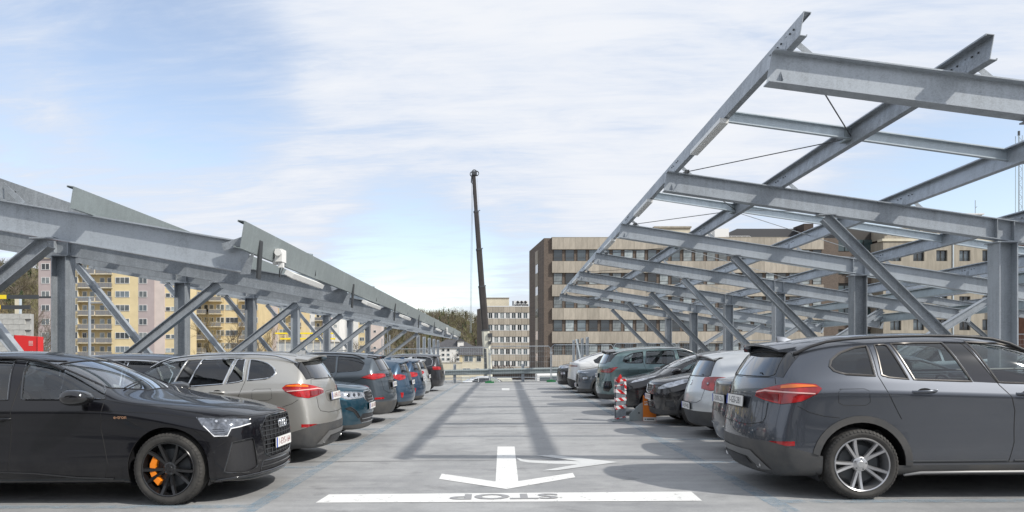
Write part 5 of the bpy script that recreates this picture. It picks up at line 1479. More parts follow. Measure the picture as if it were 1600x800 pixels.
def spec_x1new():
    s = small('x1n', 'sage green crossover parked tail out behind the taped steel post on the right', 4.50, .92, 1.64, .84, 2.69, P_green, hz=1.0, cowl=(1.38, 1.12), roofx=2.1, tail=(4.20, 1.56), bf=1.09, br=1.15, tyre=(.35, .225), rim=(.235, 'double5', SILV_RIM),
              clad=None, rails=(2.0, 4.1, .62, M_satin), cr=.28, lvl=3, fin=3.9)
    s['R'] = [(.15, 4.36), (.3, 4.46), (.42, 4.50), (.62, 4.50), (.74, 4.46), (.84, 4.40), (1.0, 4.44), (1.15, 4.40), (1.22, 4.34), (1.56, 4.18), (1.8, 4.1)]
    f = [(1.5, 1.12), (1.85, 1.36), (2.2, 1.50), (2.4, 1.51), (2.35, 1.14)]; r = [(2.48, 1.15), (2.5, 1.51), (3.22, 1.50), (3.28, 1.17)]; q = [(3.36, 1.19), (3.31, 1.49), (3.6, 1.46), (3.82, 1.35), (3.87, 1.25), (3.8, 1.205), (3.6, 1.19)]
    s['feat'] += [F_('windscreen', 'T', wscreen(1.36, 2.1, .63, .57, .13), G_clear, mirror='join', off=-.003, trim=(.007, M_black)),
                  F_('rear_window', 'R', [(-.1, 1.20), (.60, 1.20), (.54, 1.48), (-.1, 1.51)], G_dark, mirror='join', off=-.004, trim=(.007, M_black)),
                  F_('pillar_gloss_panel', 'C', [(4.30, .62, 1.22), (4.22, .76, 1.24), (4.05, .70, 1.49), (4.02, .60, 1.54), (4.12, .545, 1.48)], M_gloss, C0=(3.6, .15, 1.3), off=.003),
                  F_('taillight', 'C', [(4.02, .90, 1.09), (4.10, .90, 1.10), (4.28, .82, 1.06), (4.40, .60, 1.03), (4.44, .40, 1.02), (4.44, .40, .95), (4.40, .62, .94), (4.24, .84, .93)], M_redd, C0=(3.7, .2, 1.0), off=.010, trim=(.005, M_seam)),
                  F_('side_intake', 'C', [(4.22, .88, .72), (4.42, .72, .72), (4.46, .66, .45), (4.30, .84, .42), (4.2, .90, .55)], M_gloss, C0=(3.7, .2, .55), off=.003),
                  F_('lower_bumper', 'H', [((4.0, 0, 0), (-1, 0, 0)), ((0, 0, .36), (0, 0, 1))], M_clad, mirror='join'),
                  F_('side_window', 'S', f, G_mid, off=-.004, trim=(.012, M_gloss)), F_('side_window', 'S', r, G_mid, off=-.004, trim=(.012, M_gloss)), F_('quarter_window', 'S', q, G_mid, off=-.004, trim=(.012, M_gloss)),
                  F_('headlight', 'C', [(.5, .9, .95), (.1, .5, .93), (.1, .5, .85), (.4, .9, .85)], M_lampw, C0=(.8, .25, .9))]
    def red(k):
        r_ = carve(k.ref2, 'C', [(4.05, .90, 1.085), (4.14, .89, 1.08), (4.24, .85, .96), (4.20, .87, .945)], (3.7, .2, 1.0), keep=True)
        if len(r_.faces): k.add('lamp_strip', r_, M_red, .014, 'pair')
        r_ = carve(k.ref2, 'C', [(4.24, .85, .985), (4.44, .42, .985), (4.44, .42, .965), (4.24, .85, .955)], (3.7, .2, 1.0), keep=True)
        if len(r_.faces): k.add('lamp_strip', r_, M_red, .014, 'pair')
    s['seams'] = [('S', [(3.33, 1.5), (3.34, 1.18), (3.28, 1.0), (3.15, .8)]), ('S', [(2.44, 1.5), (2.40, 1.12), (2.36, .8), (2.38, .36)]), ('S', [(3.72, 1.06), (3.5, 1.06), (3.48, 1.0), (3.5, .93), (3.74, .93), (3.77, 1.0), (3.72, 1.06)], .004),
                  ('S', [(3.1, .62), (3.25, .86), (3.5, .92), (3.9, .86), (4.1, .80)], .004), ('R', [(0, .70), (.5, .71), (.62, .78), (.64, .92)], .006)]
    s['handles'] = [(2.98, 1.03), (2.05, 1.0)]
    s['extra'] += [red, spoiler(4.12, 4.34, 1.585, .58, M_gloss)]
    s['plates'] = [('R', .86, '2-CWT-315', M_ptext2, -.06)]
    return s
def spec_kona():
    s = small('kon', 'steel grey crossover with stacked lamps parked nose out next to the sage green crossover', 4.17, .90, 1.56, .82, 2.60, P_kona, hz=.93, cowl=(1.25, 1.06), roofx=1.95, tail=(3.85, 1.46), tyre=(.335, .215), rim=(.22, 'five', GREY_RIM), clad=M_clad, aw=.06, cf=.36, rails=(1.9, 3.6, .58, M_black))
    s['cladH'] = clad_all(4.17, .33, fo=.82, wb=2.6)
    glazing(s, 1.42, 2.0, 2.2, 3.05, 3.5, 1.06, 1.12, 1.45, 1.40, cx=1.23, rx=1.92, rw=[(-.1, 1.1), (.56, 1.1), (.5, 1.38), (-.1, 1.40)])
    s['feat'] += [F_('daytime_lamp', 'C', [(.32, .80, .88), (.12, .55, .865), (.12, .55, .84), (.32, .80, .855)], M_lampw, C0=(.9, .2, .8)),
                  F_('headlight', 'C', [(.30, .82, .73), (.14, .62, .72), (.14, .62, .62), (.30, .82, .63)], M_lampw, C0=(.9, .2, .7), trim=(.014, M_clad)),
                  F_('grille', 'F', [(-.1, .82), (.38, .80), (.42, .70), (.34, .50), (-.1, .48)], M_black, mirror='join', off=-.015, trim=(.009, M_satin)),
                  F_('indicator_lens', 'S', [(.40, .73), (.44, .74), (.43, .64), (.39, .63)], M_lampw)]
    s['extra'] += [slats('F', .36, [.55, .62, .69, .76], M_clad, .008)]
    s['plates'] = [('F', .43, '1-YGA-890', M_ptext, 0)]
    return s
def spec_white():
    s = small('whi', 'white coupe shaped crossover with black lower bumper, parked tail out near the fence', 4.60, .93, 1.58, .88, 2.80, P_white, hz=.88, cowl=(1.25, 1.02), roofx=2.0, tail=(4.40, 1.16), tyre=(.35, .24), rim=(.25, 'five', GREY_RIM), cr=.34)
    s['top'] = [(0, .86), (.45, .93), (.88, .98), (1.25, 1.04), (1.7, 1.33), (2.1, 1.52), (2.6, 1.58), (3.2, 1.54), (3.7, 1.42), (4.1, 1.27), (4.40, 1.14)]
    s['R'] = [(.15, 4.44), (.3, 4.54), (.45, 4.60), (.66, 4.58), (.8, 4.52), (1.0, 4.52), (1.1, 4.50), (1.3, 4.3)]
    s['feat'] = [F_('windscreen', 'T', wscreen(1.22, 2.0, .64, .56, .13), G_clear, mirror='join', off=-.003),
                 F_('rear_window', 'T', [(3.25, -.1), (3.25, .52), (4.2, .56), (4.25, -.1)], G_dark, mirror='join', off=.002),
                 F_('lower_bumper', 'H', [((4.1, 0, 0), (-1, 0, 0)), ((3.85, 0, .30), (-.35, 0, 1)), ((0, 0, .55), (0, 0, 1))], M_black, mirror='join'),
                 F_('light_bar', 'R', [(-.1, 1.05), (.80, 1.04), (.80, 1.0), (-.1, 1.01)], M_redd, mirror='join', off=.006)]
    f, r, q = auto_dlo(1.45, 2.05, 2.35, 3.2, 3.7, 1.03, 1.10, 1.42, 1.30); side_windows(s, f, r, q)
    return s
def spec_blacksuv():
    s = small('bsu', 'black suv with round cornered headlights, nose out, farthest car on the right', 4.30, .90, 1.64, .80, 2.60, P_black2, hz=1.0, cowl=(1.25, 1.12), roofx=1.95, tail=(4.0, 1.54), tyre=(.34, .215), rim=(.22, 'five', GREY_RIM), cf=.34, clad=M_black, aw=.05)
    s['cladH'] = clad_all(4.3, .36, fo=.8, wb=2.6)
    glazing(s, 1.42, 2.0, 2.25, 3.1, 3.7, 1.12, 1.17, 1.51, 1.46, cx=1.23, rx=1.92, rw=[(-.1, 1.15), (.56, 1.15), (.5, 1.44), (-.1, 1.46)])
    s['feat'] += [F_('headlight', 'C', [(.42, .86, .99), (.14, .52, .96), (.14, .52, .88), (.36, .86, .90)], M_lampw, C0=(.9, .2, .9)),
                  F_('fog_lamp', 'C', [(.26, .78, .74), (.12, .58, .70), (.14, .6, .62), (.28, .80, .66)], M_lampw, C0=(.9, .2, .7)),
                  F_('grille', 'F', [(-.1, .90), (.40, .88), (.36, .66), (-.1, .66)], M_black, mirror='join', off=-.015)]
    s['extra'] += [slats('F', .38, [.70, .77, .84], M_dark, .010)]
    return s

_old = CarKit.__init__
def _init(s, sp):
    _old(s, sp)
    s.ref2 = s.bm.copy()
CarKit.__init__ = _init

ETRON = make_car(spec_etron()); place(ETRON, -2.56, 7.93, +1)
X1B = make_car(spec_x1('dark grey crossover parked tail out, nearest car on the right of the aisle', P_grey, mat('dull_window_trim', (.16, .15, .14), .3, .7), '1-GSI-281', M_ptext2, P_grey))
place(X1B, 2.50, 8.02, +1)
X1B.matrix_world = Matrix.Translation((2.50+4.44, 8.02, deckz(2.50+4.44))) @ Matrix.Rotation(-math.atan(DS), 4, 'Y') @ Matrix.Rotation(math.pi, 4, 'Z')
def place_f(root, x, y, side, yaw=0.0):      # front at x, car reaching away from the aisle on `side`
    root.matrix_world = Matrix.Translation((x, y, deckz(x))) @ Matrix.Rotation(-math.atan(DS), 4, 'Y') @ Matrix.Rotation((0 if side > 0 else math.pi)+yaw, 4, 'Z')
def place_r(root, x, y, side, L, yaw=0.0):   # rear at x
    xx = x+side*L
    root.matrix_world = Matrix.Translation((xx, y, deckz(xx))) @ Matrix.Rotation(-math.atan(DS), 4, 'Y') @ Matrix.Rotation((math.pi if side > 0 else 0)+yaw, 4, 'Z')
place_f(ETRON, -2.56, 7.93, -1); place_r(X1B, 2.50, 8.02, 1, 4.44)
CARS = [
    (spec_x1('champagne silver crossover parked tail out just behind the black electric suv', P_gold, M_chrome, '1-UHR-572', M_ptext, P_gold), 'r', -2.52, 10.52, -1),
    (spec_tiguan(), 'f', -2.50, 13.05, -1),
    (spec_rav(), 'r', -2.55, 16.3, -1),
    (spec_fiesta('mid blue hatchback parked tail out next to the slate grey suv', P_blue, '1-TKE-418'), 'r', -2.50, 19.3, -1),
    (spec_fiesta('deep blue hatchback parked tail out between the mid blue and the silver hatchbacks', P_blue2, '1-WBF-733'), 'r', -2.50, 21.9, -1),
    (spec_fiesta('silver hatchback parked tail out between the deep blue hatchback and the charcoal people carrier', P_silver, '1-HJC-159'), 'r', -2.62, 24.6, -1),
    (spec_touran(), 'r', -2.65, 30.6, -1),
    (spec_sedan(), 'r', 3.02, 10.35, 1),
    (spec_golf(), 'r', 3.18, 12.75, 1),
    (spec_peugeot(), 'f', 2.97, 15.0, 1),
    (spec_bfiesta(), 'f', 2.62, 17.35, 1),
    (spec_x1new(), 'r', 2.55, 20.2, 1),
    (spec_kona(), 'f', 2.35, 24.0, 1),
    (spec_white(), 'r', 2.35, 27.2, 1),
    (spec_blacksuv(), 'f', 2.15, 30.0, 1),
]
BUILT = {}
for sp, e, x, y, side in CARS:
    o = make_car(sp); BUILT.setdefault(sp["label"][:8], o)
    if e == 'f': place_f(o, x, y, side)
    else: place_r(o, x, y, side, sp['L'])

for key, lb, x, y, side, front in (('deep blu', 'deep blue hatchback added left of the camera for reflections, outside the picture', -2.6, 1.4, -1, False), ('silver h', 'silver hatchback added right of the camera for reflections, outside the picture', 2.7, 1.2, 1, False),
                                   ('charcoal', 'charcoal people carrier added far left of the camera for reflections, outside the picture', -2.7, -3.8, -1, False), ('white co', 'white crossover added far right of the camera for reflections, outside the picture', 2.7, -3.9, 1, False)):
    o = copy_tree(BUILT[key]); o['label'] = lb; L_c = 4.3; xx = x+side*L_c  # unseen copies, added so the nearest cars' flanks have something to reflect
    o.matrix_world = Matrix.Translation((xx, y, deckz(xx))) @ Matrix.Rotation(-math.atan(DS), 4, 'Y') @ Matrix.Rotation((math.pi if side > 0 else 0), 4, 'Z')
# ------------------------------------------------------------------ beyond the deck
def root_at(name, label, cat, px, D, z=0, group=None, dyaw=0.0):
    p = pix(px, 555, D); T = thing(name, label, cat, (p.x, p.y, z), YAW+dyaw, group); return T
def lat(px, D): return (px-695)/1100*D
def hgt(py, D): return CAMH+(555-py)/1100*D
GZ = -6.5
# ground, street and far slab
g = MB(); g.add([(-3000, -400, GZ), (3000, -400, GZ), (3000, 4000, GZ), (-3000, 4000, GZ)], [(0, 1, 2, 3)])
tag(g.build('ground', mat('ground_mixed', (.13, .13, .12), .9, col2=(.20, .19, .17), vscale=.02)), kind='structure')
g = MB(); g.add([(-60, 41, GZ+.02), (60, 41, GZ+.02), (60, 60, GZ+.02), (-60, 60, GZ+.02)], [(0, 1, 2, 3)])
tag(g.build('street', mat('asphalt', (.055, .055, .056), .9, var=.2, vscale=2)), kind='structure')
g = MB(); g.box(-30, 45, -2.4, 36, 91, -1.72)
tag(g.build('lower_parking_deck', mat('far_deck_concrete', (.30, .30, .29), .8, var=.2, vscale=1)), kind='structure')

# posts of the unfinished steelwork
def post_mesh(h):
    q = MB(); q.sweep([(a, b) for b, a in isec(.30, .30, .019, .012, .15)], (0, 0, 0), (0, 0, h), (0, 1, 0)); return q.mesh('steel_post', GALV)
PM = post_mesh(5.12)
ON = ['nearest', 'second', 'third', 'fourth', 'farthest']
for k, y in enumerate((67.9, 72.9, 77.9, 82.9, 87.9)):
    o = link('steel_post', PM, loc=(-8.5, y, -1.72)); tag(o, ON[k]+' bare steel post of the row seen above the charcoal people carrier', 'post', 'bare steel posts beyond the fence')
for k, y in enumerate((75, 80, 85, 90)):
    o = link('steel_post', PM, loc=(8.5, y, -1.72)); tag(o, ['nearest', 'second', 'third', 'farthest'][k]+' bare steel post of the row in front of the brick office', 'post', 'bare steel posts beyond the fence')
for x, y, lb in ((-8.5, 80.5, 'slanting steel brace standing among the bare posts on the left'), (8.5, 82.6, 'slanting steel brace standing among the bare posts on the right')):
    q = MB(); q.sweep(isec(.15, .15, .01, .008, .075), (x+.3, y, .1), (x-.4, y, 3.35), (0, 1, 0))
    tag(q.build('steel_brace', GALV3), lb, 'brace')

# site fence along the end of the deck
def fence_panel_mesh(w_, h_=1.98):
    fr = MB(); r_ = .021
    P = [(0, 0, .06), (0, 0, h_-.12), (.10, 0, h_), (w_-.10, 0, h_), (w_, 0, h_-.12), (w_, 0, .06)]
    fr.tube(P, r_, 6); fr.tube([(0, 0, .30), (w_, 0, .30)], r_*.7, 6)
    wr = MB()
    for i in range(1, int(w_/.12)): wr.tube([(i*.12, 0, .30), (i*.12, 0, h_)], .0022, 3, cap=False)
    for z in (.55, .85, 1.15, 1.45, 1.72): wr.tube([(0, 0, z), (w_, 0, z)], .003, 3, cap=False)
    return fr.mesh('frame', GALV, 60), wr.mesh('wire_mesh', GALV3)
fw = 3.22
FM, WM = fence_panel_mesh(fw)
foot = MB(); foot.box(-.24, -.11, 0, .24, .11, .09); foot.box(-.10, -.09, .09, .10, .09, .13); FT = foot.mesh('fence_foot', mat('green_plastic', (.02, .16, .06), .6))
cl = MB(); cl.box(-.05, -.03, -.05, .09, .03, .05); CLM = cl.mesh('fence_clamp', GALV)
yf = 37.9
for k in range(-5, 9):
    x = 2.37-.0+k*(fw+.06)-fw
    gp = 'site fence panels across the end of the deck'
    T = thing('fence_panel', 'wire mesh site fence panel, '+('leftmost', 'second', 'third', 'fourth', 'fifth', 'sixth', 'seventh', 'eighth', 'ninth', 'tenth', 'eleventh', 'twelfth', 'thirteenth', 'last')[k+5]+' from the left end of the fence', 'fence', (x, yf, deckz(x)), 0, gp)
    link('frame', FM, T); w2 = link('wire_mesh', WM, T); w2['kind'] = 'stuff'
    link('fence_foot', FT, T, loc=(-.03, 0, 0)); link('fence_clamp', CLM, T, loc=(-.05, 0, 1.55))
# guard rail behind it
def guard():
    T = thing('guard_rail', 'galvanised steel crash barrier behind the site fence', 'crash barrier', (0, 38.75, 0))
    q = MB()
    prof = [(0, 0), (.03, .01), (.085, .05), (.085, .09), (.03, .13), (.03, .18), (.085, .22), (.085, .26), (.03, .30), (0, .31)]
    n = len(prof); xs_ = (-24, 34)
    q.add([(x, -a, .44+b+deckz(x)) for x in xs_ for a, b in prof]+[(x, -a+.006, .44+b+deckz(x)) for x in xs_ for a, b in prof],
          [(i, i+1, n+i+1, n+i) for i in range(n-1)]+[(2*n+i, 2*n+i+1, 3*n+i+1, 3*n+i) for i in range(n-1)])
    q.build('barrier_beam', GALV2, T)
    for i in range(-6, 9):
        x = .98+i*3.75-.06
        q = MB(); q.sweep([(a, b) for b, a in isec(.16, .14, .01, .008, .08)], (x, .1, deckz(x)-.1), (x, .1, deckz(x)+(1.05 if i % 2 else .98)), (0, 1, 0)); q.build('barrier_post', GALV, T)
    for z in (.12, .3):
        q = MB(); q.tube([(-24, .1, z+deckz(-24)), (34, .1, z+deckz(34))], .012, 5); q.build('lower_wire', GALV, T)
guard()

# taped steel stub and orange board
def taped_post():
    x0, y0 = 2.47, 15.55
    T = thing('taped_steel_post', 'short steel column stub wound with red and white tape beside the right row of cars', 'post', (x0, y0, deckz(x0)))
    q = MB(); q.sweep([(a, b) for b, a in isec(.21, .21, .02, .012, .105)], (0, 0, 0), (0, 0, .95), (1, 0, 0)); q.build('steel_stub', GALV, T)
    q = MB(); q.box(-.19, -.19, 0, .19, .19, .02); q.build('base_plate', GALV2, T)
    tr = bpy.data.materials.new('red_white_tape'); tr.use_nodes = True
    t = tr.node_tree; b = t.nodes['Principled BSDF']; tc = N(t, 'ShaderNodeTexCoord'); sp = N(t, 'ShaderNodeSeparateXYZ'); t.links.new(tc.outputs['Object'], sp.inputs[0])
    u = math_node(t, 'ADD', sp.outputs[0], sp.outputs[1]); u = math_node(t, 'ADD', u, sp.outputs[2])
    fr = math_node(t, 'FRACT', math_node(t, 'MULTIPLY', u, 6.2)); st_ = math_node(t, 'GREATER_THAN', fr, .5)
    mx = N(t, 'ShaderNodeMix', data_type='RGBA'); t.links.new(st_, mx.inputs[0]); mx.inputs[6].default_value = (.62, .02, .02, 1); mx.inputs[7].default_value = (.78, .78, .78, 1)
    t.links.new(mx.outputs[2], b.inputs['Base Color']); b.inputs['Roughness'].default_value = .35
    h = .112
    for i, (z0, sl, hh) in enumerate([(.86, .01, .05), (.77, .02, .03), (.60, -.02, .075), (.44, .01, .07), (.27, .015, .075), (.07, .03, .02)]):
        q = MB(); P = [(-h, -h), (h, -h), (h, h), (-h, h)]
        v = [(x, y, z0+sl*(1 if x > 0 else -1)*(1 if y < 0 else .4)) for x, y in P]+[(x*1.01, y*1.01, z0+hh+sl*(1 if x > 0 else -1)*(1 if y < 0 else .4)) for x, y in P]
        q.add(v, [(k, (k+1) % 4, 4+(k+1) % 4, 4+k) for k in range(4)]); q.build('barrier_tape', tr, T)
    q = MB(); q.tube([(-.06, -.13, .84), (-.05, -.15, .93), (-.02, -.14, .99), (.0, -.13, .93)], [.03, .035, .03, .02], 6); q.build('tape_knot', M_redp, T, 60)
    q = MB(); q.sweep([(-.02, -.01), (.02, -.01), (.02, .01), (-.02, .01)], (.08, -.135, .86), (.09, -.14, .68), (0, 1, 0)); q.build('tape_end', tr, T)
    T = thing('gusset_plate', 'grey triangular steel plate between the taped post and the orange board', 'plate', (x0+.19, y0-.02, deckz(x0+.2)+.004))
    q = MB(); q.prism([(0, 0), (.30, 0), (.30, .40), (.22, .36), (0, .14)], -.015, .015); q.build('plate', GALV2, T)
    q = MB(); q.lathe([(0, -.017), (.018, -.017), (.018, -.02), (0, -.02)], 12, 'y', (.2, 0, .17)); q.build('bolt_hole', M_dark, T)
    T = thing('orange_sign_board', 'small orange board with slanted top and white foot strip beside the taped post', 'sign', (x0+.46, y0-.12, deckz(x0+.5)), R(-6))
    q = MB(); q.prism([(-.0, 0), (.27, 0), (.27, .30), (.24, .36), (.01, .56), (0, .54)], -.012, .012); q.build('board', M_orange, T)
    q = MB(); q.box(.004, -.0145, .004, .266, -.0125, .085, M_white); q.build('white_strip', None, T)
    for z, s_, w_ in ((.405, .035, .11), (.345, .05, .20)):
        q = MB(); r_ = random.Random(int(z*100)); x = .025
        while x < .025+w_:
            d = r_.uniform(.010, .018); hh = s_*r_.choice((.55, .8)); q.box(x, -.0145, z, x+d, -.0125, z+hh, M_white); x += d+.005
        q.build('white_lettering', None, T)
    q = MB(); x = .05; r_ = random.Random(3)
    q.lathe([(0, -.016), (.014, -.016), (.014, -.0145), (0, -.0145)], 10, 'y', (.045, 0, .042)); x = .075
    while x < .23: d = r_.uniform(.012, .018); q.box(x, -.016, .028, x+d, -.0145, .058); x += d+.005
    q.build('dark_lettering', M_dark, T)
taped_post()

# ------------------------------------------------------------------ buildings
M_brick = bpy.data.materials.new('dark_brown_brick'); M_brick.use_nodes = True
t = M_brick.node_tree; b_ = t.nodes['Principled BSDF']; tc = N(t, 'ShaderNodeTexCoord')
mp = N(t, 'ShaderNodeMapping'); mp.inputs['Rotation'].default_value = (R(90), 0, 0); t.links.new(tc.outputs['Object'], mp.inputs[0])
bk = N(t, 'ShaderNodeTexBrick', i_Scale=3.0); bk.inputs['Color1'].default_value = (.085, .065, .052, 1); bk.inputs['Color2'].default_value = (.135, .10, .078, 1); bk.inputs['Mortar'].default_value = (.16, .14, .12, 1)
t.links.new(mp.outputs[0], bk.inputs['Vector']); t.links.new(bk.outputs['Color'], b_.inputs['Base Color']); b_.inputs['Roughness'].default_value = .85
def stained(name, col, streak):
    m = bpy.data.materials.new(name); m.use_nodes = True
    t = m.node_tree; b = t.nodes['Principled BSDF']; tc = N(t, 'ShaderNodeTexCoord')
    mp = N(t, 'ShaderNodeMapping'); mp.inputs['Scale'].default_value = (2.2, 2.2, .35); t.links.new(tc.outputs['Object'], mp.inputs[0])
    n = N(t, 'ShaderNodeTexNoise', i_Scale=1.0, i_Detail=8.0, i_Roughness=.7); t.links.new(mp.outputs[0], n.inputs['Vector'])
    n2 = N(t, 'ShaderNodeTexNoise', i_Scale=.25, i_Detail=3.0); t.links.new(tc.outputs['Object'], n2.inputs['Vector'])
    mx = N(t, 'ShaderNodeMix', data_type='RGBA'); f = math_node(t, 'ADD', math_node(t, 'MULTIPLY', n.outputs['Fac'], .7), math_node(t, 'MULTIPLY', n2.outputs['Fac'], .3))
    t.links.new(smooth(t, f, .38, .66), mx.inputs[0]); mx.inputs[6].default_value = (*streak, 1); mx.inputs[7].default_value = (*col, 1)
    t.links.new(mx.outputs[2], b.inputs['Base Color']); b.inputs['Roughness'].default_value = .85
    return m
M_panel = stained('beige_exposed_concrete', (.42, .375, .31), (.29, .26, .215))
M_conc = stained('weathered_concrete', (.40, .36, .29), (.29, .26, .21))
M_cream = mat('cream_render', (.60, .55, .43), .8, var=.08, vscale=.6)
M_yel = mat('yellow_render', (.64, .53, .32), .85, var=.06, vscale=.5)
M_yel2 = mat('ochre_render', (.58, .46, .26), .85, var=.06, vscale=.5)
M_mauve = mat('grey_mauve_render', (.40, .34, .335), .85, var=.06, vscale=.5)
M_pink = mat('pale_pink_render', (.58, .50, .46), .85, var=.06, vscale=.5)
M_wht = mat('white_render', (.72, .71, .68), .8, var=.05, vscale=.5)
M_slater = mat('dark_slate_roof', (.065, .065, .07), .7, var=.25, vscale=1.5)
M_wfr = mat('white_window_frame', (.66, .66, .65), .5)
M_dfr = mat('dark_window_frame', (.05, .045, .04), .5)
M_wgl = mat('window_glass', (.03, .038, .045), .06, 0, coat=1, col2=(.06, .075, .08), vscale=.35)
M_cur = mat('net_curtain', (.30, .33, .33), .4, 0, coat=1, col2=(.10, .12, .125), vscale=.8)
def vary(m, lo, hi):
    t = m.node_tree; b = t.nodes['Principled BSDF']; oi = N(t, 'ShaderNodeObjectInfo'); src = b.inputs['Base Color'].links[0].from_socket
    mx = N(t, 'ShaderNodeMix', data_type='RGBA', blend_type='MULTIPLY'); mx.inputs[0].default_value = 1
    c = N(t, 'ShaderNodeCombineColor'); v = smooth(t, oi.outputs['Random'], 0, 1, lo, hi)
    for i in range(3): t.links.new(v, c.inputs[i])
    t.links.new(src, mx.inputs[6]); t.links.new(c.outputs[0], mx.inputs[7]); t.links.new(mx.outputs[2], b.inputs['Base Color'])
vary(M_wgl, .4, 3.2); vary(M_cur, .35, 1.7); vary(M_panel, .86, 1.12)
M_met = mat('roof_cladding_dark', (.07, .072, .078), .6, .3)
M_balc = mat('balcony_panel_grey', (.20, .20, .205), .6)
def box_part(T, name, x0, y0, z0, x1, y1, z1, m): return MB().box(x0, y0, z0, x1, y1, z1).build(name, m, T)
def brown_office():
    D = 95; T = root_at('office_block', 'brown brick office block with beige concrete bands behind the right canopy', 'office block', 850, D, 0)
    x1 = lat(1310, D)-lat(850, D); zt = hgt(372, D)
    q = MB()
    bl = lat(827, 107)-lat(850, D)
    poly = [(0, 0), (x1, 0), (x1, 16), (bl, 12)]
    q.prism(poly, GZ, zt, 'z'); q.build('brick_wall', M_brick, T)
    sto = 36.55/1100*D
    xa = lat(862, D)-lat(850, D); xb = lat(1285, D)-lat(850, D)
    pit = 18.6/1100*D
    pn = MB(); pn.box(.015, -.32, -.78, pit-.015, 0, .78); PN = pn.mesh('concrete_panel', M_panel)
    wf = MB(); fw_ = pit-.42
    for a in ((0, .05), (fw_-.05, fw_)): wf.box(a[0], -.03, 0, a[1], .05, 1.55)
    wf.box(.05, -.03, 0, fw_-.05, .05, .05); wf.box(.05, -.03, 1.5, fw_-.05, .05, 1.55); wf.box(.05, -.02, .42, fw_-.05, .04, .47)
    WF = wf.mesh('window_frame', M_dfr)
    gl = MB(); gl.box(.05, .0, .05, fw_-.05, .02, 1.5); GL = gl.mesh('pane', M_wgl); cu = MB(); cu.box(.05, -.0, .05, fw_-.05, .02, 1.5); CU = cu.mesh('pane', M_cur)
    n = int((xb-xa)/pit+.5); pit2 = (xb-xa)/n
    rnd = random.Random(5)
    for r_ in range(7):
        zc = zt-.78-r_*sto
        for i in range(n): link('concrete_panel', PN, T, loc=(xa+i*pit2, -.02, zc))
        z0 = zc-.78-1.57
        if r_ < 6:
            for i in range(n):
                if r_ in (4, 5) and rnd.random() < .0: continue
                w_ = link('window_frame', WF, T, loc=(xa+i*pit2+.25, -.05, z0)); link('pane', CU if rnd.random() < .55 else GL, w_)
    # end wall strip with its window column
    d = Vector((bl, 12, 0)); e = d.normalized(); a = .30
    for r_ in range(7):
        z = zt-1.0-r_*sto
        p = d*.36; q_ = d*.52; nn = Vector((-e.y, e.x, 0))*.10
        o = MB(); o.add([tuple(p-nn+Vector((0, 0, z-1.9))), tuple(q_-nn+Vector((0, 0, z-1.9))), tuple(q_-nn+Vector((0, 0, z))), tuple(p-nn+Vector((0, 0, z))), tuple(p+nn+Vector((0, 0, z-1.9))), tuple(q_+nn+Vector((0, 0, z-1.9))), tuple(q_+nn+Vector((0, 0, z))), tuple(p+nn+Vector((0, 0, z)))],
                          [(0, 1, 2, 3), (4, 5, 6, 7), (0, 4, 5, 1), (2, 3, 7, 6), (0, 3, 7, 4), (1, 2, 6, 5)])
        o.build('concrete_panel', M_panel, T)
        o = MB(); o.add([(x*1, y*1, zz) for (x, y) in ((p-nn*.6).xy, (q_-nn*.6).xy, (q_+nn*.6).xy, (p+nn*.6).xy) for zz in (z-sto+.02, z-1.92)], [(0, 1, 3, 2), (2, 3, 5, 4), (4, 5, 7, 6), (6, 7, 1, 0)])
        o.build('pane', M_wgl, T)
    box_part(T, 'parapet_capping', xa-.05, -.36, zt-.0, xb+.05, .1, zt+.08, M_conc)
    L_ = lambda px: lat(px, D)-lat(850, D)
    def rb(nm, pa, pb, y_t, y_b, m, dy=3, dd=4): return box_part(T, nm, L_(pa), dy, hgt(y_b, D), L_(pb), dy+dd, hgt(y_t, D), m)
    rb('roof_plant_room', 1034, 1091, 350, 374, M_cream); rb('roof_capping', 1032, 1092, 347.5, 350, M_conc, 2.8, 4.4)
    rb('air_handling_unit', 1130, 1153, 351, 368, M_white); rb('unit_foot', 1132, 1151, 368, 374, M_dark)
    for k in range(5):
        q = MB(); x = L_(1103+k*.5); z = hgt(370-3.2*k, D); q.sweep([(-.12, -.05), (.12, -.05), (.12, .05), (-.12, .05)], (L_(1104), 3.2, z-.2), (L_(1126), 3.2, z+.45)); q.build('louvre', M_wfr, T)
    q = MB(); q.prism([(L_(1153), hgt(372, D)), (L_(1153), hgt(358, D)), (L_(1171), hgt(349, D)), (L_(1281), hgt(349, D)), (L_(1281), hgt(372, D))], 4, 9); q.build('roof_cladding', M_met, T)
    rb('stair_tower', 1268, 1283, 345, 372, mat('dark_timber_brown', (.05, .035, .028), .8), 2, 3)
    rb('roof_plant_room', 985, 1014, 354, 372, M_cream)
    q = MB(); q.tube([(L_(1140), 1.0, hgt(367, D)), (L_(1176), 1.0, hgt(367, D)), (L_(1182), 1.0, hgt(371, D))], .04, 5)
    for k in range(5): q.tube([(L_(1140+8*k), 1.0, hgt(367, D)), (L_(1140+8*k), 1.0, zt)], .03, 4)
    o = q.build('roof_railing', M_wfr, T)
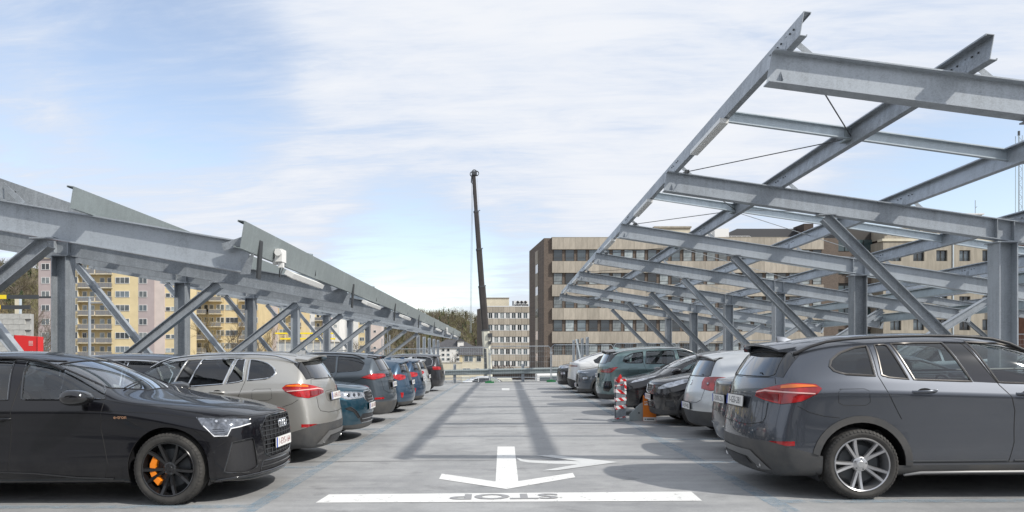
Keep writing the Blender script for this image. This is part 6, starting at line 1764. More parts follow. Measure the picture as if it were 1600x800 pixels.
    # people-high yellow object inside one window row
brown_office()
def glass_link():
    D = 99; T = root_at('glazed_link_building', 'dark glazed building part between the brick office and the pale concrete block', 'building', 1310, D, 0)
    w_ = lat(1384, D)-lat(1310, D)
    box_part(T, 'wall', 0, 1, GZ, w_, 12, hgt(352, D), M_dfr)
    fr = MB(); cw = w_/5
    st_ = 36.3/1100*D
    pg = MB(); pg.box(.06, 0, .06, cw-.06, .1, 1.65); PG = pg.mesh('pane', mat('green_tinted_glass', (.035, .06, .065), .05, 0, coat=1))
    for r_ in range(6):
        for i in range(4 if r_ else 4):
            z = hgt(372, D)-r_*st_-.0
            link('pane', PG, T, loc=(i*cw, .85, z-1.75+.0)); 
        box_part(T, 'sill_band', 0, .7, hgt(372, D)-r_*st_-3.0, w_*.8, 1, hgt(372, D)-r_*st_-1.8, M_brick)
    box_part(T, 'brown_pier', w_*.82, .2, GZ, w_*.93, 1, hgt(356, D), mat('dark_timber_brown', (.05, .035, .028), .8))
    box_part(T, 'white_edge', -.25, -.3, hgt(372, D), .1, .2, hgt(362, D), M_wfr)
glass_link()
def pale_block():
    D = 97; T = root_at('concrete_block_building', 'pale concrete building with square dark windows at the right edge behind the canopy', 'building', 1380, D, 0)
    w_ = lat(1720, D)-lat(1380, D); zt = hgt(377, D)
    box_part(T, 'wall', 0, .35, GZ, w_, 14, zt, M_conc)
    box_part(T, 'cornice', -.2, -.15, zt, w_, 1, zt+.35, M_cream)
    sto = 36/1100*D; pit = 36/1100*D; ww = 17.3/1100*D
    wf = MB()
    for a in (0, ww/2-.04, ww-.08): wf.box(a, 0, 0, a+.08, .15, 1.5)
    wf.box(0, 0, 0, ww, .15, .07); wf.box(0, 0, 1.43, ww, .15, 1.5)
    for k in range(6): wf.box(.08+k*ww/6, -.05, .0, .11+k*ww/6, -.02, .45)
    WF = wf.mesh('window_frame', M_dfr)
    GL = MB().box(.05, .08, .05, ww-.05, .12, 1.45).mesh('pane', M_wgl)
    for r_ in range(6):
        zz = hgt(408, D)-r_*sto
        # wall skin between windows so that each opening is a real recess
        for i in range(9):
            x = lat(1391, D)-lat(1380, D)+i*pit
            o = link('window_frame', WF, T, loc=(x, .22, zz)); link('pane', GL, o)
            x0 = x-(pit-ww) if i else 0
            box_part(T, 'wall_pier', x0, 0, zz, x, .36, zz+1.5, M_conc)
        box_part(T, 'wall_band', 0, 0, zz+1.5, w_, .36, min(zt, zz+sto), M_conc)
    for px in (1488, 1596):
        box_part(T, 'downpipe', lat(px, D)-lat(1380, D), -.12, GZ, lat(px, D)-lat(1380, D)+.14, -.0, zt-.3, GALV3)
    L_ = lambda px: lat(px, D)-lat(1380, D)
    q = MB(); q.prism([(L_(1488), zt+.3), (L_(1488), hgt(341, D)), (L_(1531), hgt(329, D)), (L_(1560), hgt(329, D)), (L_(1560), zt+.3)], 3, 8); q.build('roof_room', M_conc, T)
    q = MB(); q.sweep([(-2.8, -.1), (2.8, -.1), (2.8, .12), (-2.8, .12)], (L_(1487), 5.5, hgt(341, D)), (L_(1531), 5.5, hgt(328, D))); q.build('roof_capping', M_conc, T)
    box_part(T, 'roof_capping', L_(1531), 2.7, hgt(329, D), L_(1562), 8.3, hgt(327, D), M_wfr)
    q = MB(); q.tube([(L_(1558), 4, hgt(330, D)), (L_(1558), 4, hgt(303, D))], .04, 5); q.tube([(L_(1558), 4, hgt(316, D)), (L_(1561), 4, hgt(313, D))], .04, 5); q.build('aerial', GALV, T)
    box_part(T, 'window_strip', L_(1384), -.05, hgt(366, D), L_(1440), 2, hgt(358, D), M_wgl)
    for k in range(6): box_part(T, 'mullion', L_(1384+k*10.5), -.12, hgt(367, D), L_(1386.5+k*10.5), -.05, hgt(357, D), M_conc)
    box_part(T, 'upper_storey', L_(1382), 0, zt+.36, L_(1442), 6, hgt(356, D), M_conc)
    box_part(T, 'red_brick_wing', L_(1578), -2.5, GZ, w_, 0, hgt(352, D), mat('red_brown_brick', (.20, .10, .07), .85, var=.15, vscale=2))
pale_block()
def far_office():
    D = 187; T = root_at('office_block', 'distant beige office block with white framed window rows behind the crane', 'office block', 760, D, 0)
    L_ = lambda px: lat(px, D)-lat(760, D)
    zt = hgt(479.5, D); xe = L_(860)
    q = MB(); q.prism([(0, 0), (xe, 0), (xe, 14), (L_(748)*1.0-.0, 10)], GZ, zt, 'z'); q.build('wall', mat('grey_brown_wall', (.10, .085, .075), .85, var=.1), T)
    sto = 18.75/1100*D
    pit = 9.1/1100*D
    pn = MB().box(.02, -.35, -.75, pit-.02, 0, .75).mesh('concrete_panel', M_panel)
    fr = MB(); fr.box(0, -.14, 0, .55, .05, 1.6); fr.box(.55, -.08, 0, pit, .02, .12); fr.box(.55, -.08, 1.48, pit, .02, 1.6); fr.box(.55+(pit-.55)/2-.04, -.08, .12, .55+(pit-.55)/2+.04, .02, 1.48); FRM = fr.mesh('window_frame', M_wfr)
    GL = MB().box(.55, -.03, .1, pit, .0, 1.5).mesh('pane', M_wgl); GC = MB().box(.55, -.03, .1, pit, .0, 1.5).mesh('pane', M_cur)
    rnd = random.Random(2)
    for r_ in range(7):
        zc = zt-.75-r_*sto
        for i in range(int(xe/pit)):
            link('concrete_panel', pn, T, loc=(i*pit, 0, zc))
            w_ = link('window_frame', FRM, T, loc=(i*pit, -.1, zc-.75-1.62)); link('pane', GC if rnd.random() < .4 else GL, w_)
    box_part(T, 'roof_edge', -.2, -.4, zt, xe, .5, zt+.25, M_wfr)
    box_part(T, 'roof_plant_room', L_(758), 3, zt, L_(797), 9, hgt(464.5, D), M_cream); box_part(T, 'roof_capping', L_(757.5), 2.8, hgt(464.5, D), L_(797.5), 9.2, hgt(463.5, D), M_conc)
    S_ = thing('roof_sign', 'white roof sign with three slanted black marks on the distant office block', 'sign', T.location, YAW)
    S_.location = T.matrix_world @ Vector((0, 0, 0)) if False else T.location
    z0 = zt+.25
    box_part(S_, 'sign_frame', L_(801), .6, z0, L_(803), .9, hgt(470, D), M_met)
    box_part(S_, 'sign_panel', L_(803.8), .8, z0+.2, L_(826.5), .95, hgt(469.6, D), M_wfr)
    for k in range(3):
        q = MB(); x = L_(808.4+6*k); q.sweep([(-.13, -.28), (.13, -.28), (.13, .28), (-.13, .28)], (x, .70, hgt(470.3, D)), (x+.42, .70, hgt(473.6, D)), (1, 0, 0)); q.build('sign_mark', M_black, S_)
    for a, b in ((804.2, 814), (815.5, 825.8)):
        x = L_(a); r2 = random.Random(int(a))
        while x < L_(b):
            d = r2.uniform(.10, .22); box_part(S_, 'sign_letter', x, .68, hgt(477.6, D), x+d, .78, hgt(475.2 if r2.random() < .7 else 475.6, D), M_black); x += d+.05
far_office()

# apartment blocks on the left, built of strips each with its own windows
def win_mesh(w_, h_, fr, leaves=2):
    q = MB(); f = .08
    q.box(0, -.06, 0, w_, .04, f); q.box(0, -.06, h_-f, w_, .04, h_)
    for i in range(leaves+1): q.box(i*(w_-f)/leaves, -.06, f, i*(w_-f)/leaves+f, .04, h_-f)
    F1 = q.mesh('window_frame', fr); P = MB().box(.04, -.02, .04, w_-.04, .0, h_-.04)
    return F1, P.mesh('pane', M_wgl), P.mesh('pane', M_cur)
W3 = win_mesh(2.9, 1.3, M_wfr, 3); W2 = win_mesh(1.7, 1.3, M_wfr, 2); W1 = win_mesh(1.2, 1.4, M_wfr, 1); WD = win_mesh(.95, 2.0, M_wfr, 1)
WS = win_mesh(1.0, .9, M_wfr, 1)
bal = MB(); bal.box(-.1, -1.2, -.22, 3.35, 0, -.06, M_cream)
for k in range(5): bal.box(.05+k*.66, -1.2, -.02, .62+k*.66, -1.15, .85, M_balc)
bal.box(-.08, -1.22, .86, 3.33, -1.13, .93, M_cream)
for k in range(6): bal.box(-.06+k*.66, -1.19, -.06, .0+k*.66, -1.14, .9, M_balc)
BAL = bal.mesh('balcony')
rb = random.Random(11)
def apartment(label, D, px0, px1, ytop, strips, sto, depth=12, roof=None, dyaw=0.0):
    T = root_at('apartment_building', label, 'apartment building', px0, D, 0, dyaw=dyaw)
    L_ = lambda px: lat(px, D)-lat(px0, D)
    zt = hgt(ytop, D)
    for a, b, m, kind, dy in strips:
        x0, x1 = L_(a), L_(b)
        box_part(T, 'wall', x0, dy, GZ, x1, depth+dy, zt-(.0 if dy == 0 else .6), m)
        if kind is None: continue
        nst = int((zt-GZ)/sto)
        for r_ in range(nst):
            z = zt-.9-1.4-r_*sto
            if z < -4: break
            for fx, Wn in kind:
                if Wn == 'B':
                    o = link('balcony', BAL, T, loc=(x0+(x1-x0)*fx, dy, z-.75))
                    for dx in (.35, 1.9):
                        w_ = link('window_frame', WD[0], T, loc=(x0+(x1-x0)*fx+dx, dy-.02, z-.72)); link('pane', WD[1 if rb.random() < .6 else 2], w_)
                else:
                    w_ = link('window_frame', Wn[0], T, loc=(x0+(x1-x0)*fx, dy-.03, z)); link('pane', Wn[1 if rb.random() < .55 else 2], w_)
    box_part(T, 'roof_edge', L_(strips[0][0])-.2, -.3, zt, L_(strips[-1][1])+.2, depth, zt+.35, M_cream)
    return T
apartment('tall yellow and mauve apartment building with stacked balconies behind the left canopy columns', 144, 60, 274, 404,
          [(60, 76, M_mauve, [(.3, W2)], 0), (76, 112, M_mauve, [(.2, W2), (.6, W2)], 0), (112, 122, M_yel, [(.05, W1)], 0), (122, 174, M_yel2, [(.02, 'B'), (.55, 'B')], .8), (174, 216, M_yel, [(.15, W3)], 0), (216, 241, M_mauve, [(.04, W2)], 0), (241, 257, M_pink, None, .1), (257, 274, M_yel, [(.05, WS), (.55, WS)], .3)], 2.82)
apartment('yellow apartment building with balconies behind bare trees left of the centre', 160, 304, 404, 449,
          [(304, 322, M_yel, [(.1, 'B')], 0), (322, 350, M_yel2, [(.1, 'B'), (.6, W2)], 0), (350, 372, M_yel, [(.1, W3)], .2), (372, 404, M_yel2, [(.1, 'B'), (.6, W2)], 0)], 2.9)
apartment('pink and white apartment building seen between the left canopy braces', 185, 404, 470, 474,
          [(404, 416, M_cream, [(.2, WS)], 0), (416, 434, M_pink, None, 0), (434, 470, M_yel2, [(.05, W2), (.5, 'B')], .4)], 2.9)
apartment('white apartment building with small yellow wing beyond the yellow barrier rails', 215, 470, 530, 485,
          [(470, 492, M_wht, [(.5, WS)], 0), (492, 503, M_yel, [(.05, 'B')], .3), (503, 518, M_mauve, [(.2, WS), (.6, WS)], 0), (518, 530, M_wht, [(.3, WS)], .1)], 2.9)
apartment('pale apartment building with yellow side far down the street on the left', 250, 536, 596, 497,
          [(536, 560, M_wht, [(.3, WS)], 0), (560, 578, M_yel, [(.1, W2), (.6, WS)], .1), (578, 596, M_pink, [(.3, WS)], 0)], 2.9)

def gable_house(label, D, pa, pb, yeave, yridge, wallm, wins, hip=False, wn=None):
    T = root_at('house', label, 'house', pa, D, 0)
    w_ = lat(pb, D)-lat(pa, D); ze = hgt(yeave, D); zr = hgt(yridge, D)
    box_part(T, 'wall', 0, 0, GZ, w_, 9, ze, wallm)
    q = MB(); o = .5
    ins = w_*.32 if hip else 0.0
    q.add([(-o, -o, ze), (w_+o, -o, ze), (w_+o, 9+o, ze), (-o, 9+o, ze), (ins, 4.5, zr), (w_-ins, 4.5, zr)], [(0, 1, 5, 4), (2, 3, 4, 5), (1, 2, 5), (3, 0, 4), (3, 2, 1, 0)])
    q.build('roof', M_slater, T)
    for fx, py, Wn in wins:
        x = lat(fx, D)-lat(pa, D)
        f = link('window_frame', Wn[0], T, loc=(x, -.05, hgt(py, D))); link('pane', Wn[1], f)
    return T, w_, ze, zr
T, w_, ze, zr = gable_house('white house with dark hipped roof and dormer in front of the wooded hill', 230, 676, 742, 543, 530, M_wht,
                            [(px, py, WS) for px in (682, 690, 698, 713, 724, 733) for py in (549, 556.5, 563.5)], hip=True)
q = MB(); dx = lat(715, 230)-lat(676, 230); q.box(dx, 0, ze-.5, dx+2.0, 5, ze+2.2, M_wht); q.add([(dx-.3, -.4, ze+2.2), (dx+2.3, -.4, ze+2.2), (dx+2.3, 5, ze+2.2), (dx-.3, 5, ze+2.2), (dx+1, -.4, ze+3.2), (dx+1, 5, ze+3.2)], [(0, 1, 4), (1, 2, 5, 4), (2, 3, 5), (3, 0, 4, 5)], M_slater); q.build('dormer', None, T)
T, w_, ze, zr = gable_house('beige house with steep dark roof and paired windows left of the crane', 172, 719, 756, 554.5, 540, M_cream,
                            [(px, 565, W1) for px in (725, 731.5, 744.5)]+[(px, 581, WS) for px in (723, 729, 743)])
box_part(T, 'yellow_corner', -.15, -.15, GZ, .45, -.02, ze, M_yel)
gable_house('small white house beyond the charcoal people carrier', 210, 655, 676, 548, 543, M_wht, [(660, 553, WS), (668, 553, WS)])
# long low pale wall and shed in the valley
T = root_at('retaining_wall', 'pale low boundary wall behind the crash barrier near the beige house', 'wall', 690, 150, 0)
box_part(T, 'wall_face', 0, 0, GZ, 4.4, .4, hgt(567, 150), M_cream); box_part(T, 'wall_capping', -.1, -.1, hgt(567, 150), 4.5, .5, hgt(566, 150), M_conc)
T = root_at('retaining_wall', 'brown low wall topped by reddish hedge in front of the distant office', 'wall', 757, 105, 0)
box_part(T, 'wall_face', 0, 0, GZ, 9, .4, hgt(576, 105), M_brick)
hb = MB(); rr = random.Random(4)
for k in range(500):
    x = rr.uniform(0, 2.6) if k % 2 else rr.uniform(1.9, 4.4); z = hgt(576, 105)+rr.uniform(0, .5); a = .09
    hb.add([(x+rr.uniform(-a, a), rr.uniform(-.2, .6), z+rr.uniform(-a, a)) for _ in range(3)], [(0, 1, 2)])
tag(hb.build('hedge', mat('russet_leaves', (.26, .09, .04), .9), None), 'low russet hedge on the brown wall before the distant office', 'hedge'); HB = bpy.data.objects['hedge']; HB.parent = None; HB.location = T.location; HB.rotation_euler = (0, 0, YAW)

# white block wall, red container, gantry bars on the left
T = root_at('blockwork_building', 'unfinished grey blockwork building at the left edge above the black suv', 'building', -60, 62, 0)
L_ = lambda px: lat(px, 62)-lat(-60, 62)
bm_ = mat('grey_block', (.44, .44, .42), .85, var=.12, vscale=3)
box_part(T, 'wall_core', 0, .12, GZ, L_(48)-.02, .5, hgt(490.5, 62), mat('mortar', (.36, .36, .35), .9))
BLK = MB().box(.01, -.02, .01, .98, .12, .47).mesh('concrete_block', bm_)
zr_ = hgt(490, 62)
for r_ in range(10):
    for i in range(7):
        x = L_(48)-.99*(i+1)+(-.5 if r_ % 2 else 0)
        z = zr_-.48*(r_+1)
        if x+1 <= L_(48)+.01: link('concrete_block', BLK, T, loc=(x, 0, z))
box_part(T, 'white_lintel', L_(-20), -.1, hgt(514, 62), L_(8), .0, hgt(509, 62), M_wht)
box_part(T, 'window_opening', L_(6), -.045, hgt(529, 62), L_(14), -.025, hgt(519, 62), M_wgl)
T = root_at('red_container', 'red steel container with slanted roof beside the grey blockwork', 'container', 22, 50, 0)
w_ = lat(59, 50)-lat(22, 50)
q = MB(); q.prism([(0, -2), (w_, -2), (w_, hgt(526, 50)), (0, hgt(523.5, 50))], 0, .7); q.build('container_body', M_redp, T)
for k in range(4): box_part(T, 'vent_slot', w_*.62, -.02, hgt(533+2*k, 50), w_*.8, -.0, hgt(533.6+2*k, 50), M_wht)
box_part(T, 'corner_post', w_-.06, -.03, -2, w_, .0, hgt(526, 50), mat('dark_red_edge', (.32, .012, .012), .5))
box_part(T, 'corner_post', 0, -.03, -2, .06, .0, hgt(523.5, 50), mat('dark_red_edge', (.32, .012, .012), .5))
T = root_at('street_gantry_pole', 'grey steel pole with horizontal arms in front of the yellow apartment balconies', 'pole', 140, 70, 0)
q = MB(); q.lathe([(.16, GZ), (.13, hgt(466, 70)), (.16, hgt(465.8, 70)), (.16, hgt(464, 70)), (0, hgt(464, 70))], 12, 'z', smooth if False else (0, 0, 0)); q.build('pole', GALV, T, 40)
q = MB(); q.box(lat(98, 70)-lat(140, 70), -.1, hgt(466, 70), .25, .1, hgt(463.5, 70)); q.build('arm', GALV, T)
q = MB(); q.box(.1, -.08, hgt(474, 70), lat(158, 70)-lat(140, 70), .08, hgt(472.5, 70)); q.build('side_arm', GALV, T)
q = MB(); q.box(lat(60, 70)-lat(140, 70), -.06, hgt(466, 70), lat(98, 70)-lat(140, 70), .06, hgt(463, 70)); q.build('lamp_head', M_dark, T)
for py, a, b, lb in ((464, -40, 60, 'upper black and yellow height bar above the grey blockwork'), (480, -40, 47, 'lower black and yellow height bar above the grey blockwork')):
    T = root_at('height_bar', lb, 'barrier bar', a, 58, hgt(py, 58), 'height bars at the left edge')
    w_ = lat(b, 58)-lat(a, 58)
    box_part(T, 'bar', 0, -.08, -.16, w_, .08, .16, M_dark)
    box_part(T, 'yellow_section', lat(-20, 58)-lat(a, 58), -.085, -.165, lat(11 if py < 470 else 2, 58)-lat(a, 58), .085, .165, M_yellow)
T = root_at('concrete_pillar', 'pale concrete pillar with metal ladder above the grey blockwork', 'pillar', 23, 63, 0)
box_part(T, 'pillar', 0, 0, GZ, .38, .4, hgt(467, 63), M_cream); box_part(T, 'side_plate', .38, .0, GZ, .46, .3, hgt(467, 63), GALV3)
# yellow rails and white wall in the middle left
T = root_at('yellow_rail_barrier', 'two yellow horizontal height rails on thin posts before the white wall', 'barrier', 430, 66, 0)
L_ = lambda px: lat(px, 66)-lat(430, 66)
for py in (520.8, 529.3): box_part(T, 'yellow_rail', L_(430 if py < 525 else 438), -.06, hgt(py+1.2, 66), L_(524), .06, hgt(py-1.2, 66), M_yellow)
for k in range(9): box_part(T, 'rail_post', L_(434+k*11), -.03, GZ, L_(434+k*11)+.06, .05, hgt(522, 66), M_cream)
T = root_at('white_site_wall', 'white wall with grey graffiti patches under the yellow rails', 'wall', 432, 70, 0)
box_part(T, 'wall_panel', 0, 0, GZ, lat(535, 70)-lat(432, 70), .3, hgt(534.5, 70), mat('patched_white_wall', (.58, .57, .55), .85, col2=(.30, .32, .33), vscale=1.1))
box_part(T, 'wall_capping', -.1, -.1, hgt(534.5, 70), lat(535, 70)-lat(432, 70), .4, hgt(533.8, 70), M_conc)
T = root_at('catenary_mast', 'grey lattice mast standing before the wooded slope behind the left canopy', 'mast', 603, 110, 0)
q = MB()
for a, b in ((-.35, -.2), (.35, -.2), (-.35, .2), (.35, .2)): q.tube([(a, b, GZ), (a*.8, b*.8, hgt(506, 110))], .06, 4)
for k in range(12): q.tube([(-.33, 0, GZ+k*1.1), (.33, 0, GZ+k*1.1+1.1)], .035, 4); q.tube([(.33, 0, GZ+k*1.1), (-.33, 0, GZ+k*1.1+1.1)], .035, 4)
q.build('lattice', GALV, T)
for i, (px, D, yt, lb) in enumerate([(597, 115, 529, 'thin'), (609, 115, 523, 'plain')]):
    T = root_at('catenary_post', lb+' grey post beside the lattice mast on the left', 'post', px, D, 0); MB().tube([(0, 0, GZ), (0, 0, hgt(yt, D))], .09, 6).build('post', GALV, T)

# ------------------------------------------------------------------ crane
def crane():
    D = 82; T = root_at('mobile_crane', 'tall telescopic mobile crane with dark raised boom above the far end of the aisle', 'crane', 764, D, 0)
    k = D/1100
    def P(px, py, y=0): return Vector(((px-764)*k, y, CAMH+(555-py)*k))
    M_cr = mat('crane_cream_paint', (.55, .54, .46), .45, var=.1, vscale=1); M_bo = mat('crane_boom_dark', (.045, .04, .038), .4, .2, var=.2, vscale=1)
    base_ = P(766, 600); dirv = (P(740.5, 272)-P(760.5, 530)).normalized()
    def seg(name, a, b, w0, m, oct_=True):
        s_ = w0/2; c = s_*.55
        sec = [(-s_, -c), (-c, -s_), (c, -s_), (s_, -c), (s_, c), (c, s_), (-c, s_), (-s_, c)]
        q = MB(); q.sweep(sec, a, b, (0, 1, 0)); return q.build(name, m, T)
    seg('boom_foot_section', P(767, 640), P(758.5, 516), .88, M_cr)
    seg('boom_section', P(758.6, 518), P(753, 448), .80, M_bo); seg('boom_section', P(753.1, 452), P(748.5, 390), .66, M_bo); seg('boom_section', P(748.6, 394), P(744, 330), .54, M_bo); seg('boom_section', P(744.1, 334), P(740.2, 274), .42, M_bo)
    for px, py, w0 in ((758.6, 516, 1.0), (753, 448, .84), (748.5, 390, .72), (744, 331, .6)):
        seg('boom_collar', P(px, py+1.2), P(px-.15, py-1.2), w0, M_dark)
        q = MB(); q.tube([P(px+1.5, py, -.2), P(px+6, py-2, -.2)], .06, 4); q.build('cable_guide', M_dark, T)
    q = MB(); q.box(*(P(737, 274)+Vector((0, -.35, 0))), *(P(745, 268.5)+Vector((0, .35, 0)))); q.build('boom_head', M_dark, T)
    for px, py in ((738, 272), (744.5, 271), (741, 269)):
        q = MB(); q.lathe([(.30, -.1), (.30, .1), (.22, .1), (.22, -.1)], 14, 'y', tuple(P(px, py)), closed=True); q.build('sheave', M_dark, T, 40)
    for dx in (0, 1.7):
        q = MB(); q.tube([P(737.5+dx, 272), P(734.5+dx, 520)], .028, 4); q.build('hoist_rope', GALV2, T)
    q = MB(); q.tube([P(745, 272), P(757, 470)], .015, 4); q.build('stay_rope', GALV2, T)
    q = MB(); q.tube([P(737, 276), P(736.4, 285), P(738, 287), P(739, 284)], .06, 5); q.build('auxiliary_hook', M_dark, T)
    q = MB(); q.box(*(P(762, 527)+Vector((0, -.7, 0))), *(P(768.5, 521)+Vector((0, -.2, 0)))); q.build('hydraulic_block', M_dark, T)
    q = MB(); q.box(*(P(762.5, 538)+Vector((0, -.7, 0))), *(P(767, 533)+Vector((0, -.2, 0)))); q.build('hydraulic_block', M_dark, T)
    q = MB(); q.tube([P(757.5, 545, -.5), P(760, 602, -.5)], .16, 8); q.build('luffing_cylinder', M_dark, T, 50)
    q = MB(); q.box(-2.2, -1.2, -3.1, 2.6, 1.2, -1.2); q.build('turntable_body', M_cr, T)
    q = MB(); q.box(-3.2, -1.1, -3.2, -2.3, .2, -1.0); q.build('operator_cab', M_cr, T)
    q = MB(); q.box(-6, -1.3, -5.4, 6.5, 1.3, -4.3); q.box(-1, -.9, -4.3, 1, .9, -3.1); q.build('carrier_chassis', M_cr, T)
    for x in (-4.8, -3.2, 1.5, 3.1, 4.8):
        for y in (-1.1, 1.1):
            q = MB(); q.lathe([(0, -.18), (.5, -.18), (.62, -.12), (.62, .12), (.5, .18), (0, .18)], 20, 'y', (x, y, -5.85)); q.build('wheel', M_rubber, T, 40)
crane()
def far_mast():
    T = root_at('tower_crane_mast', 'thin lattice crane mast rising at the far right edge of the sky', 'crane mast', 1592, 150, 0)
    q = MB(); k = 150/1100; zt = hgt(212, 150)
    for a, b in ((-.4, -.4), (.4, -.4), (-.4, .4), (.4, .4)): q.tube([(a, b, GZ), (a, b, zt)], .05, 4)
    z = 10.0
    s_ = 1
    while z < zt-1: q.tube([(-.4*s_, -.4, z), (.4*s_, -.4, z+1)], .035, 4); q.tube([(-.4, -.4, z), (.4, -.4, z)], .03, 4); z += 1; s_ = -s_
    q.build('lattice', GALV2, T); box_part(T, 'mast_head', -.15, -.15, zt, .15, .15, zt+1.0, M_dark)
far_mast()


# added unseen office wing behind the camera, to darken reflections in the cars' flanks
T = thing('added_office_wing', 'long brown brick office wing added behind the camera, unseen, to darken car reflections', 'office wing', (0, -40, 0))
box_part(T, 'wall', -46, -8, GZ, 46, 0, 9.5, M_brick)
for r_ in range(4):
    box_part(T, 'concrete_band', -45, 0, -3.2+r_*3.3, 45, .3, -1.6+r_*3.3, M_panel)
    for i in range(28): box_part(T, 'pane', -44+i*3.2, -.02, -1.5+r_*3.3, -41.6+i*3.2, .05, .0+r_*3.3, M_wgl)
# ------------------------------------------------------------------ vehicles on the lower deck, their roofs just above the barrier
def dup(key, label, x, y, rot, z=-1.71):
    o = copy_tree(BUILT[key]); o['label'] = label
    o.matrix_world = Matrix.Translation((x, y, z)) @ Matrix.Rotation(rot, 4, 'Z')
    return o
dup('silver h', 'silver hatchback on the lower deck, its roof under the crash barrier right of the crane', 7.6, 52, math.pi)
dup('white co', 'white car on the lower deck left of the crane, roof just above the deck edge', 1.1, 55, math.pi)
dup('charcoal', 'charcoal car on the lower deck at the left end of the visible crash barrier', -3.2, 53, math.pi)
dup('steel gr', 'steel grey car on the lower deck behind the right post of the crash barrier', 11.8, 55, math.pi*.5)
T = thing('parked_van', 'white van on the lower deck with its top just showing beside the crane foot', 'van', (3.35, 56, -1.71), 0)
q = MB(); q.prism([(0, .3), (4.6, .3), (4.6, .9), (4.2, 1.05), (3.7, 1.62), (3.2, 1.70), (.05, 1.70), (0, 1.6)], -.9, .9, 'x'); rot_pts(q, lambda v: (v.x, v.y, v.z)); q.build('van_body', M_white, T)
q = MB(); q.box(-.7, -.012, 1.05, .7, -.002, 1.5); q.build('rear_window', M_wgl, T)
for y in (.9, 3.7):
    for x in (-.82, .82): MB().lathe([(0, -.1), (.32, -.1), (.32, .1), (0, .1)], 16, 'y', (0, 0, 0)).build('wheel', M_rubber, T).matrix_local = Matrix.Translation((x, y, .32)) @ Matrix.Rotation(math.pi/2, 4, 'Z')
T = thing('traffic_cone', 'small orange and white cone on the lower deck beside the white car', 'cone', (.95, 43.5, -1.22), 0)
MB().box(-.2, -.2, 0, .2, .2, .04).build('cone_base', M_orange, T); MB().lathe([(.15, .04), (.06, .42), (.035, .6), (0, .6)], 12, 'z').build('cone_body', M_orange, T, 50); MB().lathe([(.112, .25), (.075, .42)], 12, 'z').build('white_band', M_white, T)
T['label'] = 'small orange cone just past the crash barrier left of the crane'
q = MB().box(-6, 43.0, -1.72, 6, 44.0, -1.22); tag(q.build('deck_kerb', M_conc), kind='structure')
# second row of cars, nose to nose behind the front rows
def dup2(key, label, x, y, side, front=True):
    o = copy_tree(BUILT[key]); o['label'] = label
    o.matrix_world = Matrix.Translation((x, y, deckz(x))) @ Matrix.Rotation(-math.atan(DS), 4, 'Y') @ Matrix.Rotation(0 if side > 0 else math.pi, 4, 'Z')
    return o
dup2('charcoal', 'charcoal people carrier in the back row behind the black electric suv, red lamp showing', -8.9+0, 10.6, 1)
dup2('champagn', 'champagne crossover in the back row on the left, roof showing over the black suv windscreen', -9.2, 13.1, -1)
dup2('deep blu', 'deep blue hatchback in the back row behind the champagne crossover', -9.1, 15.7, -1)
dup2('slate gr', 'slate grey suv in the back row behind the brace foot on the left', -9.0, 18.2, -1)
dup2('charcoal', 'charcoal people carrier in the back row near the middle of the left canopy', -9.1, 20.8, -1)
dup2('silver h', 'silver hatchback in the back row of the right side, roof rail behind the silver hatchback', 9.2, 15.4, 1)
dup2('steel gr', 'steel grey crossover in the back row behind the right columns', 9.2, 20.3, 1)
dup2('sage gre', 'sage green crossover in the back row of the right side further down', 9.2, 25.2, 1)

# ------------------------------------------------------------------ wooded hill
def ridge(px):
    return interp([(-400, 380), (-100, 386), (60, 396), (160, 420), (300, 446), (480, 468), (600, 478), (660, 482), (705, 479), (740, 489), (790, 506), (860, 530), (1000, 548), (1300, 552)], px)
def hdist(px): return interp([(-400, 330), (60, 340), (400, 400), (750, 520), (1300, 640)], px)
rh = random.Random(21)
def hillpoint(px, t):
    D = hdist(px); z1 = CAMH+(555-ridge(px))/1100*D-8
    d = D*(.52+.48*t); z = GZ+(z1-GZ)*(t**.8 if t < 1 else 1)
    z += 1.5*math.sin(px*.031+t*5)+1.1*math.sin(px*.083+t*11)
    p = pix(px, 555, d); return Vector((p.x, p.y, z))
V = []; F = []; nx, ny = 90, 14
for i in range(nx+1):
    px = -400+1700*i/nx
    for j in range(ny+1): V.append(hillpoint(px, j/ny))
    for a in (1.25, 1.6):
        p = hillpoint(px, 1.0); dd = Vector((p.x, p.y, 0))*(a-1); V.append(p+dd-Vector((0, 0, 6*(a-1)*10)))
m_ = ny+3
F = [(i*m_+j, (i+1)*m_+j, (i+1)*m_+j+1, i*m_+j+1) for i in range(nx) for j in range(m_-1)]
q = MB(); q.add(V, F); tag(q.build('hill', mat('leaf_litter_slope', (.11, .088, .052), .95, col2=(.15, .13, .07), vscale=.06), None, True), kind='structure')
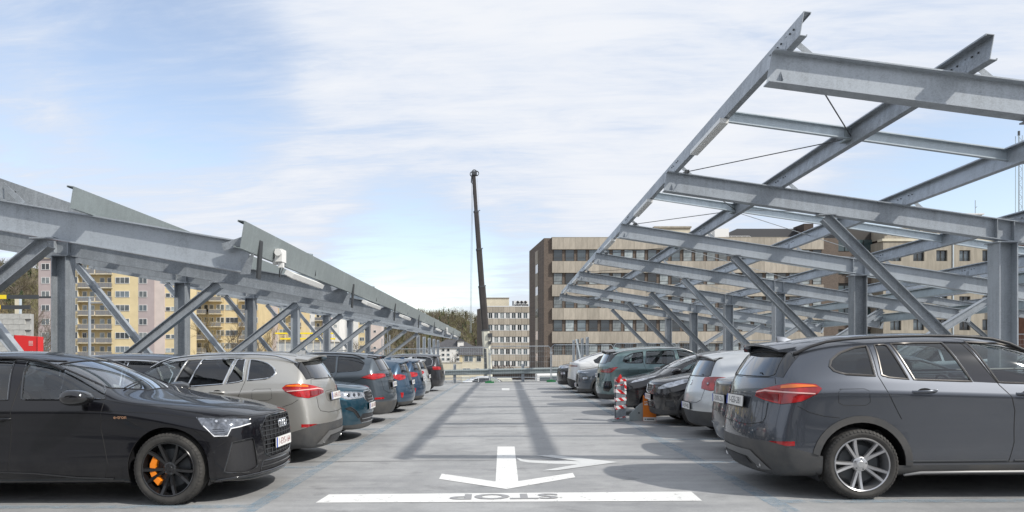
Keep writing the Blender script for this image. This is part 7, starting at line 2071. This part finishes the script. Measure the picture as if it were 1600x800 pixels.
def forest():
    me_v = []; me_f = []; mi = []
    mats = [mat('bare_twigs_brown', (.115, .095, .062), .95), mat('bare_twigs_grey', (.145, .125, .10), .95), mat('budding_twigs', (.15, .15, .06), .95), mat('evergreen', (.028, .045, .018), .9), mat('pale_bark', (.22, .20, .17), .95)]
    n = 0
    for k in range(5200):
        px = rh.uniform(-60, 860); t = rh.random()**.8
        if px > 20 and px < 560 and rh.random() < .55: continue
        b = hillpoint(px, t); D = hdist(px)*(.52+.48*t)
        h = rh.uniform(4.5, 8); w_ = rh.uniform(2.2, 4.0); c = rh.random(); mt = 3 if c < .12 else (2 if c < .34 else (1 if c < .5 else 0))
        def tri(a, b_, c_, m):
            k0 = len(me_v); me_v.extend([tuple(a), tuple(b_), tuple(c_)]); me_f.append((k0, k0+1, k0+2)); mi.append(m)
        tw = .16
        tri(b+Vector((-tw, 0, 0)), b+Vector((tw, 0, 0)), b+Vector((rh.uniform(-.5, .5), 0, h*.9)), 4 if rh.random() < .3 else 1)
        for j in range(26 if mt != 3 else 40):
            if mt == 3:
                z = rh.uniform(.1, 1)*h; r_ = w_*.55*(1.05-z/h); a = rh.uniform(0, 6.28); p = b+Vector((math.cos(a)*r_*.3, math.sin(a)*r_*.3, z)); e = b+Vector((math.cos(a)*r_, math.sin(a)*r_, z-.7)); s_ = Vector((-math.sin(a), math.cos(a), 0))*.5
                tri(p, e+s_, e-s_, 3)
            else:
                a = rh.uniform(0, 6.28); z0 = rh.uniform(.2, .75)*h; r_ = w_*rh.uniform(.35, 1); z1 = z0+rh.uniform(.12, .42)*h
                p = b+Vector((math.cos(a)*r_*.15, math.sin(a)*r_*.15, z0)); e = b+Vector((math.cos(a)*r_, math.sin(a)*r_, min(z1, h))); s_ = Vector((-math.sin(a), math.cos(a), rh.uniform(-.4, .4)))*rh.uniform(.05, .16)
                tri(p-s_*.6, p+s_*.6, e, mt); tri(e-(e-p)*.4, e-(e-p)*.3+s_*2, e+s_*5+Vector((0, 0, .5)), mt)
    me = bpy.data.meshes.new('forest'); me.from_pydata(me_v, [], me_f)
    for m in mats: me.materials.append(m)
    me.polygons.foreach_set('material_index', mi)
    tag(link('forest', me), 'leafless brown wood with a few evergreens covering the far hillside', 'wood', kind='stuff')
forest()
# ------------------------------------------------------------------ leafless trees between the buildings
def bare_tree(seed, h, spread, up=.25, depth=6):
    r_ = random.Random(seed); q = MB()
    def br(p, d, l, w_, lv):
        n = 3 if lv > 2 else 2
        pts = [p]; ws = [w_]
        for i in range(n):
            d = (d+Vector((r_.uniform(-.18, .18), r_.uniform(-.18, .18), up*.35))).normalized(); p = p+d*(l/n); pts.append(p); ws.append(w_*(1-.45*(i+1)/n))
        q.tube(pts, ws, 4 if lv > 3 else 3, cap=False)
        if lv <= 0: return
        kids = r_.choice((2, 3, 3)) if lv > 1 else 4
        for i in range(kids):
            a = r_.uniform(0, 6.28); t = spread*r_.uniform(.5, 1.1)
            s_ = d.orthogonal().normalized(); s2 = d.cross(s_)
            nd = (d*math.cos(t)+(s_*math.cos(a)+s2*math.sin(a))*math.sin(t)).normalized()
            j = r_.choice(pts[1:]) if lv < depth else pts[-1]
            br(j if i else pts[-1], nd, l*r_.uniform(.62, .82), w_*.60, lv-1)
    br(Vector((0, 0, 0)), Vector((0, 0, 1)), h*.30, h*.018, depth)
    return q
tm = [mat('bark_brown', (.12, .095, .068), .95), mat('bark_ochre', (.22, .17, .085), .95), mat('bark_grey', (.17, .155, .13), .95)]
TREES = []
for i, (sd, h, sp_, up_) in enumerate([(3, 15, .55, .3), (8, 13, .48, .5), (14, 16, .62, .2)]):
    q = bare_tree(sd, h, sp_, up_); k = len(q.f)
    # trunk = the first tube; crown = the rest
    me_c = MB(); me_c.v = q.v; me_c.f = q.f[12:]; me_t = MB(); me_t.v = q.v[:16]; me_t.f = q.f[:12]
    me_c.m = [0]*len(me_c.f); me_t.m = [0]*len(me_t.f)
    TREES.append((me_t, me_c))
TM = {}
for j, (px, D, sc, kind, mt, lb) in enumerate([
    (22, 118, 1.5, 1, 1, 'big leafless tree with greenish twigs at the left edge behind the grey blockwork'), (-18, 125, 1.4, 2, 0, 'leafless tree partly outside the left edge behind the height bars'),
    (68, 112, 1.05, 0, 2, 'slim leafless tree in front of the mauve end of the apartment building'), (45, 140, 1.3, 2, 0, 'brown leafless tree behind the red container'),
    (318, 128, .85, 1, 1, 'ochre leafless tree left of the second apartment building'), (262, 118, .55, 0, 2, 'low leafless shrubby tree at the pale corner of the tall apartment building'),
    (345, 132, 1.18, 2, 1, 'broad leafless tree in front of the second apartment building'), (372, 126, 1.12, 0, 0, 'leafless tree right behind the fourth left column'), (396, 136, 1.2, 1, 1, 'tall ochre leafless tree before the pink apartment corner'),
    (425, 130, .85, 2, 0, 'leafless tree in front of the pale apartment building'), (446, 120, .80, 0, 2, 'grey leafless tree behind the left end of the yellow rails'), (575, 140, .8, 2, 0, 'leafless tree behind the far braces of the left canopy'),
    (700, 180, .72, 1, 2, 'small leafless tree beside the white house'), (552, 150, .8, 0, 1, 'ochre leafless tree near the far yellow apartment wall'), (338, 120, .95, 0, 1, 'second ochre leafless tree in front of the second apartment building'), (408, 122, .9, 2, 2, 'grey leafless tree just left of the pink and white apartment building'), (474, 135, .8, 1, 0, 'leafless tree rising behind the white site wall'), (714, 108, .30, 2, 0, 'low bare bush in front of the beige house')]):
    key = (kind, mt)
    if key not in TM: TM[key] = (TREES[kind][0].mesh('trunk', tm[mt], 60), TREES[kind][1].mesh('crown', tm[mt]))
    p = pix(px, 555, D); T = thing('bare_tree', lb, 'tree', (p.x, p.y, GZ), j*1.3); T.scale = (sc, sc, sc)
    link('trunk', TM[key][0], T); c_ = link('crown', TM[key][1], T); c_['kind'] = 'stuff'
